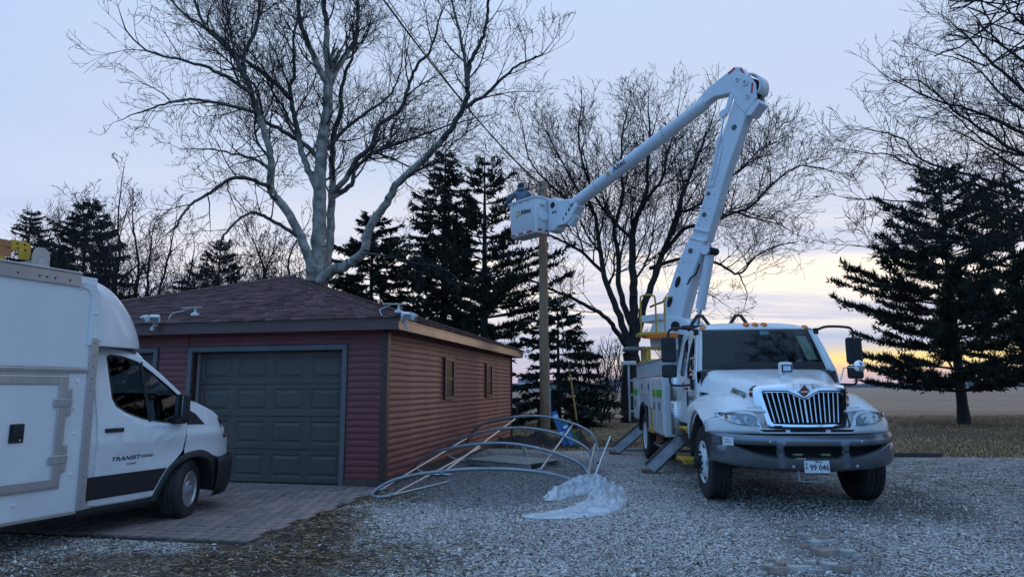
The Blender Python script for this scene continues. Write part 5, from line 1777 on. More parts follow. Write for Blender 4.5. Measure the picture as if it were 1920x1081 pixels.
# boom tip and platform bracket
tp = thing_part('boom_tip', truck)
bprism('tip_housing', [(-3.72, 6.50), (-3.28, 6.46), (-2.98, 6.30), (-2.97, 6.18), (-3.13, 6.02), (-3.20, 5.90), (-3.40, 5.80), (-3.72, 5.80)], -0.15, 0.17, M_BOOM, tp, 0.03)
for k in range(4):
    t = k / 3
    a, z = -3.10 - 0.36 * t, 6.26 - 0.30 * t
    bprism('slot', [(a, z), (a - 0.07 + 0.02 * k, z - 0.06), (a - 0.10 + 0.02 * k, z - 0.01), (a - 0.03, z + 0.06)], -0.156, -0.1505, M_DARK, tp, 0)
mb = MB(BM_); mb.tube([(-3.35, 0.0, 5.78), (-3.15, 0.0, 6.0)], 0.12, 14)
mb.build('leveling_cylinder', M_BOOM, tp, smooth=40)
bk = thing_part('bucket', truck)
bprism('mount_panel', [(-4.085, 5.70), (-4.085, 6.60), (-3.80, 6.62), (-3.73, 6.55), (-3.70, 5.80), (-3.80, 5.68)], -0.17, 0.19, M_BOOM, bk, 0.05)
bdisc('mount_window', -3.86, 6.40, 0.085, -0.176, -0.16, M_DARK, bk, 18)
for da in (0, 0.09):
    bprism('mount_slot', [(-3.88 + da, 6.16), (-3.88 + da, 6.23), (-3.83 + da, 6.23), (-3.83 + da, 6.16)], -0.176, -0.1705, M_DARK, bk, 0)
def bloop(a0, a1, m0, m1, z, r_=0.06):
    out = []
    for (ca_, cm_, st) in ((a1 - r_, m1 - r_, 0), (a0 + r_, m1 - r_, 90), (a0 + r_, m0 + r_, 180), (a1 - r_, m0 + r_, 270)):
        for k in range(5):
            t = R(st + k * 22.5)
            out.append((ca_ + r_ * math.cos(t), cm_ + r_ * math.sin(t), z))
    return out
A0, A1, N0, N1 = -5.22, -4.10, -0.58, -0.03
mb = MB(BM_)
loops = [bloop(A0 + 0.05, A1 - 0.02, N0 + 0.05, N1 - 0.05, 5.655), bloop(A0 + 0.03, A1 - 0.005, N0 + 0.03, N1 - 0.03, 5.68), bloop(A0, A1, N0, N1, 6.60), bloop(A0 - 0.035, A1 + 0.035, N0 - 0.035, N1 + 0.035, 6.615), bloop(A0 - 0.035, A1 + 0.035, N0 - 0.035, N1 + 0.035, 6.655), bloop(A0 + 0.03, A1 - 0.03, N0 + 0.03, N1 - 0.03, 6.655), bloop(A0 + 0.06, A1 - 0.05, N0 + 0.06, N1 - 0.06, 5.72)]
mb.grid(loops, closed=True)
mb.poly(loops[0]); mb.poly(loops[-1])
mb.build('bucket_shell', M_GEL, bk, smooth=40)
# foot pocket on the end wall
mb = MB(BM_)
q_ = [(-0.52, 6.22), (-0.10, 6.22), (-0.14, 6.06), (-0.20, 5.98), (-0.40, 5.98), (-0.48, 6.06)]
o_ = [(A1 + 0.004, m_, z) for m_, z in q_]
i_ = [(A1 + 0.045, -0.31 + (m_ + 0.31) * 0.72, 6.10 + (z - 6.10) * 0.72) for m_, z in q_]
mb.ring(o_, i_); mb.poly(i_)
mb.build('step_pocket', M_GEL, bk, bevel=0.006)
mb = MB(BM_); mb.box(A1 + 0.0005, A1 + 0.006, -0.42, -0.25, 6.38, 6.45)
mb.build('rating_label', M_STEEL, bk)
for k in range(3):
    a = A0 + 0.06 + k * 0.34
    bprism('red_tape', [(a, 5.69), (a + 0.2, 5.69), (a + 0.2, 5.74), (a, 5.74)], N0 + 0.008, N0 + 0.022, M_RED, bk, 0)
    if k < 2:
        bprism('white_tape', [(a + 0.201, 5.69), (a + 0.30, 5.69), (a + 0.30, 5.74), (a + 0.201, 5.74)], N0 + 0.009, N0 + 0.022, M_WHITE, bk, 0)
for m_ in (-0.5, -0.24):
    mb = MB(BM_); mb.box(A1 - 0.012, A1 + 0.004, m_, m_ + 0.14, 5.71, 5.76)
    mb.build('red_tape', M_RED, bk)
MTb = BM_ @ frame((-4.62, N0 - 0.004, 6.30), (1, 0, 0), (0, 0, 1))
text_part('bucket_lettering', 'Altec', 0.20, M_INK, MTb @ Matrix.Translation((0.12, 0, 0)), bk, bold=0.004)
mb = MB(MTb); mb.box(-0.30, -0.16, -0.07, 0.07, 0, 0.003); mb.build('logo_mark', M_YELLOW, bk)
mb = MB(MTb); mb.box(-0.265, -0.195, -0.035, 0.035, 0.003, 0.006); mb.build('logo_inset', M_WHITE, bk)
for a in (-5.0, -4.72, -4.45):
    mb = MB(BM_); mb.tube(smooth_path([(a, N0 - 0.03, 6.61), (a + 0.03, N0 - 0.045, 6.55), (a + 0.07, N0 - 0.04, 6.60)], 4), 0.008, 5)
    mb.build('tool_hook', M_STEEL, bk)
# ------------------------------------------------------------------ service van (cutaway cab with a box body)
VO, VAZ = Vector((-3.955, 8.080, 0)), R(22)
van = thing('service_van', 'white cutaway service van with a tall box body, nosed up to the garage door', 'van', VO, -VAZ)
M_VAN = mat('white_van_paint', (0.78, 0.80, 0.80), 0.22, var=0.06, vscale=3, coat=0.5, dirt=1.0, dirt_top=1.25)
VWID = 2.02
def vx(u, z):
    """outward offset of the cab side (0 = widest)"""
    t = interp(z, [(0.2, -0.05), (0.45, -0.01), (0.75, 0.0), (0.98, -0.004), (1.12, -0.012), (1.45, -0.055), (1.9, -0.115), (2.03, -0.165), (2.1, -0.25)])
    crease = 0.016 * math.exp(-((z - 0.99) / 0.05) ** 2) - 0.012 * math.exp(-((z - 0.80) / 0.09) ** 2)
    n_ = max(0.0, u - 0.30)
    return t + crease - 0.55 * n_ * n_
def VS(u, z, side=1, off=0.0):
    x = vx(u, z) + off
    return (x, u, z) if side > 0 else (-VWID - x, u, z)
vd_out = [(-1.105, 0.33), (-1.068, 0.60), (-1.066, 0.98), (-1.068, 1.21), (-1.10, 1.65), (-1.115, 1.96), (-1.06, 2.005), (-0.76, 1.965), (-0.56, 1.90), (-0.29, 1.715), (-0.06, 1.53), (0.075, 1.40), (0.062, 1.10), (0.055, 0.98), (0.042, 0.80), (-0.05, 0.72), (-0.165, 0.625), (-0.255, 0.49), (-0.325, 0.33), (-0.7, 0.325)]
vd_win = [(-0.955, 1.905), (-0.89, 1.918), (-0.737, 1.897), (-0.568, 1.845), (-0.386, 1.728), (-0.195, 1.59), (-0.054, 1.482), (0.0, 1.43), (0.012, 1.15), (-0.05, 1.138), (-0.259, 1.158), (-0.51, 1.206), (-0.727, 1.286), (-0.84, 1.355), (-0.89, 1.44), (-0.905, 1.55)]
def loop_match(o, i, n):
    """resample two loops so that points face each other (by angle round the inner centre)"""
    c = np.mean(np.array(resample(i, 80)), axis=0)
    def byang(L):
        D = np.array(resample(L, 500))
        a = np.unwrap(np.arctan2(D[:, 1] - c[1], D[:, 0] - c[0]))
        if a[-1] < a[0]:
            D, a = D[::-1], a[::-1]
        out = []
        for k in range(n):
            t = a[0] + ((2 * math.pi * k / n - a[0]) % (2 * math.pi))
            j = int(np.argmin(np.abs(np.where(a < t - math.pi, a + 2 * math.pi, a) - t)))
            out.append(tuple(D[j]))
        return out
    return byang(o), byang(i), c
for sd in (1, -1):
    o_, i_, c_ = loop_match(vd_out, vd_win, 110)
    mb = MB()
    def lerp2(f):
        return [tuple(np.array(a) * (1 - f) + np.array(b) * f) for a, b in zip(o_, i_)]
    mb.ring([VS(*p, sd, -0.012) for p in o_], [VS(*p, sd, 0.0) for p in lerp2(0.018)])
    prev = lerp2(0.018)
    for f in (0.12, 0.25, 0.4, 0.55, 0.7, 0.82, 0.92):
        cur = lerp2(f)
        mb.ring([VS(*p, sd) for p in prev], [VS(*p, sd) for p in cur])
        prev = cur
    mb.ring([VS(*p, sd) for p in prev], [VS(*p, sd, -0.012) for p in i_])
    mb.ring([VS(*p, sd, -0.012) for p in i_], [VS(*p, sd, -0.06) for p in i_])
    door = mb.build('door', M_VAN, van, smooth=45)
    mb = MB()
    mb.ring([VS(*p, sd, -0.004) for p in i_], [VS(*(c_ + (np.array(p) - c_) * 0.945), sd, -0.016) for p in i_])
    mb.build('window_seal', M_BLACKP, door)
    mb = MB(); mb.poly([VS(*p, sd, -0.02) for p in i_])
    mb.build('window_pane', glass('tinted_window_glass', (0.45, 0.56, 0.60), 0.015, 0.42, 1.45), door)
    mb = MB(); mb.tube([VS(-0.535, 1.85, sd, -0.014), VS(-0.425, 1.175, sd, -0.014)], 0.02, 6)
    mb.build('window_divider', M_BLACKP, door)
    mb = MB(); mb.grid([[VS(u, z, sd, 0.018 if 0.1 < t < 0.9 else 0.004) for u, t in zip(np.linspace(-0.985, -0.76, 7), np.linspace(0, 1, 7))] for z in (1.085, 1.095, 1.118, 1.128)])
    mb.build('door_handle', M_BLACKP, door, smooth=60)
    mb = MB(); mb.lathe([(0.05, 0), (0.045, 0.003)], (VS(-0.87, 1.11, sd, 0.001)[0], -0.87, 1.118), 'x', 18)
    mb.build('handle_cup', M_VAN, door)
    # lower black band and sill
    band = [(-1.165, -0.19, 0.645, -0.32, 0.405)]
    mb = MB(); mb.grid([[VS(-1.165 + (u1 + 1.165) * k / 10, z, sd, 0.004) for k in range(11)] for z, u1 in ((0.407, -0.322), (0.52, -0.262), (0.642, -0.180))])
    mb.build('black_band', mat('black_vinyl_band', (0.02, 0.02, 0.022), 0.45, var=0.4, vscale=12), van)
    mb = MB(); mb.grid([[VS(u, z, sd, o) for u in np.linspace(-1.2, -0.29, 6)] for z, o in ((0.322, -0.008), (0.29, 0.005), (0.24, -0.01), (0.215, -0.08))])
    mb.build('sill', M_BLACKP, van, smooth=60)
    # panel between door and box
    mb = MB(); mb.grid([[VS(u, z, sd, -0.014) for u in (-1.26, -1.05)] for z in (0.325, 0.6, 0.9, 0.98, 1.05, 1.3, 1.6, 1.9, 2.03)])
    mb.build('rear_pillar', M_VAN, van, smooth=60)
    # fender
    up_e = [(0.05, 1.43), (0.085, 1.40), (0.20, 1.385), (0.32, 1.335), (0.49, 1.265), (0.58, 1.215), (0.68, 1.13), (0.80, 1.02), (0.90, 0.90), (0.95, 0.86)]
    lo_e = [(0.05, 0.775), (0.116, 0.79), (0.20, 0.803), (0.283, 0.805), (0.38, 0.785), (0.463, 0.748), (0.55, 0.69), (0.62, 0.69), (0.95, 0.69)]
    mb = MB()
    us_ = list(np.linspace(0.062, 0.95, 26))
    mb.grid([[VS(u, lo + (hi - lo) * t, sd, 0.0) for t in np.linspace(0, 1, 14)] for u in us_ for lo, hi in [(interp(u, lo_e), interp(u, up_e))]])
    mb.build('fender', M_VAN, van, smooth=70)
    # black corner by the mirror
    mb = MB(); mb.poly([VS(*p, sd, 0.003) for p in ((0.085, 1.30), (0.20, 1.245), (0.345, 1.108), (0.07, 1.118))])
    mb.build('mirror_corner', M_BLACKP, van)
    # headlight
    hl_ = thing_part('headlight', van)
    hp = [(0.575, 1.19), (0.66, 1.15), (0.72, 1.10), (0.79, 1.02), (0.845, 0.935), (0.80, 0.915), (0.755, 0.918), (0.70, 1.0), (0.64, 1.09)]
    hs = resample(hp, 26)
    cc = np.mean(np.array(hs), axis=0)
    mb = MB(); mb.poly([VS(*p, sd, 0.006) for p in hs])
    mb.build('lamp_housing', mat('dark_lamp', (0.03, 0.03, 0.035), 0.15, spec=0.8), hl_)
    mb = MB(); mb.poly([VS(*(np.array([0.775, 0.985]) + (np.array(p) - cc) * 0.35), sd, 0.010) for p in hs])
    mb.build('amber_reflector', mat('amber_dim', (0.35, 0.10, 0.03), 0.2), hl_)
    # wheel arch trim
    ao = [(-0.345, 0.29), (-0.30, 0.40), (-0.252, 0.496), (-0.163, 0.633), (-0.04, 0.728), (0.116, 0.79), (0.283, 0.805), (0.40, 0.78), (0.50, 0.73), (0.60, 0.69), (0.68, 0.62), (0.70, 0.40)]
    ai = [(-0.272, 0.27), (-0.235, 0.38), (-0.188, 0.488), (-0.083, 0.614), (0.043, 0.687), (0.16, 0.715), (0.264, 0.712), (0.36, 0.68), (0.44, 0.625), (0.505, 0.52), (0.54, 0.40), (0.545, 0.30)]
    def sm2(L):
        return [(p.x, p.y) for p in smooth_path([(a, b, 0) for a, b in L], 4)]
    ao, ai = sm2(ao), sm2(ai)
    mb = MB()
    mb.grid([[VS(*a, sd, 0.003) for a in ao], [VS(*(np.array(a) * .75 + np.array(b) * .25), sd, 0.026) for a, b in zip(ao, ai)], [VS(*(np.array(a) * .15 + np.array(b) * .85), sd, 0.026) for a, b in zip(ao, ai)], [VS(*b, sd, 0.005) for b in ai], [VS(*b, sd, -0.10) for b in ai]])
    mb.build('arch_trim', M_BLACKP, van, smooth=50)
    mb = MB()
    mb.grid([[(x if sd > 0 else -VWID - x, b[0], b[1] - 0.01) for b in ai] for x in (-0.05, -0.35)])
    mb.poly([(-0.35 if sd > 0 else -VWID + 0.35, b[0], b[1]) for b in ai])
    mb.build('wheel_housing', M_DARK, van)
# hood, nose and windshield across the width
mb = MB()
rows = []
for u in np.linspace(0.0, 0.95, 18):
    row = []
    z0 = interp(u, up_e) if u > 0.05 else 1.43
    for q in np.linspace(0, 1, 17):
        xr = VS(u, z0, 1)[0]; xl = VS(u, z0, -1)[0]
        s_ = 2 * q - 1
        row.append((xr + (xl - xr) * q, u + 0.16 * (1 - s_ ** 4) * max(0, (u - 0.3)) / 0.65, z0 + 0.05 * (1 - s_ * s_) + (0.02 if 0.03 < q < 0.97 else 0)))
    rows.append(row)
mb.grid(rows)
mb.build('hood', M_VAN, van, smooth=60)
mb = MB()
rows = []
for z, du in ((0.69, 0.0), (0.80, 0.01), (0.90, -0.02)):
    row = []
    for q in np.linspace(0, 1, 17):
        xr = VS(0.95, z, 1)[0]; xl = VS(0.95, z, -1)[0]
        s_ = 2 * q - 1
        row.append((xr + (xl - xr) * q, 0.94 + du + 0.20 * (1 - abs(s_) ** 3.5), z))
    rows.append(row)
mb.grid(rows)
mb.build('nose', M_VAN, van, smooth=60)
mb = MB()
rows = []
plan = [(0.012, 0.55), (0.012, 0.66), (-0.03, 0.78), (-0.11, 0.90), (-0.25, 1.02), (-0.5, 1.12), (-1.01, 1.17)]
plan = plan + [(-VWID - x, u) for x, u in plan[-2::-1]]
sp = [(p.x, p.y) for p in smooth_path([(a, b, 0) for a, b in plan], 4)]
for z, o in ((0.20, -0.14), (0.23, -0.05), (0.34, 0.0), (0.47, 0.015), (0.60, 0.02), (0.68, 0.012), (0.70, -0.02)):
    row = []
    for x, u in sp:
        d = Vector((x + 1.01, (u - 0.45) * 1.6, 0)).normalized()
        row.append((x + d.x * o, u + d.y * o, z))
    rows.append(row)
mb.grid(rows)
mb.build('bumper', M_BLACKP, van, smooth=60)
mb = MB()
rows = []
for t in np.linspace(0, 1, 9):
    ue, ze = 0.085 + (-0.60 - 0.085) * t, 1.42 + (1.965 - 1.42) * t
    xr = vx(ue, ze) - 0.02
    row = []
    for q in np.linspace(0, 1, 15):
        s_ = 2 * q - 1
        row.append((xr + (-VWID - 2 * xr) * q, ue + (0.27 - 0.05 * t) * (1 - s_ * s_), ze + 0.02 * (1 - s_ * s_)))
    rows.append(row)
mb.grid(rows)
mb.build('windshield', glass('tinted_window_glass'), van, smooth=80)
for sd in (1, -1):
    mb = MB()
    pp = []
    for t in np.linspace(0, 1, 12):
        u = 0.095 + (-0.58 - 0.095) * t
        z = float(np.interp(u, [-0.58, -0.29, -0.06, 0.095], [1.935, 1.73, 1.545, 1.415]))
        pp.append((u, z))
    rows = [[VS(u - 0.035, z - 0.03, sd, 0.0) for u, z in pp], [VS(u, z, sd, -0.004) for u, z in pp], [VS(u + 0.02, z + 0.015, sd, -0.05) for u, z in pp], [VS(u + 0.05, z, sd, -0.09) for u, z in pp]]
    mb.grid(rows)
    mb.build('windshield_pillar', M_VAN, van, smooth=60)
# cab roof
mb = MB()
rows = []
for u in np.linspace(-1.27, -0.52, 12):
    ze = interp(u, [(-1.27, 2.02), (-1.06, 2.012), (-0.76, 1.972), (-0.52, 1.90)])
    xr = vx(u, ze)
    row = [VS(u, ze - 0.012, 1, 0.004)]
    for q in np.linspace(0, 1, 13):
        s_ = 2 * q - 1
        row.append((xr + (-VWID - 2 * xr) * q, u + 0.18 * (1 - s_ * s_) * (u + 1.27) / 0.75, ze + 0.09 * (1 - s_ ** 4) ** 0.6))
    rows.append(row)
mb.grid(rows)
mb.build('cab_roof', M_VAN, van, smooth=70)
# cabin
mb = MB(); mb.box(-VWID + 0.12, -0.12, -1.24, 0.1, 0.42, 0.50); mb.box(-VWID + 0.1, -0.1, -1.25, -1.21, 0.5, 1.98)
mb.build('cab_shell', M_INT, van)
mb = MB(); mb.prism([(-0.02, 0.9), (-0.06, 1.16), (0.05, 1.25), (0.40, 1.26), (0.42, 0.9)], -VWID + 0.12, -0.10, 'yz')
mb.build('dashboard', M_INT, van, bevel=0.03)
for x in (-0.55, -1.48):
    mb = MB(); mb.box(x - 0.25, x + 0.25, -0.88, -0.42, 0.74, 0.90); mb.prism([(-0.98, 0.88), (-1.08, 1.48), (-0.96, 1.50), (-0.84, 0.90)], x - 0.24, x + 0.24, 'yz'); mb.prism([(-1.09, 1.53), (-1.12, 1.72), (-1.02, 1.72), (-0.99, 1.53)], x - 0.13, x + 0.13, 'yz')
    mb.build('seat', mat('grey_seat_cloth', (0.075, 0.08, 0.09), 0.9), van, bevel=0.04, segs=3)
mb = MB(frame((-1.48, -0.22, 1.22), (1, 0, 0), (0, -0.55, 0.83)))
mb.tube([(0.19 * math.cos(a), 0.19 * math.sin(a), 0) for a in np.linspace(0, 2 * math.pi, 25)], 0.015, 6, caps=False)
mb.build('steering_wheel', M_BLACKP, van)
mb = MB(); mb.obox((-0.5, 0.12, 1.272), (0.3, 0.22, 0.012), Matrix.Rotation(R(10), 3, 'Z'))
mb.build('clipboard', mat('paper_white', (0.6, 0.62, 0.62), 0.7), van)
mb = MB(); mb.lathe([(0.032, 0.0), (0.034, 0.12), (0.030, 0.15), (0.013, 0.18), (0.013, 0.20)], (-0.25, -0.15, 1.16), 'z', 14)
mb.build('bottle', mat('pale_teal_plastic', (0.30, 0.48, 0.48), 0.2), van, smooth=50)
# side mirrors
for sd in (1, -1):
    mr = thing_part('mirror', van)
    X = (lambda x: x) if sd > 0 else (lambda x: -VWID - x)
    mb = MB(); mb.box(*sorted((X(0.09), X(0.235))), -0.215, -0.10, 1.16, 1.49)
    mb.build('mirror_head', M_BLACKP, mr, bevel=0.035, segs=3)
    mb = MB(); mb.box(*sorted((X(0.105), X(0.22))), -0.2195, -0.2152, 1.24, 1.465)
    mb.build('mirror_glass', mat('mirror_silver', (0.8, 0.82, 0.85)), mr)
    mb = MB(); mb.box(*sorted((X(-0.03), X(0.08))), -0.16, 0.0, 1.135, 1.20)
    mb.build('mirror_arm', M_BLACKP, mr, bevel=0.02)
# front wheels, steered to the left
for sd in (1, -1):
    wv = thing_part('wheel', van)
    wv.location = (-0.16 if sd > 0 else -VWID + 0.16, 0.17, 0.345)
    wv.rotation_euler = (0, 0, R(27))
    mb = MB(); tyre(mb, (0, 0, 0), 0.352, 0.235)
    # tread lugs
    mb.build('tyre', M_RUBBER, wv, smooth=35)
    o = sd * 0.1175
    mb = MB(); mb.lathe([(0.205, o * 0.82), (0.212, o * 0.96), (0.203, o * 1.0), (0.190, o * 0.82), (0.168, o * 0.55), (0.135, o * 0.62), (0.095, o * 0.90), (0.07, o * 0.95), (0.0, o * 0.95)], (0, 0, 0), 'x', 32)
    rim = mb.build('rim', mat('silver_wheel', (0.48, 0.50, 0.52), 0.35, metal=0.7, var=0.15, vscale=9), wv, smooth=40)
    mb = MB(); mb.lathe([(0.048, o * 0.95), (0.045, o * 1.18), (0.0, o * 1.22)], (0, 0, 0), 'x', 18)
    mb.build('hub_cap', mat('silver_wheel', (0.48, 0.5, 0.52)), wv, smooth=40)
    for k in range(10):
        a = 2 * math.pi * k / 10
        mb = MB(); mb.lathe([(0.021, o * 0.56), (0.021, o * 0.66)], (sd * 0.006, 0.150 * math.cos(a), 0.150 * math.sin(a)), 'x', 12)
        mb.build('rim_hole', M_DARK, wv)
    for k in range(6):
        a = 2 * math.pi * (k + 0.5) / 6
        mb = MB(); mb.lathe([(0.011, o * 0.9), (0.010, o * 1.08)], (0, 0.078 * math.cos(a), 0.078 * math.sin(a)), 'x', 6)
        mb.build('lug_nut', M_STEEL, wv)
# underbody and rear wheels
mb = MB(); mb.box(-1.6, -0.42, -6.4, 0.8, 0.26, 0.42)
mb.build('underbody', M_DARK, van)
for sd in (1, -1):
    wv = thing_part('rear_wheel', van)
    wv.location = (-0.14 if sd > 0 else -VWID + 0.14, -3.5, 0.345)
    mb = MB(); tyre(mb, (0, 0, 0), 0.352, 0.235)
    mb.build('tyre', M_RUBBER, wv, smooth=35)
# lettering
MV = frame((VS(-0.63, 0.80)[0] + 0.004, -0.63, 0.797), (0, 1, 0), (0, 0, 1))
text_part('model_lettering', 'TRANSIT', 0.062, M_INK, MV @ Matrix.Translation((-0.085, 0.0, 0.002)), van, shear=0.25, xscale=1.42, bold=0.0008)
text_part('model_number', '350HD', 0.042, M_INK, MV @ Matrix.Translation((0.18, 0.004, 0.002)), van, shear=0.25, xscale=1.35)
mb = MB(); mb.box(VS(-0.6, 0.74)[0] + 0.002, VS(-0.6, 0.74)[0] + 0.006, -0.70, -0.585, 0.728, 0.745)
mb.build('small_badge', M_STEEL, van)

# box body ------------------------------------------------------------
BX0, BX1, BY0, BY1 = -2.14, 0.035, -6.6, -1.24
box = thing_part('box_body', van)
mb = MB(); mb.box(BX0, BX1, BY0, BY1, 0.335, 2.70)
mb.build('box_shell', M_GEL, box, bevel=0.01)
for sd in (1, -1):
    X = (lambda x: x) if sd > 0 else (lambda x: BX0 + BX1 - x)
    def strip(nm, x0, x1, y0, y1, z0, z1, m_=M_ALU, bev=0.004):
        mb = MB(); mb.box(*sorted((X(x0), X(x1))), y0, y1, z0, z1)
        return mb.build(nm, m_, box, bevel=bev)
    e = BX1 + 0.0005
    tr_ = strip('top_rail', e, BX1 + 0.022, BY0, -1.432, 2.585, 2.712)
    strip('rail_cap', BX1 - 0.03, BX1 + 0.034, BY0, -1.43, 2.7125, 2.732)
    mr_ = strip('middle_rail', e, BX1 + 0.020, BY0, -1.27, 1.712, 1.768)
    strip('rail_bead', BX1 + 0.0205, BX1 + 0.032, BY0, -1.27, 1.733, 1.748)
    br_ = strip('corner_strip', e, BX1 + 0.014, -1.265, -1.175, 0.335, 2.06)
    strip('bottom_rail', e, BX1 + 0.016, BY0, -1.267, 0.31, 0.345)
    for k in range(14):
        z = 0.42 + k * 0.123
        mb = MB(); mb.lathe([(0.009, 0), (0.007, 0.006)], (X(BX1 + 0.014), -1.22, z), 'x', 8)
        mb.build('rivet', M_STEEL, box)
    for y in (-2.05, -1.85, -1.78, -1.70, -1.55, -2.3, -2.6):
        mb = MB(); mb.lathe([(0.010, 0), (0.008, 0.007)], (X(BX1 + 0.022), y, 2.635), 'x', 8)
        mb.build('rivet', M_DARK, box)
    for y, z in ((-1.36, 1.62), (-1.345, 1.10), (-1.35, 0.70), (-1.37, 1.35), (-1.86, 0.48), (-2.5, 0.48)):
        mb = MB(); mb.lathe([(0.020, -0.002), (0.017, 0.008), (0.0, 0.012)], (X(BX1), y, z), 'x', 14)
        mb.build('bolt_cover', M_WHITE, box, smooth=50)
    # compartment doors
    for y0, y1 in ((-2.62, -1.475), (-4.2, -2.80), (-6.3, -4.5)):
        if y1 < -4 and True:
            z0 = 0.95
        else:
            z0 = 0.60
        cd = thing_part('compartment_door', van)
        z1 = 1.675
        f = 0.085
        mb = MB(); mb.box(*sorted((X(e), X(BX1 + 0.006))), y0 - 0.02, y1 + 0.02, z0 - 0.02, z1 + 0.02)
        mb.build('door_flange', M_ALU, cd)
        for nm, (a, b, c, d) in {'l': (y0, y0 + f, z0, z1), 'r': (y1 - f, y1, z0, z1), 't': (y0 + f + 0.0005, y1 - f - 0.0005, z1 - f, z1), 'b': (y0 + f + 0.0005, y1 - f - 0.0005, z0, z0 + f)}.items():
            mb = MB(); mb.box(*sorted((X(BX1 + 0.0065), X(BX1 + 0.032))), a, b, c, d)
            mb.build('frame_rail', M_ALU, cd, bevel=0.006)
        mb = MB(); mb.box(*sorted((X(BX1 + 0.0065), X(BX1 + 0.020))), y0 + f, y1 - f, z0 + f, z1 - f)
        mb.build('door_skin', M_GEL, cd)
        yl = -1.915 if y1 > -2 else y0 + 0.25
        mb = MB(); mb.box(*sorted((X(BX1 + 0.0205), X(BX1 + 0.034))), yl - 0.065, yl + 0.065, 1.05, 1.225)
        lt = mb.build('paddle_latch', M_BLACKP, cd, bevel=0.015)
        mb = MB(); mb.box(*sorted((X(BX1 + 0.0345), X(BX1 + 0.046))), yl - 0.045, yl + 0.045, 1.10, 1.205)
        mb.build('paddle', M_BLACKP, cd, bevel=0.008)
        mb = MB(); mb.lathe([(0.012, 0), (0.011, 0.004)], (X(BX1 + 0.0345), yl + 0.03, 1.075), 'x', 10)
        mb.build('lock', M_ALU, cd)
        for zc_ in (1.415, 0.865) if z0 < 0.9 else (1.415, 1.15):
            hg = cd
            mb = MB(); mb.box(*sorted((X(BX1 + 0.0325), X(BX1 + 0.040))), y1 - 0.125, y1 + 0.055, zc_ - 0.042, zc_ + 0.036)
            mb.build('hinge_leaf', M_ALU, hg, bevel=0.004)
            for dz in (-0.13, 0.045):
                mb = MB(); mb.box(*sorted((X(BX1 + 0.0062), X(BX1 + 0.02))), y1 - 0.01 + 0.012, y1 + 0.06, zc_ + dz, zc_ + dz + 0.085)
                mb.build('hinge_leaf', M_ALU, hg, bevel=0.003)
            for yy in (-0.10, -0.02, 0.03):
                mb = MB(); mb.lathe([(0.008, 0), (0.006, 0.005)], (X(BX1 + 0.04), y1 + yy, zc_ + (0.012 if yy < 0 else -0.015)), 'x', 8)
                mb.build('hinge_screw', M_STEEL, hg)
# rounded fibreglass cap over the cab
M_CAP = mat('white_fibreglass_cap', (0.76, 0.79, 0.80), 0.2, var=0.04, vscale=2, coat=0.5)
prof = [(-1.43, 2.715), (-1.36, 2.742), (-1.25, 2.748), (-1.10, 2.735), (-0.95, 2.69), (-0.80, 2.60), (-0.66, 2.47), (-0.55, 2.33), (-0.47, 2.18), (-0.43, 2.06), (-0.425, 2.0)]
prof = [(p.x, p.y) for p in smooth_path([(a, b, 0) for a, b in prof], 3)]
mb = MB()
rows = []
wc, hwd = (BX0 + BX1) / 2, (BX1 - BX0) / 2 + 0.012
for (u, z) in prof:
    row = []
    for q in np.linspace(-1, 1, 41):
        s_ = math.copysign(1 - (1 - abs(q)) ** 1.8, q)
        a = abs(s_)
        k = max(0.0, 1 - a ** 4.6) ** 0.42
        uu = -1.30 + (u + 1.30) * k * 1.07 if u > -1.30 else u
        zz = z - (z - 2.02) * 0.20 * a ** 7 - 0.015 * a * a
        row.append((wc + s_ * hwd, uu, zz))
    rows.append(row)
mb.grid(rows)
for sd in (1, -1):
    r_ = [row[-1 if sd > 0 else 0] for row in rows]
cap = mb.build('cab_cap', M_CAP, van, smooth=70, solid=0.012)
for sd in (1, -1):
    X = BX1 + 0.002 if sd > 0 else BX0 - 0.012
    fl_o = [(-1.44, 2.60), (-1.335, 2.565), (-1.30, 2.50), (-1.285, 2.39), (-1.285, 2.045), (-1.15, 2.045), (-1.15, 2.13), (-1.20, 2.30), (-1.20, 2.45), (-1.21, 2.55), (-1.28, 2.63), (-1.44, 2.66)]
    mb = MB(); mb.prism(fl_o, X, X + 0.012, 'yz')
    mb.build('cap_flange', M_CAP, van, bevel=0.004)
    for u, z in ((-1.40, 2.63), (-1.24, 2.33), (-1.225, 2.08)):
        mb = MB(); mb.lathe([(0.018, 0), (0.015, 0.008), (0, 0.012)], (X + (0.012 if sd > 0 else 0), u, z), 'x', 12)
        mb.build('bolt_cover', M_WHITE, cap)
# ladder on the roof: a thing of its own, carried by the rack
rack = thing_part('ladder_rack', van)
for y in (-1.62, -4.5):
    mb = MB(); mb.box(-0.95, -0.30, y - 0.02, y + 0.02, 2.734, 2.86)
    mb.build('rack_bar', M_ALU, rack, bevel=0.005)
    mb = MB(); mb.prism([(y - 0.09, 2.734), (y - 0.09, 2.90), (y - 0.07, 2.96), (y - 0.03, 2.99), (y + 0.03, 2.99), (y + 0.07, 2.96), (y + 0.09, 2.90), (y + 0.09, 2.734)], -0.33, -0.318, 'yz')
    mb.build('end_plate', M_ALU, rack)
mb = MB(); mb.box(-0.96, -0.90, -5.0, -1.55, 2.734, 2.80)
mb.build('rack_rail', M_ALU, rack)
lad = thing('extension_ladder', 'orange fibreglass ladder with yellow end cap lying on the van roof', 'ladder', VO, -VAZ)
M_LADO = mat('orange_fibreglass', (0.42, 0.16, 0.06), 0.5, var=0.2, vscale=5)
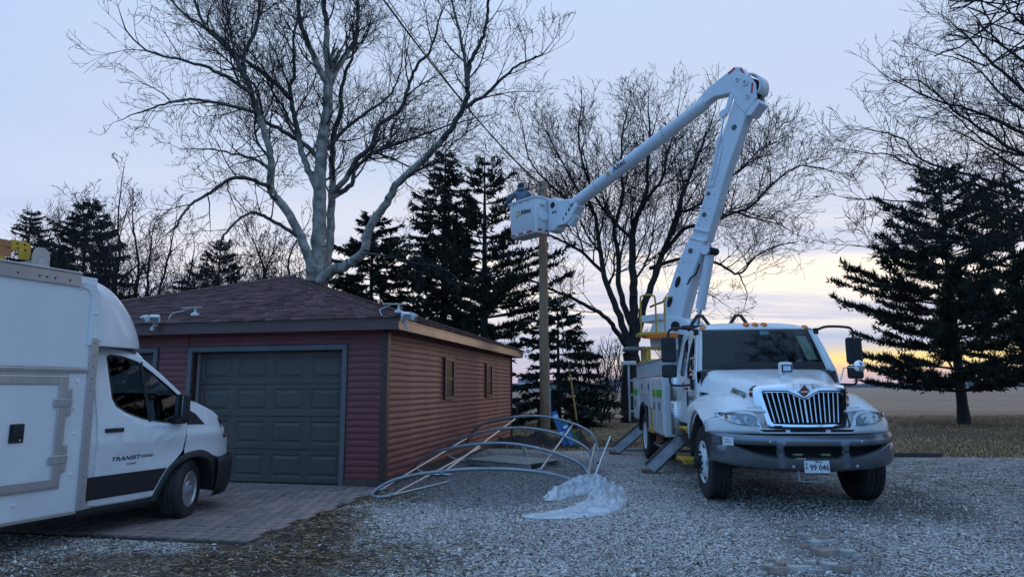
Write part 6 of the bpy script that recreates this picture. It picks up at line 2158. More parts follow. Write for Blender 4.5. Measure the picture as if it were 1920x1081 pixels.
for x in (-0.46, -0.86):
    mb = MB(); mb.box(x - 0.018, x + 0.018, -5.2, -1.83, 2.865, 2.945)
    mb.box(x - 0.014, x + 0.014, -5.0, -1.76, 2.955, 3.03)
    mb.build('ladder_rail', M_LADO, lad, bevel=0.004)
    mb = MB(); mb.prism([(-1.84, 2.94), (-1.84, 3.045), (-1.70, 3.045), (-1.66, 3.03), (-1.65, 2.99), (-1.655, 2.86), (-1.74, 2.86), (-1.76, 2.94)], x - 0.022, x + 0.022, 'yz')
    cp = mb.build('end_cap', M_YELLOW, lad, bevel=0.008)
    for y, z in ((-1.79, 3.01), (-1.72, 3.01), (-1.78, 2.965), (-1.71, 2.955)):
        mb = MB(); mb.lathe([(0.011, 0), (0.010, 0.004)], (x + 0.022, y, z), 'x', 8)
        mb.build('cap_rivet', M_DARK, cp)
for k in range(10):
    mb = MB(); mb.tube([(-0.86, -2.1 - k * 0.3, 2.90), (-0.46, -2.1 - k * 0.3, 2.90)], 0.016, 8)
    mb.build('rung', M_ALU, lad)
# ------------------------------------------------------------------ trees
def tubes_mesh(name, segs, n, material, parent, smooth=True):
    """segs: array (k, 8) of p0, p1, r0, r1; every segment a short tapered tube"""
    S = np.asarray(segs, float)
    p0, p1, r0, r1 = S[:, 0:3], S[:, 3:6], S[:, 6], S[:, 7]
    d = p1 - p0
    L = np.linalg.norm(d, axis=1, keepdims=True)
    d = d / np.maximum(L, 1e-6)
    ref = np.where(np.abs(d[:, 2:3]) < 0.9, np.array([[0, 0, 1.0]]), np.array([[1.0, 0, 0]]))
    u = np.cross(d, ref); u /= np.maximum(np.linalg.norm(u, axis=1, keepdims=True), 1e-6)
    v = np.cross(d, u)
    k = len(S)
    V = np.zeros((k, 2 * n, 3))
    ext = d * np.minimum(r1, 0.5 * L[:, 0])[:, None] * 0.6
    for j in range(n):
        a = 2 * math.pi * j / n
        w_ = u * math.cos(a) + v * math.sin(a)
        V[:, j] = p0 - d * (r0 * 0.15)[:, None] + w_ * r0[:, None]
        V[:, n + j] = p1 + ext * 0.3 + w_ * r1[:, None]
    Fq = np.array([(j, (j + 1) % n, n + (j + 1) % n, n + j) for j in range(n)])
    Fc = (Fq[None] + (np.arange(k) * 2 * n)[:, None, None]).reshape(-1, 4)
    return fast_mesh(name, V.reshape(-1, 3), Fc, material, parent, smooth=smooth)

class Bare:
    """a leafless tree: traced or grown limbs, then procedural branching"""
    def __init__(s, seed):
        s.r = random.Random(seed)
        s.big, s.mid, s.fine = [], [], []
    def put(s, a, b, ra, rb):
        row = (a.x, a.y, a.z, b.x, b.y, b.z, ra, rb)
        (s.big if ra > 0.035 else s.mid if ra > 0.012 else s.fine).append(row)
    def rv(s, k=1.0):
        return Vector((s.r.gauss(0, k), s.r.gauss(0, k), s.r.gauss(0, k)))
    def limb(s, pts, r0, r1, sub=5, kids=None, lv=1, first=0.25, dens=1.0, klen=None):
        P = smooth_path(pts, sub)
        P = [p + s.rv(0.012 * (1 + 3 * r0)) if 0 < i < len(P) - 1 else p for i, p in enumerate(P)]
        tot = sum((b - a).length for a, b in zip(P, P[1:]))
        acc, nxt = 0.0, tot * first
        for i in range(len(P) - 1):
            a, b = P[i], P[i + 1]
            t0, t1 = i / (len(P) - 1), (i + 1) / (len(P) - 1)
            ra, rb = r0 + (r1 - r0) * t0 ** 0.8, r0 + (r1 - r0) * t1 ** 0.8
            s.put(a, b, ra, rb)
            sl = (b - a).length
            acc += sl
            while acc > nxt:
                d = (b - a).normalized()
                side = s.rv().cross(d)
                if side.length > 1e-3:
                    side.normalize()
                    nd = (d * s.r.uniform(0.5, 0.95) + side * s.r.uniform(0.6, 1.0) + Vector((0, 0, 0.22))).normalized()
                    f = acc / tot
                    ln = (klen or tot * 0.45) * s.r.uniform(0.55, 1.15) * (1.18 - 0.62 * f)
                    s.grow(a.lerp(b, s.r.random()), nd, ln, max(0.007, min(rb * s.r.uniform(0.45, 0.7), ln * 0.016)), lv)
                nxt += s.gap / dens * s.r.uniform(0.6, 1.4)
        e = (P[-1] - P[-2]).normalized()
        s.grow(P[-1], e, (klen or tot * 0.4) * s.tipf, r1, lv)
    tipf = 0.45
    gap = 0.55
    up = 0.10
    wig = 0.13
    def grow(s, p, d, ln, r, lv):
        steps = max(3, min(10, int(ln / (0.30 if lv < 3 else 0.22))))
        st = ln / steps
        q = p.copy()
        for i in range(steps):
            f = i / steps
            d = (d + s.rv(s.wig) + Vector((0, 0, s.up * (1 if lv < 3 else 0.4)))).normalized()
            nq = q + d * st
            ra, rb = r * (1 - 0.75 * f), r * (1 - 0.75 * (i + 1) / steps)
            s.put(q, nq, max(ra, s.rmin), max(rb, s.rmin * 0.8))
            if lv < s.maxlv and i >= (1 if lv > 1 else 1) or (lv < s.maxlv and s.r.random() < 0.3):
                for _ in range(s.kids[lv]):
                    if s.r.random() < s.prob[lv]:
                        side = s.rv().cross(d)
                        if side.length < 1e-3:
                            continue
                        side.normalize()
                        nd = (d * s.r.uniform(0.6, 1.0) + side * s.r.uniform(0.5, 0.95)).normalized()
                        s.grow(nq, nd, ln * s.r.uniform(*s.ratio) * (1.1 - 0.45 * f), ra * 0.55, lv + 1)
            q = nq
    maxlv = 4
    kids = {1: 2, 2: 2, 3: 2, 4: 0}
    prob = {1: 0.72, 2: 0.52, 3: 0.34}
    ratio = (0.42, 0.74)
    rmin = 0.0075
    thin = 1.0
    def build(s, name, label, mb_, mt, base, group, cat='tree', ml=None):
        t = thing(name, label, cat, base, 0, group)
        off = np.array([base[0], base[1], base[2], base[0], base[1], base[2], 0, 0])
        if s.big:
            B = np.array(s.big) - off
            th = (B[:, 6] > 0.108) if ml else (B[:, 6] > 0)
            if th.any():
                tubes_mesh('trunk', B[th], 12 if ml else 9, mb_, t)
            if (~th).any():
                tubes_mesh('limbs', B[~th], 8, ml or mb_, t)['kind'] = 'stuff'
        if s.mid:
            tubes_mesh('branches', np.array(s.mid) - off, 5, mt, t)['kind'] = 'stuff'
        if s.fine:
            tubes_mesh('twigs', np.array(s.fine) - off, 3, mt, t)['kind'] = 'stuff'
        return t

M_SYC = mat('mottled_sycamore_bark', (0.50, 0.43, 0.36), 0.85, var=0.5, vscale=3.2, bump=0.7, bscale=10, col2=(0.10, 0.09, 0.075))
M_SYCT = mat('sycamore_twig', (0.032, 0.027, 0.022), 0.9)
M_BARK = mat('dark_bark', (0.03, 0.025, 0.021), 0.95, var=0.4, vscale=5, bump=0.5, bscale=22)
M_TWIG = mat('dark_twig', (0.018, 0.015, 0.013), 0.95)

def px_limb(pts, o, sc, Y, dY0=0.0, dY1=0.0):
    """traced picture points placed at a real distance that drifts along the limb"""
    n = len(pts)
    return [at(o[0] + x * sc, o[1] + y * sc, Y + dY0 + (dY1 - dY0) * i / max(1, n - 1)) for i, (x, y) in enumerate(pts)]

# --- the big sycamore behind the garage
sy = Bare(21)
sy.gap = 0.58
sy.rmin = 0.0080
sy.wig = 0.15
sy.up = 0.09
Y0 = 24.5
o, sc = (200, 0), 840 / 1682
base = at(605, 700, Y0); base = Vector((base.x, base.y, 0))
def SL(pts, r0, r1, d0, d1, **k):
    k['klen'] = k.get('klen', 2.5) * 1.0
    sy.limb(px_limb(pts, o, sc, Y0, d0, d1), r0 * 0.74, r1 * 0.8, **k)
tb = at(200 + 798 * sc, 1060 * sc, Y0)
sy.limb([base, Vector((base.x + 0.02, base.y, 2.0)), tb], 0.50, 0.33, first=9)
SL([(798, 1060), (795, 930), (798, 800), (800, 700), (808, 580), (820, 470), (832, 380), (830, 290)], 0.42, 0.22, 0, 0.3, first=0.45, dens=0.5, klen=3.0)
SL([(831, 320), (800, 265), (765, 180), (735, 110), (722, 40), (724, -60), (715, -170)], 0.20, 0.06, 0.3, -1.5, first=0.1, klen=3.0)
SL([(832, 330), (870, 245), (910, 190), (940, 130), (942, 50), (945, -40), (960, -150)], 0.20, 0.06, 0.3, 1.6, first=0.1, klen=3.0)
SL([(830, 320), (828, 200), (826, 100), (815, 20), (805, -60), (812, -200)], 0.22, 0.06, 0.3, 0.2, first=0.1, klen=3.0)
SL([(812, 1055), (835, 930), (842, 800), (850, 700), (845, 620), (855, 500), (880, 420), (878, 360), (895, 280), (925, 200), (935, 110)], 0.26, 0.06, 0.5, 2.0, first=0.3, klen=2.6)
SL([(850, 720), (900, 670), (940, 600), (1000, 540), (1020, 470), (1100, 415), (1130, 330), (1170, 240), (1215, 190), (1240, 110)], 0.17, 0.045, 0.8, -2.6, first=0.15, klen=2.8)
SL([(850, 740), (920, 690), (935, 630), (1010, 570), (1090, 540), (1200, 500), (1290, 470), (1400, 440)], 0.15, 0.03, 0.8, 3.6, first=0.15, klen=2.6)
SL([(772, 1050), (760, 970), (720, 870), (660, 770), (615, 710), (620, 620), (600, 530), (575, 440), (545, 350), (520, 280), (515, 210), (560, 110), (575, 0), (560, -120)], 0.27, 0.06, -0.2, -2.2, first=0.25, klen=3.0)
SL([(520, 300), (480, 210), (420, 150), (370, 100), (335, 20), (320, -60)], 0.13, 0.05, -2.0, -3.2, first=0.08, klen=2.8)
SL([(612, 705), (590, 690), (500, 665), (440, 685), (390, 725), (330, 755), (290, 800), (262, 850)], 0.12, 0.04, -0.8, -4.0, first=0.3, klen=2.0)
SL([(728, 890), (660, 850), (600, 815), (550, 800), (510, 815), (450, 870), (420, 930)], 0.11, 0.035, -0.4, -3.6, first=0.3, klen=1.8)
SL([(790, 710), (750, 620), (725, 540), (710, 450), (695, 390), (688, 320), (705, 280), (700, 150), (720, 40), (740, -80)], 0.19, 0.05, 0.2, 1.8, first=0.15, klen=2.8)
SL([(790, 590), (740, 540), (640, 480), (590, 450), (575, 380), (560, 330), (500, 270), (440, 260)], 0.14, 0.04, 0.2, 3.2, first=0.2, klen=2.6)
SL([(690, 370), (620, 300), (540, 240), (480, 200), (400, 120), (300, 60), (220, -20)], 0.14, 0.045, 0.8, 2.6, first=0.1, klen=2.8)
SL([(800, 1055), (850, 1015), (910, 990), (960, 950), (990, 850), (1050, 760), (1100, 680), (1180, 610), (1240, 550), (1290, 490), (1340, 400), (1355, 340), (1360, 250), (1395, 180), (1420, 120), (1430, 40), (1440, -60)], 0.28, 0.05, -0.25, -3.4, first=0.35, klen=2.8)
SL([(1345, 400), (1420, 360), (1480, 300), (1540, 250), (1600, 220), (1640, 200)], 0.10, 0.025, -3.0, -4.2, first=0.1, klen=2.2)
SL([(1355, 330), (1340, 200), (1320, 100), (1300, 20), (1290, -70)], 0.10, 0.03, -3.1, -2.0, first=0.1, klen=2.4)
SL([(560, 420), (480, 400), (380, 380), (300, 375), (220, 390), (130, 420)], 0.11, 0.03, -1.4, -3.6, first=0.1, klen=2.4)
SL([(545, 350), (450, 290), (370, 250), (260, 220), (150, 190), (70, 110)], 0.12, 0.03, -1.6, -3.0, first=0.1, klen=2.6)
SL([(620, 640), (560, 600), (480, 580), (400, 560), (300, 560)], 0.09, 0.025, -1.0, 1.5, first=0.1, klen=2.3)
SL([(830, 560), (900, 480), (980, 420), (1060, 360), (1100, 280), (1110, 200)], 0.11, 0.035, 0.3, 3.0, first=0.1, klen=2.6)
SL([(1010, 570), (1080, 600), (1160, 640), (1230, 690), (1260, 740)], 0.07, 0.02, 1.5, 3.0, first=0.1, klen=2.0)
SL([(960, 950), (1050, 960), (1150, 985), (1250, 1000), (1310, 1040)], 0.06, 0.018, -1.2, -4.5, first=0.2, klen=1.6)
syc = sy.build('sycamore_tree', 'tall leafless sycamore with pale mottled trunk rising behind the garage', M_SYC, M_SYCT, base, None, ml=mat('sycamore_limb_bark', (0.12, 0.11, 0.095), 0.9, var=0.5, vscale=5, bump=0.5, bscale=20, col2=(0.04, 0.035, 0.03)))
# hanging seed balls
sb = MB(Matrix.Translation(-base))
for row in sy.r.sample(sy.fine, 260):
    p = Vector(row[3:6]) + Vector((0, 0, -0.06))
    sb._add([p + Vector(v) * 0.02 for v in ((1, 0, 0), (-1, 0, 0), (0, 1, 0), (0, -1, 0), (0, 0, 1), (0, 0, -1))], [(0, 2, 4), (2, 1, 4), (1, 3, 4), (3, 0, 4), (2, 0, 5), (1, 2, 5), (3, 1, 5), (0, 3, 5)])
tag(sb.build('seed_balls', M_TWIG, syc), kind='stuff')

# --- dark spreading tree behind the bucket truck
dk = Bare(5)
dk.gap, dk.up, dk.wig = 0.54, 0.12, 0.12
dk.rmin = 0.0095
Y0 = 30.5
o, sc = (960, 140), 600 / 1158
base = at(1182, 780, Y0); base = Vector((base.x, base.y, 0))
def DL(pts, r0, r1, d0, d1, **k):
    k['klen'] = k.get('klen', 2.5) * 1.15
    dk.limb(px_limb(pts, o, sc, Y0, d0, d1), r0 * 0.72, r1 * 0.8, **k)
dk.limb([base, Vector((base.x, base.y, 0.9)), at(1182, 700, Y0), at(960 + 435 * sc, 140 + 985 * sc, Y0)], 0.46, 0.36, first=9)
DL([(440, 1000), (440, 850), (440, 750), (435, 620), (440, 560), (470, 470), (490, 410), (490, 330), (500, 250), (495, 150)], 0.34, 0.05, 0, 0.5, first=0.3, klen=3.2)
DL([(450, 960), (480, 830), (520, 720), (560, 610), (600, 500), (620, 430), (660, 330), (690, 250), (720, 180)], 0.27, 0.04, 0, -2.0, first=0.25, klen=3.2)
DL([(545, 650), (620, 560), (700, 540), (800, 500), (850, 485), (900, 440), (960, 380), (1040, 330), (1120, 340)], 0.14, 0.03, -0.8, -3.0, first=0.2, klen=2.6)
DL([(430, 985), (380, 850), (340, 750), (320, 640), (310, 560), (290, 480), (240, 420), (200, 350), (150, 260)], 0.25, 0.04, 0, 2.0, first=0.25, klen=3.0)
DL([(430, 1010), (380, 930), (330, 870), (240, 820), (150, 780), (60, 740), (-20, 725)], 0.20, 0.03, 0, -3.0, first=0.3, klen=2.2)
DL([(430, 900), (390, 780), (385, 650), (370, 560), (400, 440), (395, 330), (400, 220), (420, 120)], 0.22, 0.04, 0.3, 2.8, first=0.25, klen=3.0)
DL([(500, 700), (640, 660), (740, 680), (820, 720), (880, 660), (950, 620), (1000, 610)], 0.13, 0.025, -0.4, 2.6, first=0.25, klen=2.4)
DL([(335, 720), (250, 640), (160, 590), (80, 560), (20, 470)], 0.13, 0.03, 1.0, 2.4, first=0.15, klen=2.6)
DL([(440, 600), (360, 520), (300, 440), (260, 330), (240, 220), (250, 130)], 0.12, 0.035, 0.2, -1.6, first=0.15, klen=2.8)
DL([(470, 470), (540, 380), (560, 290), (590, 200), (600, 130)], 0.12, 0.035, 0.3, 1.8, first=0.15, klen=2.8)
DL([(290, 480), (200, 450), (120, 380), (60, 300), (40, 200)], 0.10, 0.03, 1.2, 0.2, first=0.1, klen=2.8)
DL([(820, 500), (880, 520), (960, 540), (1030, 580)], 0.07, 0.02, -2.0, -1.0, first=0.1, klen=2.0)
DL([(600, 500), (680, 470), (760, 400), (840, 330), (900, 270), (960, 240)], 0.10, 0.03, -0.9, 1.6, first=0.1, klen=2.6)
DL([(820, 720), (850, 790), (840, 850)], 0.05, 0.015, 1.0, 0.0, first=0.1, klen=1.6)
DL([(500, 840), (600, 800), (700, 790), (770, 830)], 0.07, 0.018, 0.2, -2.0, first=0.2, klen=1.8)
dk.build('shade_tree', 'dark leafless spreading tree behind the bucket truck and its boom', M_BARK, M_TWIG, base, None)

# --- right-hand bare tree: its trunk stands outside the picture
rt = Bare(9)
rt.gap, rt.up, rt.wig = 0.30, 0.05, 0.11
rt.rmin = 0.0065
rt.prob = {1: 0.8, 2: 0.8, 3: 0.45}
rt.ratio = (0.45, 0.8)
Y0 = 17.5
base = Vector((17.2, 17.6, 0))
rt.limb([base, base + Vector((0.1, 0, 2.2)), base + Vector((-0.1, 0.1, 4.4))], 0.42, 0.30, first=9)
fork = base + Vector((-0.1, 0.1, 4.4))
def RL(pts, r0, r1, d0, d1, **k):
    P = [fork + Vector((0, 0, k.pop('dz', 0.0)))] + px_limb(pts, (1560, 0), 360 / 695, Y0, d0, d1)
    rt.limb(P, r0, r1, lv=2, **k)
for k_, (pts, d0, d1, dz_) in enumerate((
    ([(760, 420), (695, 330), (560, 210), (480, 120), (390, 50)], 0.2, 1.6, 0.5),
    ([(780, 520), (690, 480), (560, 420), (400, 370), (280, 320), (180, 265)], -0.2, -1.4, 0.0),
    ([(790, 640), (690, 620), (600, 560), (500, 500), (420, 460)], 0.4, 2.0, 0.0),
    ([(800, 760), (690, 720), (560, 680), (430, 640), (300, 600), (200, 560), (80, 545)], -0.4, -2.4, -0.2),
    ([(800, 740), (700, 700), (520, 640), (330, 580), (250, 500), (120, 465)], 0.2, -0.6, -0.1),
    ([(800, 250), (720, 120), (640, 40), (600, -60)], -0.6, -1.6, 0.8),
    ([(800, 330), (700, 230), (600, 150), (540, 90), (500, 40)], 0.6, -0.6, 0.7),
    ([(800, 430), (690, 400), (600, 330), (500, 230), (330, 180)], 0.9, 2.2, 0.4),
    ([(800, 560), (690, 560), (560, 520), (450, 420), (330, 350)], 1.0, 2.8, 0.2),
    ([(800, 600), (690, 560), (560, 480), (440, 400), (330, 300), (250, 290)], -0.8, -1.8, 0.1),
    ([(820, 850), (720, 800), (600, 760), (450, 740), (300, 730), (80, 720)], -0.6, -3.0, -0.3),
    ([(820, 900), (740, 860), (620, 850), (480, 870), (300, 880), (90, 890)], -0.2, -2.0, -0.4))):
    RL(pts, 0.062 if k_ else 0.08, 0.012, d0, d1, first=0.38, klen=1.5, dens=1.7, dz=dz_)
rt.build('maple_tree', 'fine-twigged leafless tree reaching in from the right edge over the pines', M_BARK, M_TWIG, base, None)

# --- other bare trees and brush, grown from a fork
def grown(name, label, px, pbase, Y, height, spread, stems, r0, seed, group, gap=0.5, maxlv=4, lean=0.0, lv=1, kfac=0.22, fork=0.12):
    b = Bare(seed)
    b.gap, b.maxlv = gap, maxlv
    b.up = 0.12
    b.rmin = min(0.0115, 0.00034 * Y)
    p = at(px, pbase, Y)
    base = Vector((p.x, p.y, 0))
    rr = b.r
    f0 = base + Vector((0, 0, height * fork))
    b.limb([base, base + Vector((0, 0, height * fork * 0.5)), f0], r0, r0 * 0.75, first=9)
    for k in range(stems):
        a = 2 * math.pi * (k + rr.random() * 0.7) / stems
        rad = spread * rr.uniform(0.35, 1.0)
        h = height * rr.uniform(0.72, 1.0) * (1 - 0.25 * (rad / spread) ** 2)
        tip = base + Vector((math.cos(a) * rad + lean * h, math.sin(a) * rad, h))
        m1 = f0.lerp(tip, 0.35) + Vector((math.cos(a), math.sin(a), 0)) * rad * 0.10 + b.rv(0.15)
        m2 = f0.lerp(tip, 0.7) + b.rv(0.2)
        b.limb([f0, m1, m2, tip], r0 * rr.uniform(0.4, 0.6), 0.02, first=0.2, lv=lv, klen=height * kfac)
    return b.build(name, label, M_BARK, M_TWIG, base, group)
GB = 'leafless trees behind the garage and van'
grown('bare_tree', 'bushy many-stemmed leafless tree above the van cab, left of the sycamore', 250, 640, 27, 9.6, 4.3, 19, 0.26, 31, GB, gap=0.42, kfac=0.21, fork=0.2)
grown('bare_tree', 'slim tall leafless tree poking above the left spruces, over the van box', 200, 640, 31, 12.4, 1.5, 4, 0.15, 32, GB, gap=0.6, kfac=0.12, fork=0.45)
grown('bare_tree', 'dark leafless tree low behind the garage ridge, just left of the sycamore trunk', 520, 640, 33, 10.6, 3.2, 10, 0.22, 33, GB, gap=0.55, kfac=0.2, fork=0.3)
grown('bare_tree', 'thin leafless tree behind the front slope of the garage roof', 455, 640, 36, 10.8, 2.8, 8, 0.2, 34, GB, gap=0.6, kfac=0.2, fork=0.3)
grown('bare_tree', 'faint bare tree at the far left between two spruces', 66, 640, 48, 15.5, 1.8, 5, 0.14, 35, GB, gap=0.8, maxlv=3, fork=0.4)
grown('brush_clump', 'leafless shrub with many thin upright stems between pole and bucket truck', 1128, 795, 29.5, 3.9, 1.8, 26, 0.04, 36, None, gap=0.3, maxlv=3, fork=0.02, lv=2)
grown('bare_sapling', 'thin sapling with fine twigs right behind the bucket truck turret', 1275, 760, 40, 6.2, 2.2, 6, 0.10, 38, None, gap=0.5, maxlv=3)

# --- conifers
M_NEEDLE = mat('dark_needles', (1, 1, 1), 0.8, attr=True, spec=0.25)
def conifer(name, label, px, Y, height, radius, seed, group, z_first=0.6, kind='spruce', whorls=None, density=1.0, shape=1.0, lean=0.0, pbase=None, col=(0.026, 0.036, 0.021), wind=0.0, x=None):
    r = np.random.default_rng(seed)
    p = at(px, pbase or 760, Y)
    base = Vector((p.x, p.y, 0))
    t = thing(name, label, 'tree', base, 0, group)
    segs = []
    n = 14
    for i in range(n):
        f0, f1 = i / n, (i + 1) / n
        rt0, rt1 = 0.018 * height * (1 - f0) ** 0.9 + 0.012, 0.018 * height * (1 - f1) ** 0.9 + 0.012
        segs.append((lean * height * f0, 0, height * f0 * 0.99, lean * height * f1, 0, height * f1 * 0.99, rt0 * (1.25 if i == 0 else 1), rt1))
    tubes_mesh('trunk', segs, 9, M_BARK, t)
    br, C, D, S, T = [], [], [], [], []
    whorls = whorls or int(height * (3.0 if kind == 'spruce' else 1.7))
    for w_ in range(whorls):
        f = (w_ + r.uniform(-0.25, 0.25)) / whorls
        z = z_first + (height * 0.985 - z_first) * max(0.0, f)
        g_ = 1 - f
        prof = g_ ** shape if kind == 'spruce' else min(1.0, 1.35 * g_ ** 0.8) * (0.75 + 0.25 * min(1, f * 5))
        L = radius * prof + 0.16
        nb = max(4, int(r.integers(5, 8) * (0.8 + 0.4 * g_)))
        a0 = r.uniform(0, 6.28)
        for k in range(nb):
            if r.random() < 0.08:
                continue
            a = a0 + 2 * math.pi * k / nb + r.normal(0, 0.18)
            Lk = L * r.uniform(0.62, 1.12)
            rise = (0.30 * (f - 0.35) if kind == 'spruce' else 0.18 + 0.25 * f) + r.normal(0, 0.06)
            droop = (0.34 if kind == 'spruce' else 0.10) * (1.1 - f)
            m = max(4, int(Lk / 0.28))
            dirv = np.array([math.cos(a), math.sin(a), 0])
            sidev = np.array([-math.sin(a), math.cos(a), 0])
            pts = []
            for j in range(m + 1):
                s_ = j / m
                zz = z + Lk * (rise * s_ - droop * s_ * s_ + (0.16 * s_ ** 4 if kind == 'spruce' else 0.14 * s_ ** 3))
                pts.append(dirv * Lk * s_ + sidev * 0.05 * Lk * math.sin(s_ * 3 + a) + np.array([lean * z, 0, zz]))
            for j in range(m):
                q = 0.010 + 0.014 * Lk * (1 - j / m) * 0.7
                br.append((*pts[j], *pts[j + 1], q, q * 0.85))
            # sprays of needles: along side twigs left and right, hanging a little
            nt_ = int(Lk * 17 * density) + 5
            sv = r.uniform(0.16 if Lk > 1 else 0.0, 1.0, nt_) ** 0.8
            for s_ in sv:
                j = min(m - 1, int(s_ * m))
                q = pts[j] + (pts[j + 1] - pts[j]) * (s_ * m - j)
                tl = (0.20 + 0.34 * Lk * (1 - 0.75 * s_) * 0.55) * r.uniform(0.5, 1.15)
                tl = min(tl, 0.95)
                sg = 1 if r.random() < 0.5 else -1
                td = dirv * r.uniform(0.45, 1.0) + sidev * sg * r.uniform(0.2, 1.0) + np.array([0, 0, r.normal(-0.18 if kind == 'spruce' else 0.16, 0.18)])
                td /= np.linalg.norm(td)
                ns = max(2, int(tl / 0.13))
                for e in range(ns):
                    c = q + td * tl * (e + 0.5) / ns
                    C.append(c); D.append(td); S.append((tl / ns) * 0.95)
                    T.append(r.uniform(0.4, 1.7))
    tubes_mesh('boughs', br, 4, M_BARK, t)['kind'] = 'stuff'
    C, D, S, T = np.array(C), np.array(D), np.array(S), np.array(T)
    # each spray: three crossed slivers
    k = len(C)
    per = 4 if kind == 'spruce' else 5
    V = np.zeros((k, per, 3, 3))
    for e in range(per):
        rv = r.normal(0, 1, (k, 3))
        w_ = np.cross(D, rv); w_ /= np.maximum(np.linalg.norm(w_, axis=1, keepdims=True), 1e-6)
        d2 = D * 0.85 + w_ * r.uniform(0.3, 0.8, (k, 1)) if kind == 'spruce' else D * 0.6 + w_ * r.uniform(0.4, 0.9, (k, 1)) + np.array([0, 0, 0.25])
        ln = S * (r.uniform(1.1, 1.9, k) if kind == 'spruce' else r.uniform(1.1, 2.0, k))
        wd = S * (0.34 if kind == 'spruce' else 0.24)
        w2 = np.cross(d2, rv); w2 /= np.maximum(np.linalg.norm(w2, axis=1, keepdims=True), 1e-6)
        b0 = C - D * S[:, None] * 0.3
        V[:, e, 0] = b0 + w2 * wd[:, None]
        V[:, e, 1] = b0 - w2 * wd[:, None]
        V[:, e, 2] = b0 + d2 * ln[:, None]
    Fc = np.arange(k * per * 3).reshape(-1, 3)
    dead = (r.random(k) < 0.12)[:, None]
    tint = np.repeat(np.where(dead, np.array([[0.05, 0.036, 0.022]]), np.array(col)[None]) * T[:, None], per * 3, axis=0)
    fast_mesh('crown', V.reshape(-1, 3), Fc, M_NEEDLE, t, tint=np.c_[tint, np.ones(len(tint))])
    return t
GC = 'evergreens behind the yard'
conifer('spruce_tree', 'dense dark spruce behind the right slope of the garage roof, beside the sycamore', 690, 29, 9.6, 3.9, 41, GC, shape=0.62, density=0.95)
conifer('spruce_tree', 'tall spruce with a thin top, left one of the pair behind the garage end', 830, 30, 13.0, 3.1, 42, GC, shape=0.70, density=0.72, z_first=3.0, whorls=30)
conifer('pine_tree', 'tall open pine behind the garage end wall, just left of the bucket', 908, 28, 11.9, 3.5, 43, GC, kind='pine', density=0.62, z_first=3.0, whorls=19)
conifer('spruce_tree', 'short broad spruce behind the utility pole', 1048, 27, 5.2, 2.6, 44, GC, shape=0.62, density=1.0, z_first=0.2)
conifer('pine_tree', 'big spreading pine with a dark trunk on the lawn at right', 1808, 27.7, 11.4, 4.7, 45, GC, kind='pine', density=0.95, z_first=1.3, pbase=795, whorls=19)
conifer('pine_tree', 'second pine at the right edge behind the spreading one', 1935, 33, 12.6, 5.2, 46, GC, kind='pine', density=0.7, z_first=1.4, whorls=18)
conifer('spruce_tree', 'dark layered spruce behind the van roof at left', 132, 34, 11.8, 3.6, 47, GC, shape=0.55, density=0.9)
conifer('spruce_tree', 'rough spruce at the far left edge behind the van box', 20, 44, 14.0, 3.4, 48, GC, shape=0.62, density=0.65)
conifer('spruce_tree', 'lower dark spruce between the two spruces behind the van box', 80, 40, 10.8, 3.6, 49, GC, shape=0.55, density=0.7)
conifer('pine_tree', 'thin ragged pine showing over the garage ridge left of the sycamore', 395, 34, 9.6, 1.7, 50, GC, kind='pine', density=0.7, z_first=3.5)
conifer('spruce_tree', 'small spruce top just over the garage roof near the van cap', 320, 34, 7.5, 1.9, 51, GC, density=0.9)
# bare tree copy added out of frame to give the truck windshield a reflection
src = [o for o in COL.objects if o.name == 'bare_tree'][0]
cp_ = src.copy()
COL.objects.link(cp_)
cp_['label'] = 'leafless tree added out of frame, mirrored in the truck windshield'
cp_.location = (8.8, 4.2, 0)
cp_.scale = (1.35, 1.35, 1.35)
for ch in list(src.children):
    c_ = ch.copy()
    COL.objects.link(c_)
    c_.parent = cp_
# two pine copies added out of frame for the van window and truck to mirror
src = [o for o in COL.objects if o.name == 'pine_tree.002'][0]
for (x_, y_, sc_, lab) in ((23.5, 14.5, 1.05, 'pine added out of frame for the van window to mirror, right of the maple trunk'), (21.0, 9.5, 0.9, 'smaller pine added out of frame for the van window to mirror, nearer the yard')):
    cp_ = src.copy()
    COL.objects.link(cp_)
    cp_['label'] = lab
    cp_.location = (x_, y_, 0)
    cp_.scale = (sc_,) * 3
    for ch in list(src.children):
        c_ = ch.copy()
        COL.objects.link(c_)
        c_.parent = cp_
# ------------------------------------------------------------------ utility pole, cables
M_POLE = mat('weathered_pole_wood', (0.34, 0.205, 0.115), 0.9, var=0.45, vscale=4, bump=0.5, bscale=30, stretch=(6, 6, 0.5))
pole = thing('utility_pole', 'weathered wooden utility pole standing behind the lifted bucket', 'pole', (0.90, 18.75, 0))
mb = MB(); mb.tube([(0, 0, -0.2), (0, 0, 2.5), (0.005, 0, 5.0), (0.01, 0, 7.52)], [0.145, 0.137, 0.125, 0.112], 18)
mb.build('shaft', M_POLE, pole, smooth=60)
for z in (7.3, 7.05, 6.8):
    mb = MB(); mb.box(-0.05, 0.05, -0.135, -0.10, z - 0.05, z + 0.05)
    mb.build('pole_plate', M_STEEL, pole, bevel=0.006)
mb = MB(); mb.box(0.10, 0.17, -0.07, 0.07, 0.75, 1.55); mb.tube([(0.135, 0, 1.5), (0.135, 0, 2.6)], 0.02, 8)
mb.build('conduit', mat('galvanised_conduit', (0.34, 0.35, 0.36), 0.45, metal=0.6), pole, bevel=0.01)
def wire(name, pts, r, label, m_=M_BLACKP):
    mb = MB(); mb.tube(pts, r, 6)
    return tag(mb.build(name, m_, smooth=60), label, 'cable')
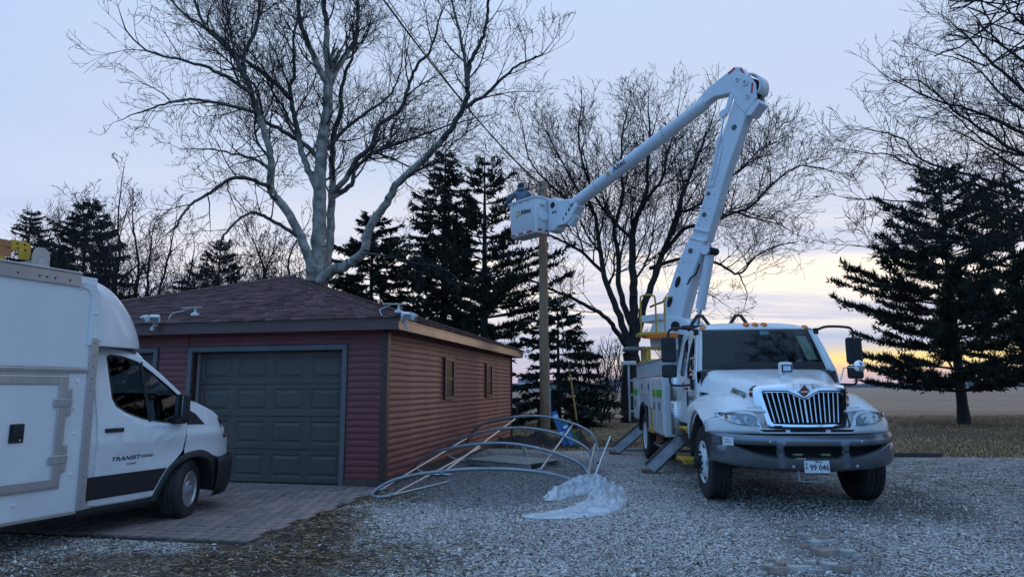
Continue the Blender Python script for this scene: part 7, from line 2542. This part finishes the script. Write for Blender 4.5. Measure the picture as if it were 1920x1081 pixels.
def sag(a, b, s, n=24):
    a, b = Vector(a), Vector(b)
    return [a.lerp(b, k / n) - Vector((0, 0, s * 4 * (k / n) * (1 - k / n))) for k in range(n + 1)]
wire('service_cable', sag(at(690, -40, 9.5), (0.88, 18.70, 7.42), 0.25), 0.016, 'thick black overhead cable sloping down to the pole top')
wire('service_wire', sag(at(700, -40, 9.4), (0.92, 18.70, 7.36), 0.30), 0.007, 'thin overhead wire running just beside the thick cable')
# guy wire with a yellow marker sleeve
ga, gb = Vector((0.95, 18.75, 7.0)), Vector((1.98, 19.9, 0.0))
gw = thing('guy_wire', 'steel guy wire with a leaning yellow marker sleeve beside the pole', 'guy wire', gb)
mb = MB(Matrix.Translation(-gb)); mb.tube([ga, gb], 0.006, 5); mb.build('wire', M_STEEL, gw)
ym0, ym1 = at(1069, 702, 19.6), at(1081, 786, 19.9)
mb = MB(Matrix.Translation(-gb)); mb.tube([ym0, ym1], 0.028, 8); mb.build('marker_sleeve', M_YELLOW, gw)
# boards leaning by the pole
def leaning(name, label, p, q, wd, th, m_, extra=None):
    p, q = Vector(p), Vector(q)
    t = thing(name, label, 'board', (q.x, q.y, 0))
    mb = MB(Matrix.Translation(-Vector((q.x, q.y, 0))))
    mb.beam(p, q, wd, th, (0, -1, 0.2))
    mb.build('panel', m_, t, bevel=0.006)
    if extra:
        for f, m2 in extra:
            c = p.lerp(q, f)
            mb = MB(Matrix.Translation(-Vector((q.x, q.y, 0))))
            mb.beam(p.lerp(q, f) + Vector((0, -th / 2 - 0.004, 0)), p.lerp(q, f + 0.08) + Vector((0, -th / 2 - 0.004, 0)), wd * 0.8, 0.004, (0, -1, 0.2))
            mb.build('label_patch', m2, t)
    return t
M_BLUE = mat('blue_painted_board', (0.03, 0.13, 0.38), 0.5, var=0.25, vscale=7)
M_GREEN = mat('green_painted_board', (0.03, 0.16, 0.05), 0.6, var=0.2, vscale=7)
leaning('blue_board', 'long blue board leaning against the utility pole', at(1038, 771, 17.9), at(1062, 834, 17.6), 0.16, 0.05, M_BLUE, [(0.1, M_PAPB), (0.6, M_PAPB)])
leaning('blue_board', 'shorter blue board in front of the green one by the pole', at(1058, 795, 17.7), at(1074, 834, 17.4), 0.15, 0.05, M_BLUE, [(0.08, M_WHITE)])
leaning('green_board', 'green board leaning between the blue board and a brown plank', at(1053, 789, 18.0), at(1084, 834, 17.8), 0.20, 0.04, M_GREEN)
leaning('brown_plank', 'dark brown plank lying against the boards by the pole', at(1082, 808, 18.1), at(1100, 840, 17.9), 0.22, 0.05, mat('old_brown_wood', (0.07, 0.05, 0.035), 0.9, var=0.4, vscale=5))
# soil heaped round the pole foot
mb = MB()
rr = random.Random(3)
rows = []
for i in range(15):
    row = []
    for j in range(33):
        x, y = -1.15 + 3.0 * j / 32, 17.75 + 1.9 * i / 14
        d = ((x - 0.55) / 1.35) ** 2 + ((y - 18.6) / 0.85) ** 2
        z = 0.34 * max(0, 1 - d) ** 0.8 * (0.6 + 0.5 * math.sin(x * 5 + 1) * math.sin(y * 6)) + rr.uniform(-0.02, 0.03)
        row.append((x, y, z if 0 < i < 14 and 0 < j < 32 else -0.02))
    rows.append(row)
mb.grid(rows)
tag(mb.build('soil_heap', mat('dark_soil', (0.026, 0.021, 0.017), 0.95, var=0.5, vscale=12, bump=0.6, bscale=40), smooth=40), 'low heap of dark soil round the foot of the utility pole', 'soil')
# bent black pipe beyond the garage
mb = MB(); mb.tube(smooth_path([at(968, 791, 24), at(969, 762, 24), at(971, 756, 24), at(977, 755, 24), at(982, 756, 24)], 4), 0.05, 8)
tag(mb.build('standpipe', M_BLACKP, smooth=60), 'bent black standpipe past the far garage corner', 'pipe')
# low rail fence at the lawn edge
M_RAIL = mat('old_rail_wood', (0.06, 0.05, 0.042), 0.9, var=0.4, vscale=5)
def rail_fence(pxs, y_top, Y, label, hh=0.42):
    p0 = at(pxs[0], 760, Y)
    t = thing('rail_fence', label, 'fence', (p0.x, p0.y, 0), 0, 'low rail fences along the lawn')
    M0 = Matrix.Translation(-Vector((p0.x, p0.y, 0)))
    P = [at(x, 760, Y) for x in pxs]
    for a in P:
        mb = MB(M0); mb.tube([(a.x, a.y, -0.1), (a.x + rr.uniform(-.03, .03), a.y, hh + 0.06)], 0.05, 7)
        mb.build('post', M_RAIL, t)
    for a, b in zip(P, P[1:]):
        for z in (hh * 0.45, hh):
            mb = MB(M0); mb.tube([(a.x, a.y, z), ((a.x + b.x) / 2, a.y, z - 0.05), (b.x, b.y, z + rr.uniform(-.04, .04))], 0.022, 6)
            mb.build('rail', M_RAIL, t)
rail_fence([962, 1010, 1062, 1100, 1142, 1190], 0, 30.5, 'low dark rail fence behind the pole and brush')
# long dark timber at the gravel edge, right of the truck
a, b = gp(1640, 857), gp(1767, 857)
mb = MB(); mb.beam(a + Vector((0, 0.05, 0.05)), b + Vector((0, 0.05, 0.045)), 0.12, 0.10)
tag(mb.build('edge_timber', M_RAIL, bevel=0.012), 'long dark timber lying on the gravel edge right of the truck bumper', 'timber')

# ------------------------------------------------------------------ collapsed hoop frame
M_PIPE = mat('galvanised_pipe', (0.30, 0.32, 0.34), 0.45, metal=0.6, var=0.2, vscale=6)
ho = thing('hoop_frame', 'collapsed galvanised hoop-house frame of four arched pipes lying on the gravel', 'frame', (0, 12, 0))
MH = Matrix.Translation((0, -12, 0))
O3_, S3_ = (640, 740), 620 / 1920
def hpt(x, y, Y):
    px, py = O3_[0] + x * S3_, O3_[1] + y * S3_
    g0 = gp(px, py)
    if 0 < g0.y < Y:        # the line of sight meets the gravel first: rest the pipe on it
        return Vector((g0.x, g0.y, 0.026))
    p = at(px, py, Y)
    p.z = max(p.z, 0.026)
    return p
def hoop(pts, yl, yr, r_=0.026):
    n = len(pts)
    P = [hpt(x, y, yl + (yr - yl) * i / (n - 1)) for i, (x, y) in enumerate(pts)]
    mb = MB(MH); mb.tube(smooth_path(P, 6), r_, 10)
    return mb.build('hoop', M_PIPE, ho, smooth=60)
hoop([(282, 590), (215, 603), (175, 592), (178, 572), (215, 540), (300, 495), (400, 468), (500, 452), (700, 432), (880, 428), (1040, 435), (1200, 455), (1330, 490), (1410, 528), (1438, 572)], 9.75, 10.25)
hoop([(632, 470), (520, 458), (440, 436), (428, 415), (450, 385), (520, 345), (600, 315), (780, 285), (950, 280), (1100, 300), (1250, 340), (1370, 390), (1430, 450), (1442, 545)], 12.2, 11.0)
hoop([(735, 398), (640, 365), (600, 335), (597, 315), (640, 280), (750, 235), (900, 200), (1050, 190), (1200, 210), (1330, 255), (1430, 315), (1475, 400), (1480, 455)], 14.1, 12.6)
hoop([(800, 305), (745, 285), (735, 260), (755, 230), (800, 180), (900, 145), (1030, 125), (1180, 125), (1330, 160), (1420, 200), (1470, 250), (1490, 320), (1488, 400)], 15.6, 14.0)
def purlin(a, ya, b, yb, r_=0.017):
    mb = MB(MH); mb.tube([hpt(*a, ya), hpt(*b, yb)], r_, 8)
    mb.build('purlin', mat('bright_conduit', (0.66, 0.68, 0.70), 0.3, metal=0.75), ho, smooth=60)
purlin((225, 550), 9.85, (745, 240), 14.5)
purlin((285, 590), 9.8, (805, 305), 14.4)
purlin((610, 435), 10.0, (1008, 138), 15.2)
purlin((1152, 438), 10.15, (1342, 172), 14.6)
purlin((1425, 495), 10.4, (1472, 285), 13.4)
purlin((1455, 522), 10.9, (1562, 240), 11.9)
purlin((280, 592), 9.8, (625, 510), 11.2)
purlin((800, 305), 15.0, (915, 355), 14.6, 0.013)
purlin((520, 460), 12.0, (635, 470), 12.1, 0.013)
for x, y, Y in ((285, 592, 9.8), (625, 512, 11.2), (1152, 438, 10.15), (585, 448, 10.0)):
    c = hpt(x, y, Y)
    mb = MB(MH); mb.obox(c, (0.07, 0.05, 0.07))
    mb.build('pipe_clamp', M_STEEL, ho, bevel=0.01)
# crumpled plastic sheet round the right hoop end
M_FILM = mat('crumpled_plastic_film', (0.58, 0.59, 0.60), 0.32, var=0.3, vscale=9, spec=0.6, bump=0.6, bscale=22)
spine = smooth_path([gp(978, 970), gp(1035, 967), gp(1092, 962), gp(1128, 950), gp(1138, 932), gp(1116, 920), gp(1085, 922), gp(1050, 930), gp(1028, 940)], 22)
mb = MB()
rows = []
nS = len(spine)
import mathutils
for i, p in enumerate(spine):
    f = i / (nS - 1)
    t = (spine[min(i + 1, nS - 1)] - spine[max(i - 1, 0)]).normalized()
    sdv = Vector((t.y, -t.x, 0))
    wd = interp(f, [(0, 0.05), (0.08, 0.18), (0.3, 0.30), (0.45, 0.27), (0.6, 0.24), (0.8, 0.24), (0.95, 0.14), (1, 0.03)])
    ht = interp(f, [(0, 0.01), (0.15, 0.04), (0.35, 0.09), (0.5, 0.17), (0.68, 0.20), (0.85, 0.14), (1, 0.01)])
    row = []
    for k in range(49):
        q = -1 + 2 * k / 48
        prof_ = max(0.0, 1 - q * q) ** 0.6
        pp = p + sdv * (wd * q)
        fold = 1 - abs(mathutils.noise.noise(Vector((q * 3.2 + 2.0 * mathutils.noise.noise(Vector((f * 9, 0.5, 2))), f * 11, 1.7)))) * 2.2
        cross = 1 - abs(mathutils.noise.noise(Vector((pp.x * 6, pp.y * 6, 4.4)))) * 1.8
        fine = mathutils.noise.noise(Vector((pp.x * 26, pp.y * 26, 5)))
        fold2 = 1 - abs(mathutils.noise.noise(Vector((q * 5 + f * 7, f * 26, 3.3)))) * 2.4
        z = 1.15 * ht * prof_ * (0.34 + 0.40 * fold + 0.20 * cross + 0.30 * fold2) + 0.012 * fine * prof_
        lat = 0.07 * mathutils.noise.noise(Vector((f * 16, q * 2, 9.1)))
        row.append(pp + sdv * lat + t * lat * 0.6 + Vector((0, 0, max(0.008, z + 0.008))))
    rows.append(row)
mb.grid(rows)
sheet = mb.build('plastic_sheet', M_FILM, smooth=60)
tag(sheet, 'crumpled white translucent plastic sheet on the gravel at the right hoop end', 'plastic sheet')
# pallet
M_PAL = mat('grey_pallet_wood', (0.34, 0.31, 0.27), 0.85, var=0.45, vscale=6, bump=0.3, bscale=50, stretch=(1, 8, 8))
A, B = gp(870, 872), gp(992, 884)
A.z = B.z = 0
ux = (B - A).normalized()
pal = thing('wooden_pallet', 'grey wooden pallet lying inside the collapsed hoop frame', 'pallet', A, math.atan2(ux.y, ux.x))
Lx = (B - A).length
for k in range(8):
    mb = MB(); x0 = 0.02 + (Lx - 0.04) * k / 8
    mb.box(x0, x0 + (Lx - 0.04) / 8 * 0.86, 0.0, 1.05 + rr.uniform(-.02, .02), 0.118, 0.136 + rr.uniform(-.003, .003))
    mb.build('deck_board', M_PAL, pal, bevel=0.003)
for y in (0.02, 0.50, 0.97):
    mb = MB(); mb.box(0.0, Lx, y, y + 0.045, 0.025, 0.117)
    mb.build('stringer', M_PAL, pal, bevel=0.003)
for x in (0.02, Lx / 2 - 0.05, Lx - 0.12):
    mb = MB(); mb.box(x, x + 0.1, 0.0, 1.03, 0.006, 0.0245)
    mb.build('bottom_board', M_PAL, pal)
for q, (px, py, Y) in enumerate(((984, 845, 15.2), (988, 846, 15.1))):
    a = gp(px + 4, py + 20); b = a + Vector((-0.1, 0.35, 0.32))
    mb = MB(); mb.beam(a, b, 0.05, 0.03)
    tag(mb.build('wood_stick', M_PAL), ['upright stick standing left of a twin stick just behind the pallet', 'upright stick standing right of a twin stick just behind the pallet'][q], 'stick', 'sticks behind the pallet')

# ------------------------------------------------------------------ broken stone and concrete in the foreground
M_SLAB = mat('broken_flagstone', (0.44, 0.41, 0.38), 0.88, var=0.4, vscale=7, bump=0.4, bscale=45)
def chunk(c, sx, sy, sz, rz, tilt):
    n = rr.randint(6, 8)
    ang = sorted(rr.uniform(0, 6.28) for _ in range(n))
    ang = [2 * math.pi * k / n + rr.uniform(-0.25, 0.25) for k in range(n)]
    pts = [(math.cos(a) * sx * rr.uniform(0.75, 1.1), math.sin(a) * sy * rr.uniform(0.75, 1.1)) for a in ang]
    Mx = Matrix.Translation(c) @ Matrix.Rotation(rz, 4, 'Z') @ Matrix.Rotation(tilt, 4, 'X')
    mb = MB(Mx)
    mb._add([(x, y, 0) for x, y in pts] + [(x * 0.94, y * 0.92, sz * rr.uniform(0.85, 1.15)) for x, y in pts], [tuple(range(n - 1, -1, -1)), tuple(range(n, 2 * n))] + [(i, (i + 1) % n, n + (i + 1) % n, n + i) for i in range(n)])
    return mb
spots_ = [(1480, 1015, .06), (1503, 1008, .09), (1530, 1022, .11), (1512, 1028, .07), (1560, 1020, .08), (1492, 1036, .06), (1548, 1040, .17), (1588, 1042, .10), (1610, 1045, .07), (1470, 1060, .08), (1440, 1066, .07), (1500, 1070, .13), (1460, 1076, .10), (1530, 1075, .07), (1556, 1066, .09), (1580, 1072, .10), (1428, 1078, .06), (1610, 1078, .07), (1455, 985, .05), (1375, 1030, .04), (1590, 1002, .05), (1445, 1052, .05), (1520, 1056, .06)]
RUB = ['small brown stone at the upper left tip of the rubble patch', 'grey slab with a raised edge at the top of the rubble patch', 'grey stone just below the topmost slab of the rubble patch',
       'brown stone tucked under the topmost slabs of the rubble patch', 'grey stone at the upper right of the rubble patch', 'small grey stone at the left of the rubble middle',
       'largest long slab lying in the middle of the rubble patch', 'flat-topped slab right of the largest one in the rubble', 'grey stone at the right end of the rubble row beside the flat-topped slab',
       'brown stone left of the lower rubble slabs', 'small grey stone at the far left of the lower rubble row', 'wide flat slab in the lower row of rubble at the bottom edge',
       'brown slab low left in the rubble by the bottom edge', 'grey stone between the two lower slabs of rubble', 'grey stone just below the largest rubble slab',
       'brown stone below the flat-topped slab of the rubble', 'tiny grey stone at the bottom left corner of the rubble', 'small grey stone at the bottom right end of the rubble',
       'lone brown stone on open gravel above the rubble patch', 'lone small stone on the gravel left of the rubble patch', 'lone grey stone on the gravel between rubble and right front tyre',
       'small brown stone on the left fringe of the rubble', 'small grey stone under the middle of the largest slab']
for k, (px, py, s_) in enumerate(spots_):
    c = gp(px, py)
    c.z = -0.005
    c = c + Vector((0, 0, 0.008))
    mb = chunk(c, s_, s_ * rr.uniform(0.45, 0.8), s_ * rr.uniform(0.22, 0.45) + 0.012, rr.uniform(-0.5, 0.5), rr.uniform(-0.12, 0.12))
    o = mb.build('rubble_piece', M_SLAB if k % 3 else mat('brown_stone', (0.34, 0.25, 0.20), 0.9, var=0.4, vscale=9, bump=0.4, bscale=45), bevel=0.004, segs=1)
    tag(o, RUB[k], 'stone', 'rubble in front of the truck')

# ------------------------------------------------------------------ far country: houses, tree line
M_FARW = mat('far_white_house', (0.62, 0.64, 0.66), 0.7)
M_FARR = mat('far_roof', (0.10, 0.11, 0.13), 0.8)
def house(px, Y, w_, d_, h, label, col=M_FARW):
    p = at(px, 728, Y)
    t = thing('farmhouse', label, 'house', (p.x, p.y, 0), rr.uniform(-0.3, 0.3), 'far white farm buildings on the horizon')
    mb = MB(); mb.box(-w_ / 2, w_ / 2, -d_ / 2, d_ / 2, 0, h); mb.build('wall', col, t)
    mb = MB(); mb.prism([(-d_ / 2 - 0.4, h), (0, h + d_ * 0.32), (d_ / 2 + 0.4, h)], -w_ / 2 - 0.4, w_ / 2 + 0.4, 'yz'); mb.build('roof', M_FARR, t)
    for k in range(max(1, int(w_ / 4))):
        mb = MB(); x = -w_ / 2 + w_ * (k + 0.5) / max(1, int(w_ / 4)); mb.box(x - 0.6, x + 0.6, -d_ / 2 - 0.05, -d_ / 2 + 0.02, h * 0.35, h * 0.72); mb.build('window', M_FARR, t)
house(1146, 520, 16, 9, 5.5, 'white farmhouse on the horizon left of the truck lamp post')
house(1160, 560, 22, 10, 5, 'long white barn on the horizon just left of the truck')
house(1178, 600, 14, 9, 6, 'white shed on the horizon against the truck body')
house(988, 480, 12, 9, 6, 'white house on the horizon between garage and pole')
V, Fc = [], []
M_WOOD = mat('far_woodland', (0.03, 0.032, 0.036), 0.95)
rows = []
xs_ = np.linspace(-1900, 2300, 500)
top = [7 + 6 * abs(mathutils.noise.noise(Vector((x * 0.006, 1.3, 0)))) + 4.5 * abs(mathutils.noise.noise(Vector((x * 0.05, 7.7, 0)))) + 2.0 * rr.random() for x in xs_]
mb = MB()
mb.grid([[(x, 1350 + 60 * math.sin(x * 0.004) + dy, z * h) for x, h in zip(xs_, top)] for dy, z in ((-14, 0.0), (-10, 0.75), (0, 1.0), (12, 0.7), (16, 0.0))])
tag(mb.build('far_woods', M_WOOD), 'low dark line of distant woods along the horizon', 'woods', kind='stuff')
# evening haze over the fields: wraps the whole place
M_HAZE = bpy.data.materials.new('evening_air')
M_HAZE.use_nodes = True
t_ = M_HAZE.node_tree
t_.nodes.clear()
pv = t_.nodes.new('ShaderNodeVolumePrincipled')
pv.inputs['Color'].default_value = (0.70, 0.80, 0.97, 1)
pv.inputs['Density'].default_value = 0.00016
ou = t_.nodes.new('ShaderNodeOutputMaterial')
t_.links.new(pv.outputs[0], ou.inputs['Volume'])
mb = MB(); mb.box(-2600, 2800, -260, 1700, -1.0, 30.0)
hz = mb.build('haze', M_HAZE)
tag(hz, 'thin bluish evening haze over the fields', 'haze', kind='stuff')

# ------------------------------------------------------------------ worker in the bucket
def worker():
    c = BF @ Vector((-4.98, -0.30, 0))
    fl_ = 5.74
    e = -BA                    # boom direction, away from the truck
    back = Vector((-0.25, -0.97, 0))
    J = {}
    def P(fw, lf, z):          # fw: away from the camera, lf: to image left
        return Vector((c.x, c.y, 0)) + Vector((0.1, 0.99, 0)) * fw + Vector((-0.99, 0.1, 0)) * lf + Vector((0, 0, fl_ + z))
    verts = [P(0.0, 0, 0.80), P(0.02, 0.0, 0.98), P(0.08, 0.02, 1.14), P(0.15, 0.03, 1.26), P(0.20, 0.04, 1.36),     # pelvis..neck
             P(0.16, 0.22, 1.25), P(0.12, 0.40, 1.04), P(0.26, 0.52, 0.96),     # left arm
             P(0.16, -0.17, 1.25), P(0.22, -0.30, 1.02), P(0.40, -0.24, 0.95),  # right arm
             P(0.0, 0.10, 0.72), P(0.04, 0.11, 0.42), P(-0.02, 0.11, 0.04), P(0.0, -0.10, 0.72), P(0.04, -0.11, 0.42), P(-0.02, -0.11, 0.04),
             P(0.10, 0.11, 0.03), P(0.10, -0.11, 0.03)]
    edges = [(0, 1), (1, 2), (2, 3), (3, 4), (3, 5), (5, 6), (6, 7), (3, 8), (8, 9), (9, 10), (0, 11), (11, 12), (12, 13), (0, 14), (14, 15), (15, 16), (13, 17), (16, 18)]
    rad = [0.15, 0.155, 0.175, 0.15, 0.075, 0.085, 0.065, 0.055, 0.085, 0.065, 0.055, 0.10, 0.075, 0.06, 0.10, 0.075, 0.06, 0.045, 0.045]
    me = bpy.data.meshes.new('body')
    t = thing('person', 'worker in blue-grey hooded jacket bending over the far rim of the bucket', 'person', (c.x, c.y, fl_))
    me.from_pydata([v - Vector((c.x, c.y, fl_)) for v in verts], edges, [])
    o = bpy.data.objects.new('body', me)
    COL.objects.link(o)
    o.parent = t
    sk = o.modifiers.new('skin', 'SKIN')
    for i, r_ in enumerate(rad):
        me.skin_vertices[0].data[i].radius = (r_, r_ * (0.8 if i in (1, 2, 3) else 1.0))
    me.skin_vertices[0].data[0].use_root = True
    sk.use_smooth_shade = True
    ss_ = o.modifiers.new('sub', 'SUBSURF')
    ss_.levels = ss_.render_levels = 2
    me.materials.append(mat('blue_grey_work_cloth', (0.115, 0.15, 0.20), 0.9, var=0.3, vscale=9, bump=0.4, bscale=25))
    off = Vector((c.x, c.y, fl_))
    # head in a dark knit cap with the hood behind the neck
    hc = P(0.25, 0.05, 1.47) - off
    mb = MB(); mb.lathe([(0.0, -0.125), (0.06, -0.115), (0.088, -0.06), (0.098, 0.0), (0.096, 0.05), (0.08, 0.10), (0.045, 0.13), (0, 0.137)], hc, 'z', 18)
    mb.build('head', mat('skin', (0.42, 0.26, 0.19), 0.6), t, smooth=80)
    mb = MB(); mb.lathe([(0.104, -0.03), (0.108, 0.0), (0.104, 0.05), (0.088, 0.105), (0.05, 0.14), (0, 0.148)], hc, 'z', 18)
    mb.build('knit_cap', mat('dark_knit', (0.035, 0.04, 0.055), 0.95, bump=0.5, bscale=90), t, smooth=80)
    for s in (-1, 1):
        mb = MB(); mb.lathe([(0.0, -0.03), (0.022, -0.015), (0.026, 0.01), (0.0, 0.034)], hc + Vector((s * 0.098, 0.0, -0.03)), 'z', 8)
        mb.build('ear', mat('skin', (0.42, 0.26, 0.19)), t, smooth=80)
    mb = MB(); mb.lathe([(0.0, -0.02), (0.014, -0.01), (0.016, 0.008), (0.0, 0.03)], hc + Vector((0.01, 0.098, -0.035)), 'z', 8)
    mb.build('nose', mat('skin', (0.42, 0.26, 0.19)), t, smooth=80)
    mb = MB(); hcn = P(0.15, 0.035, 1.36) - off
    mb.lathe([(0.05, -0.07), (0.125, -0.05), (0.14, 0.0), (0.115, 0.05), (0.07, 0.065)], hcn, 'z', 16)
    mb.build('hood', mat('blue_grey_work_cloth', (0.115, 0.15, 0.2)), t, smooth=80)
    # gloved hands: palm and five bent fingers gripping the rim
    for a, b in ((6, 7), (9, 10)):
        w0, w1 = verts[a] - off, verts[b] - off
        d = (w1 - w0).normalized()
        sd = d.cross(Vector((0, 0, 1))).normalized()
        un = sd.cross(d)
        mb = MB()
        mb.tube([w1 - d * 0.01, w1 + d * 0.04, w1 + d * 0.09], [0.034, 0.045, 0.04], 8)
        for k in range(4):
            q = w1 + d * 0.08 + sd * (-0.033 + 0.022 * k)
            ln = (0.07, 0.08, 0.078, 0.06)[k]
            mb.tube([q, q + d * ln * 0.5 - un * 0.008, q + d * ln * 0.8 - un * 0.035, q + d * ln * 0.8 - un * 0.06], [0.010, 0.0095, 0.009, 0.008], 6)
        q = w1 + d * 0.03 + sd * 0.04
        mb.tube([q, q + d * 0.03 + sd * 0.025, q + d * 0.06 + sd * 0.03 - un * 0.02], [0.013, 0.011, 0.009], 6)
        mb.build('glove', mat('leather_glove', (0.20, 0.14, 0.08), 0.8), t, smooth=60)
worker()
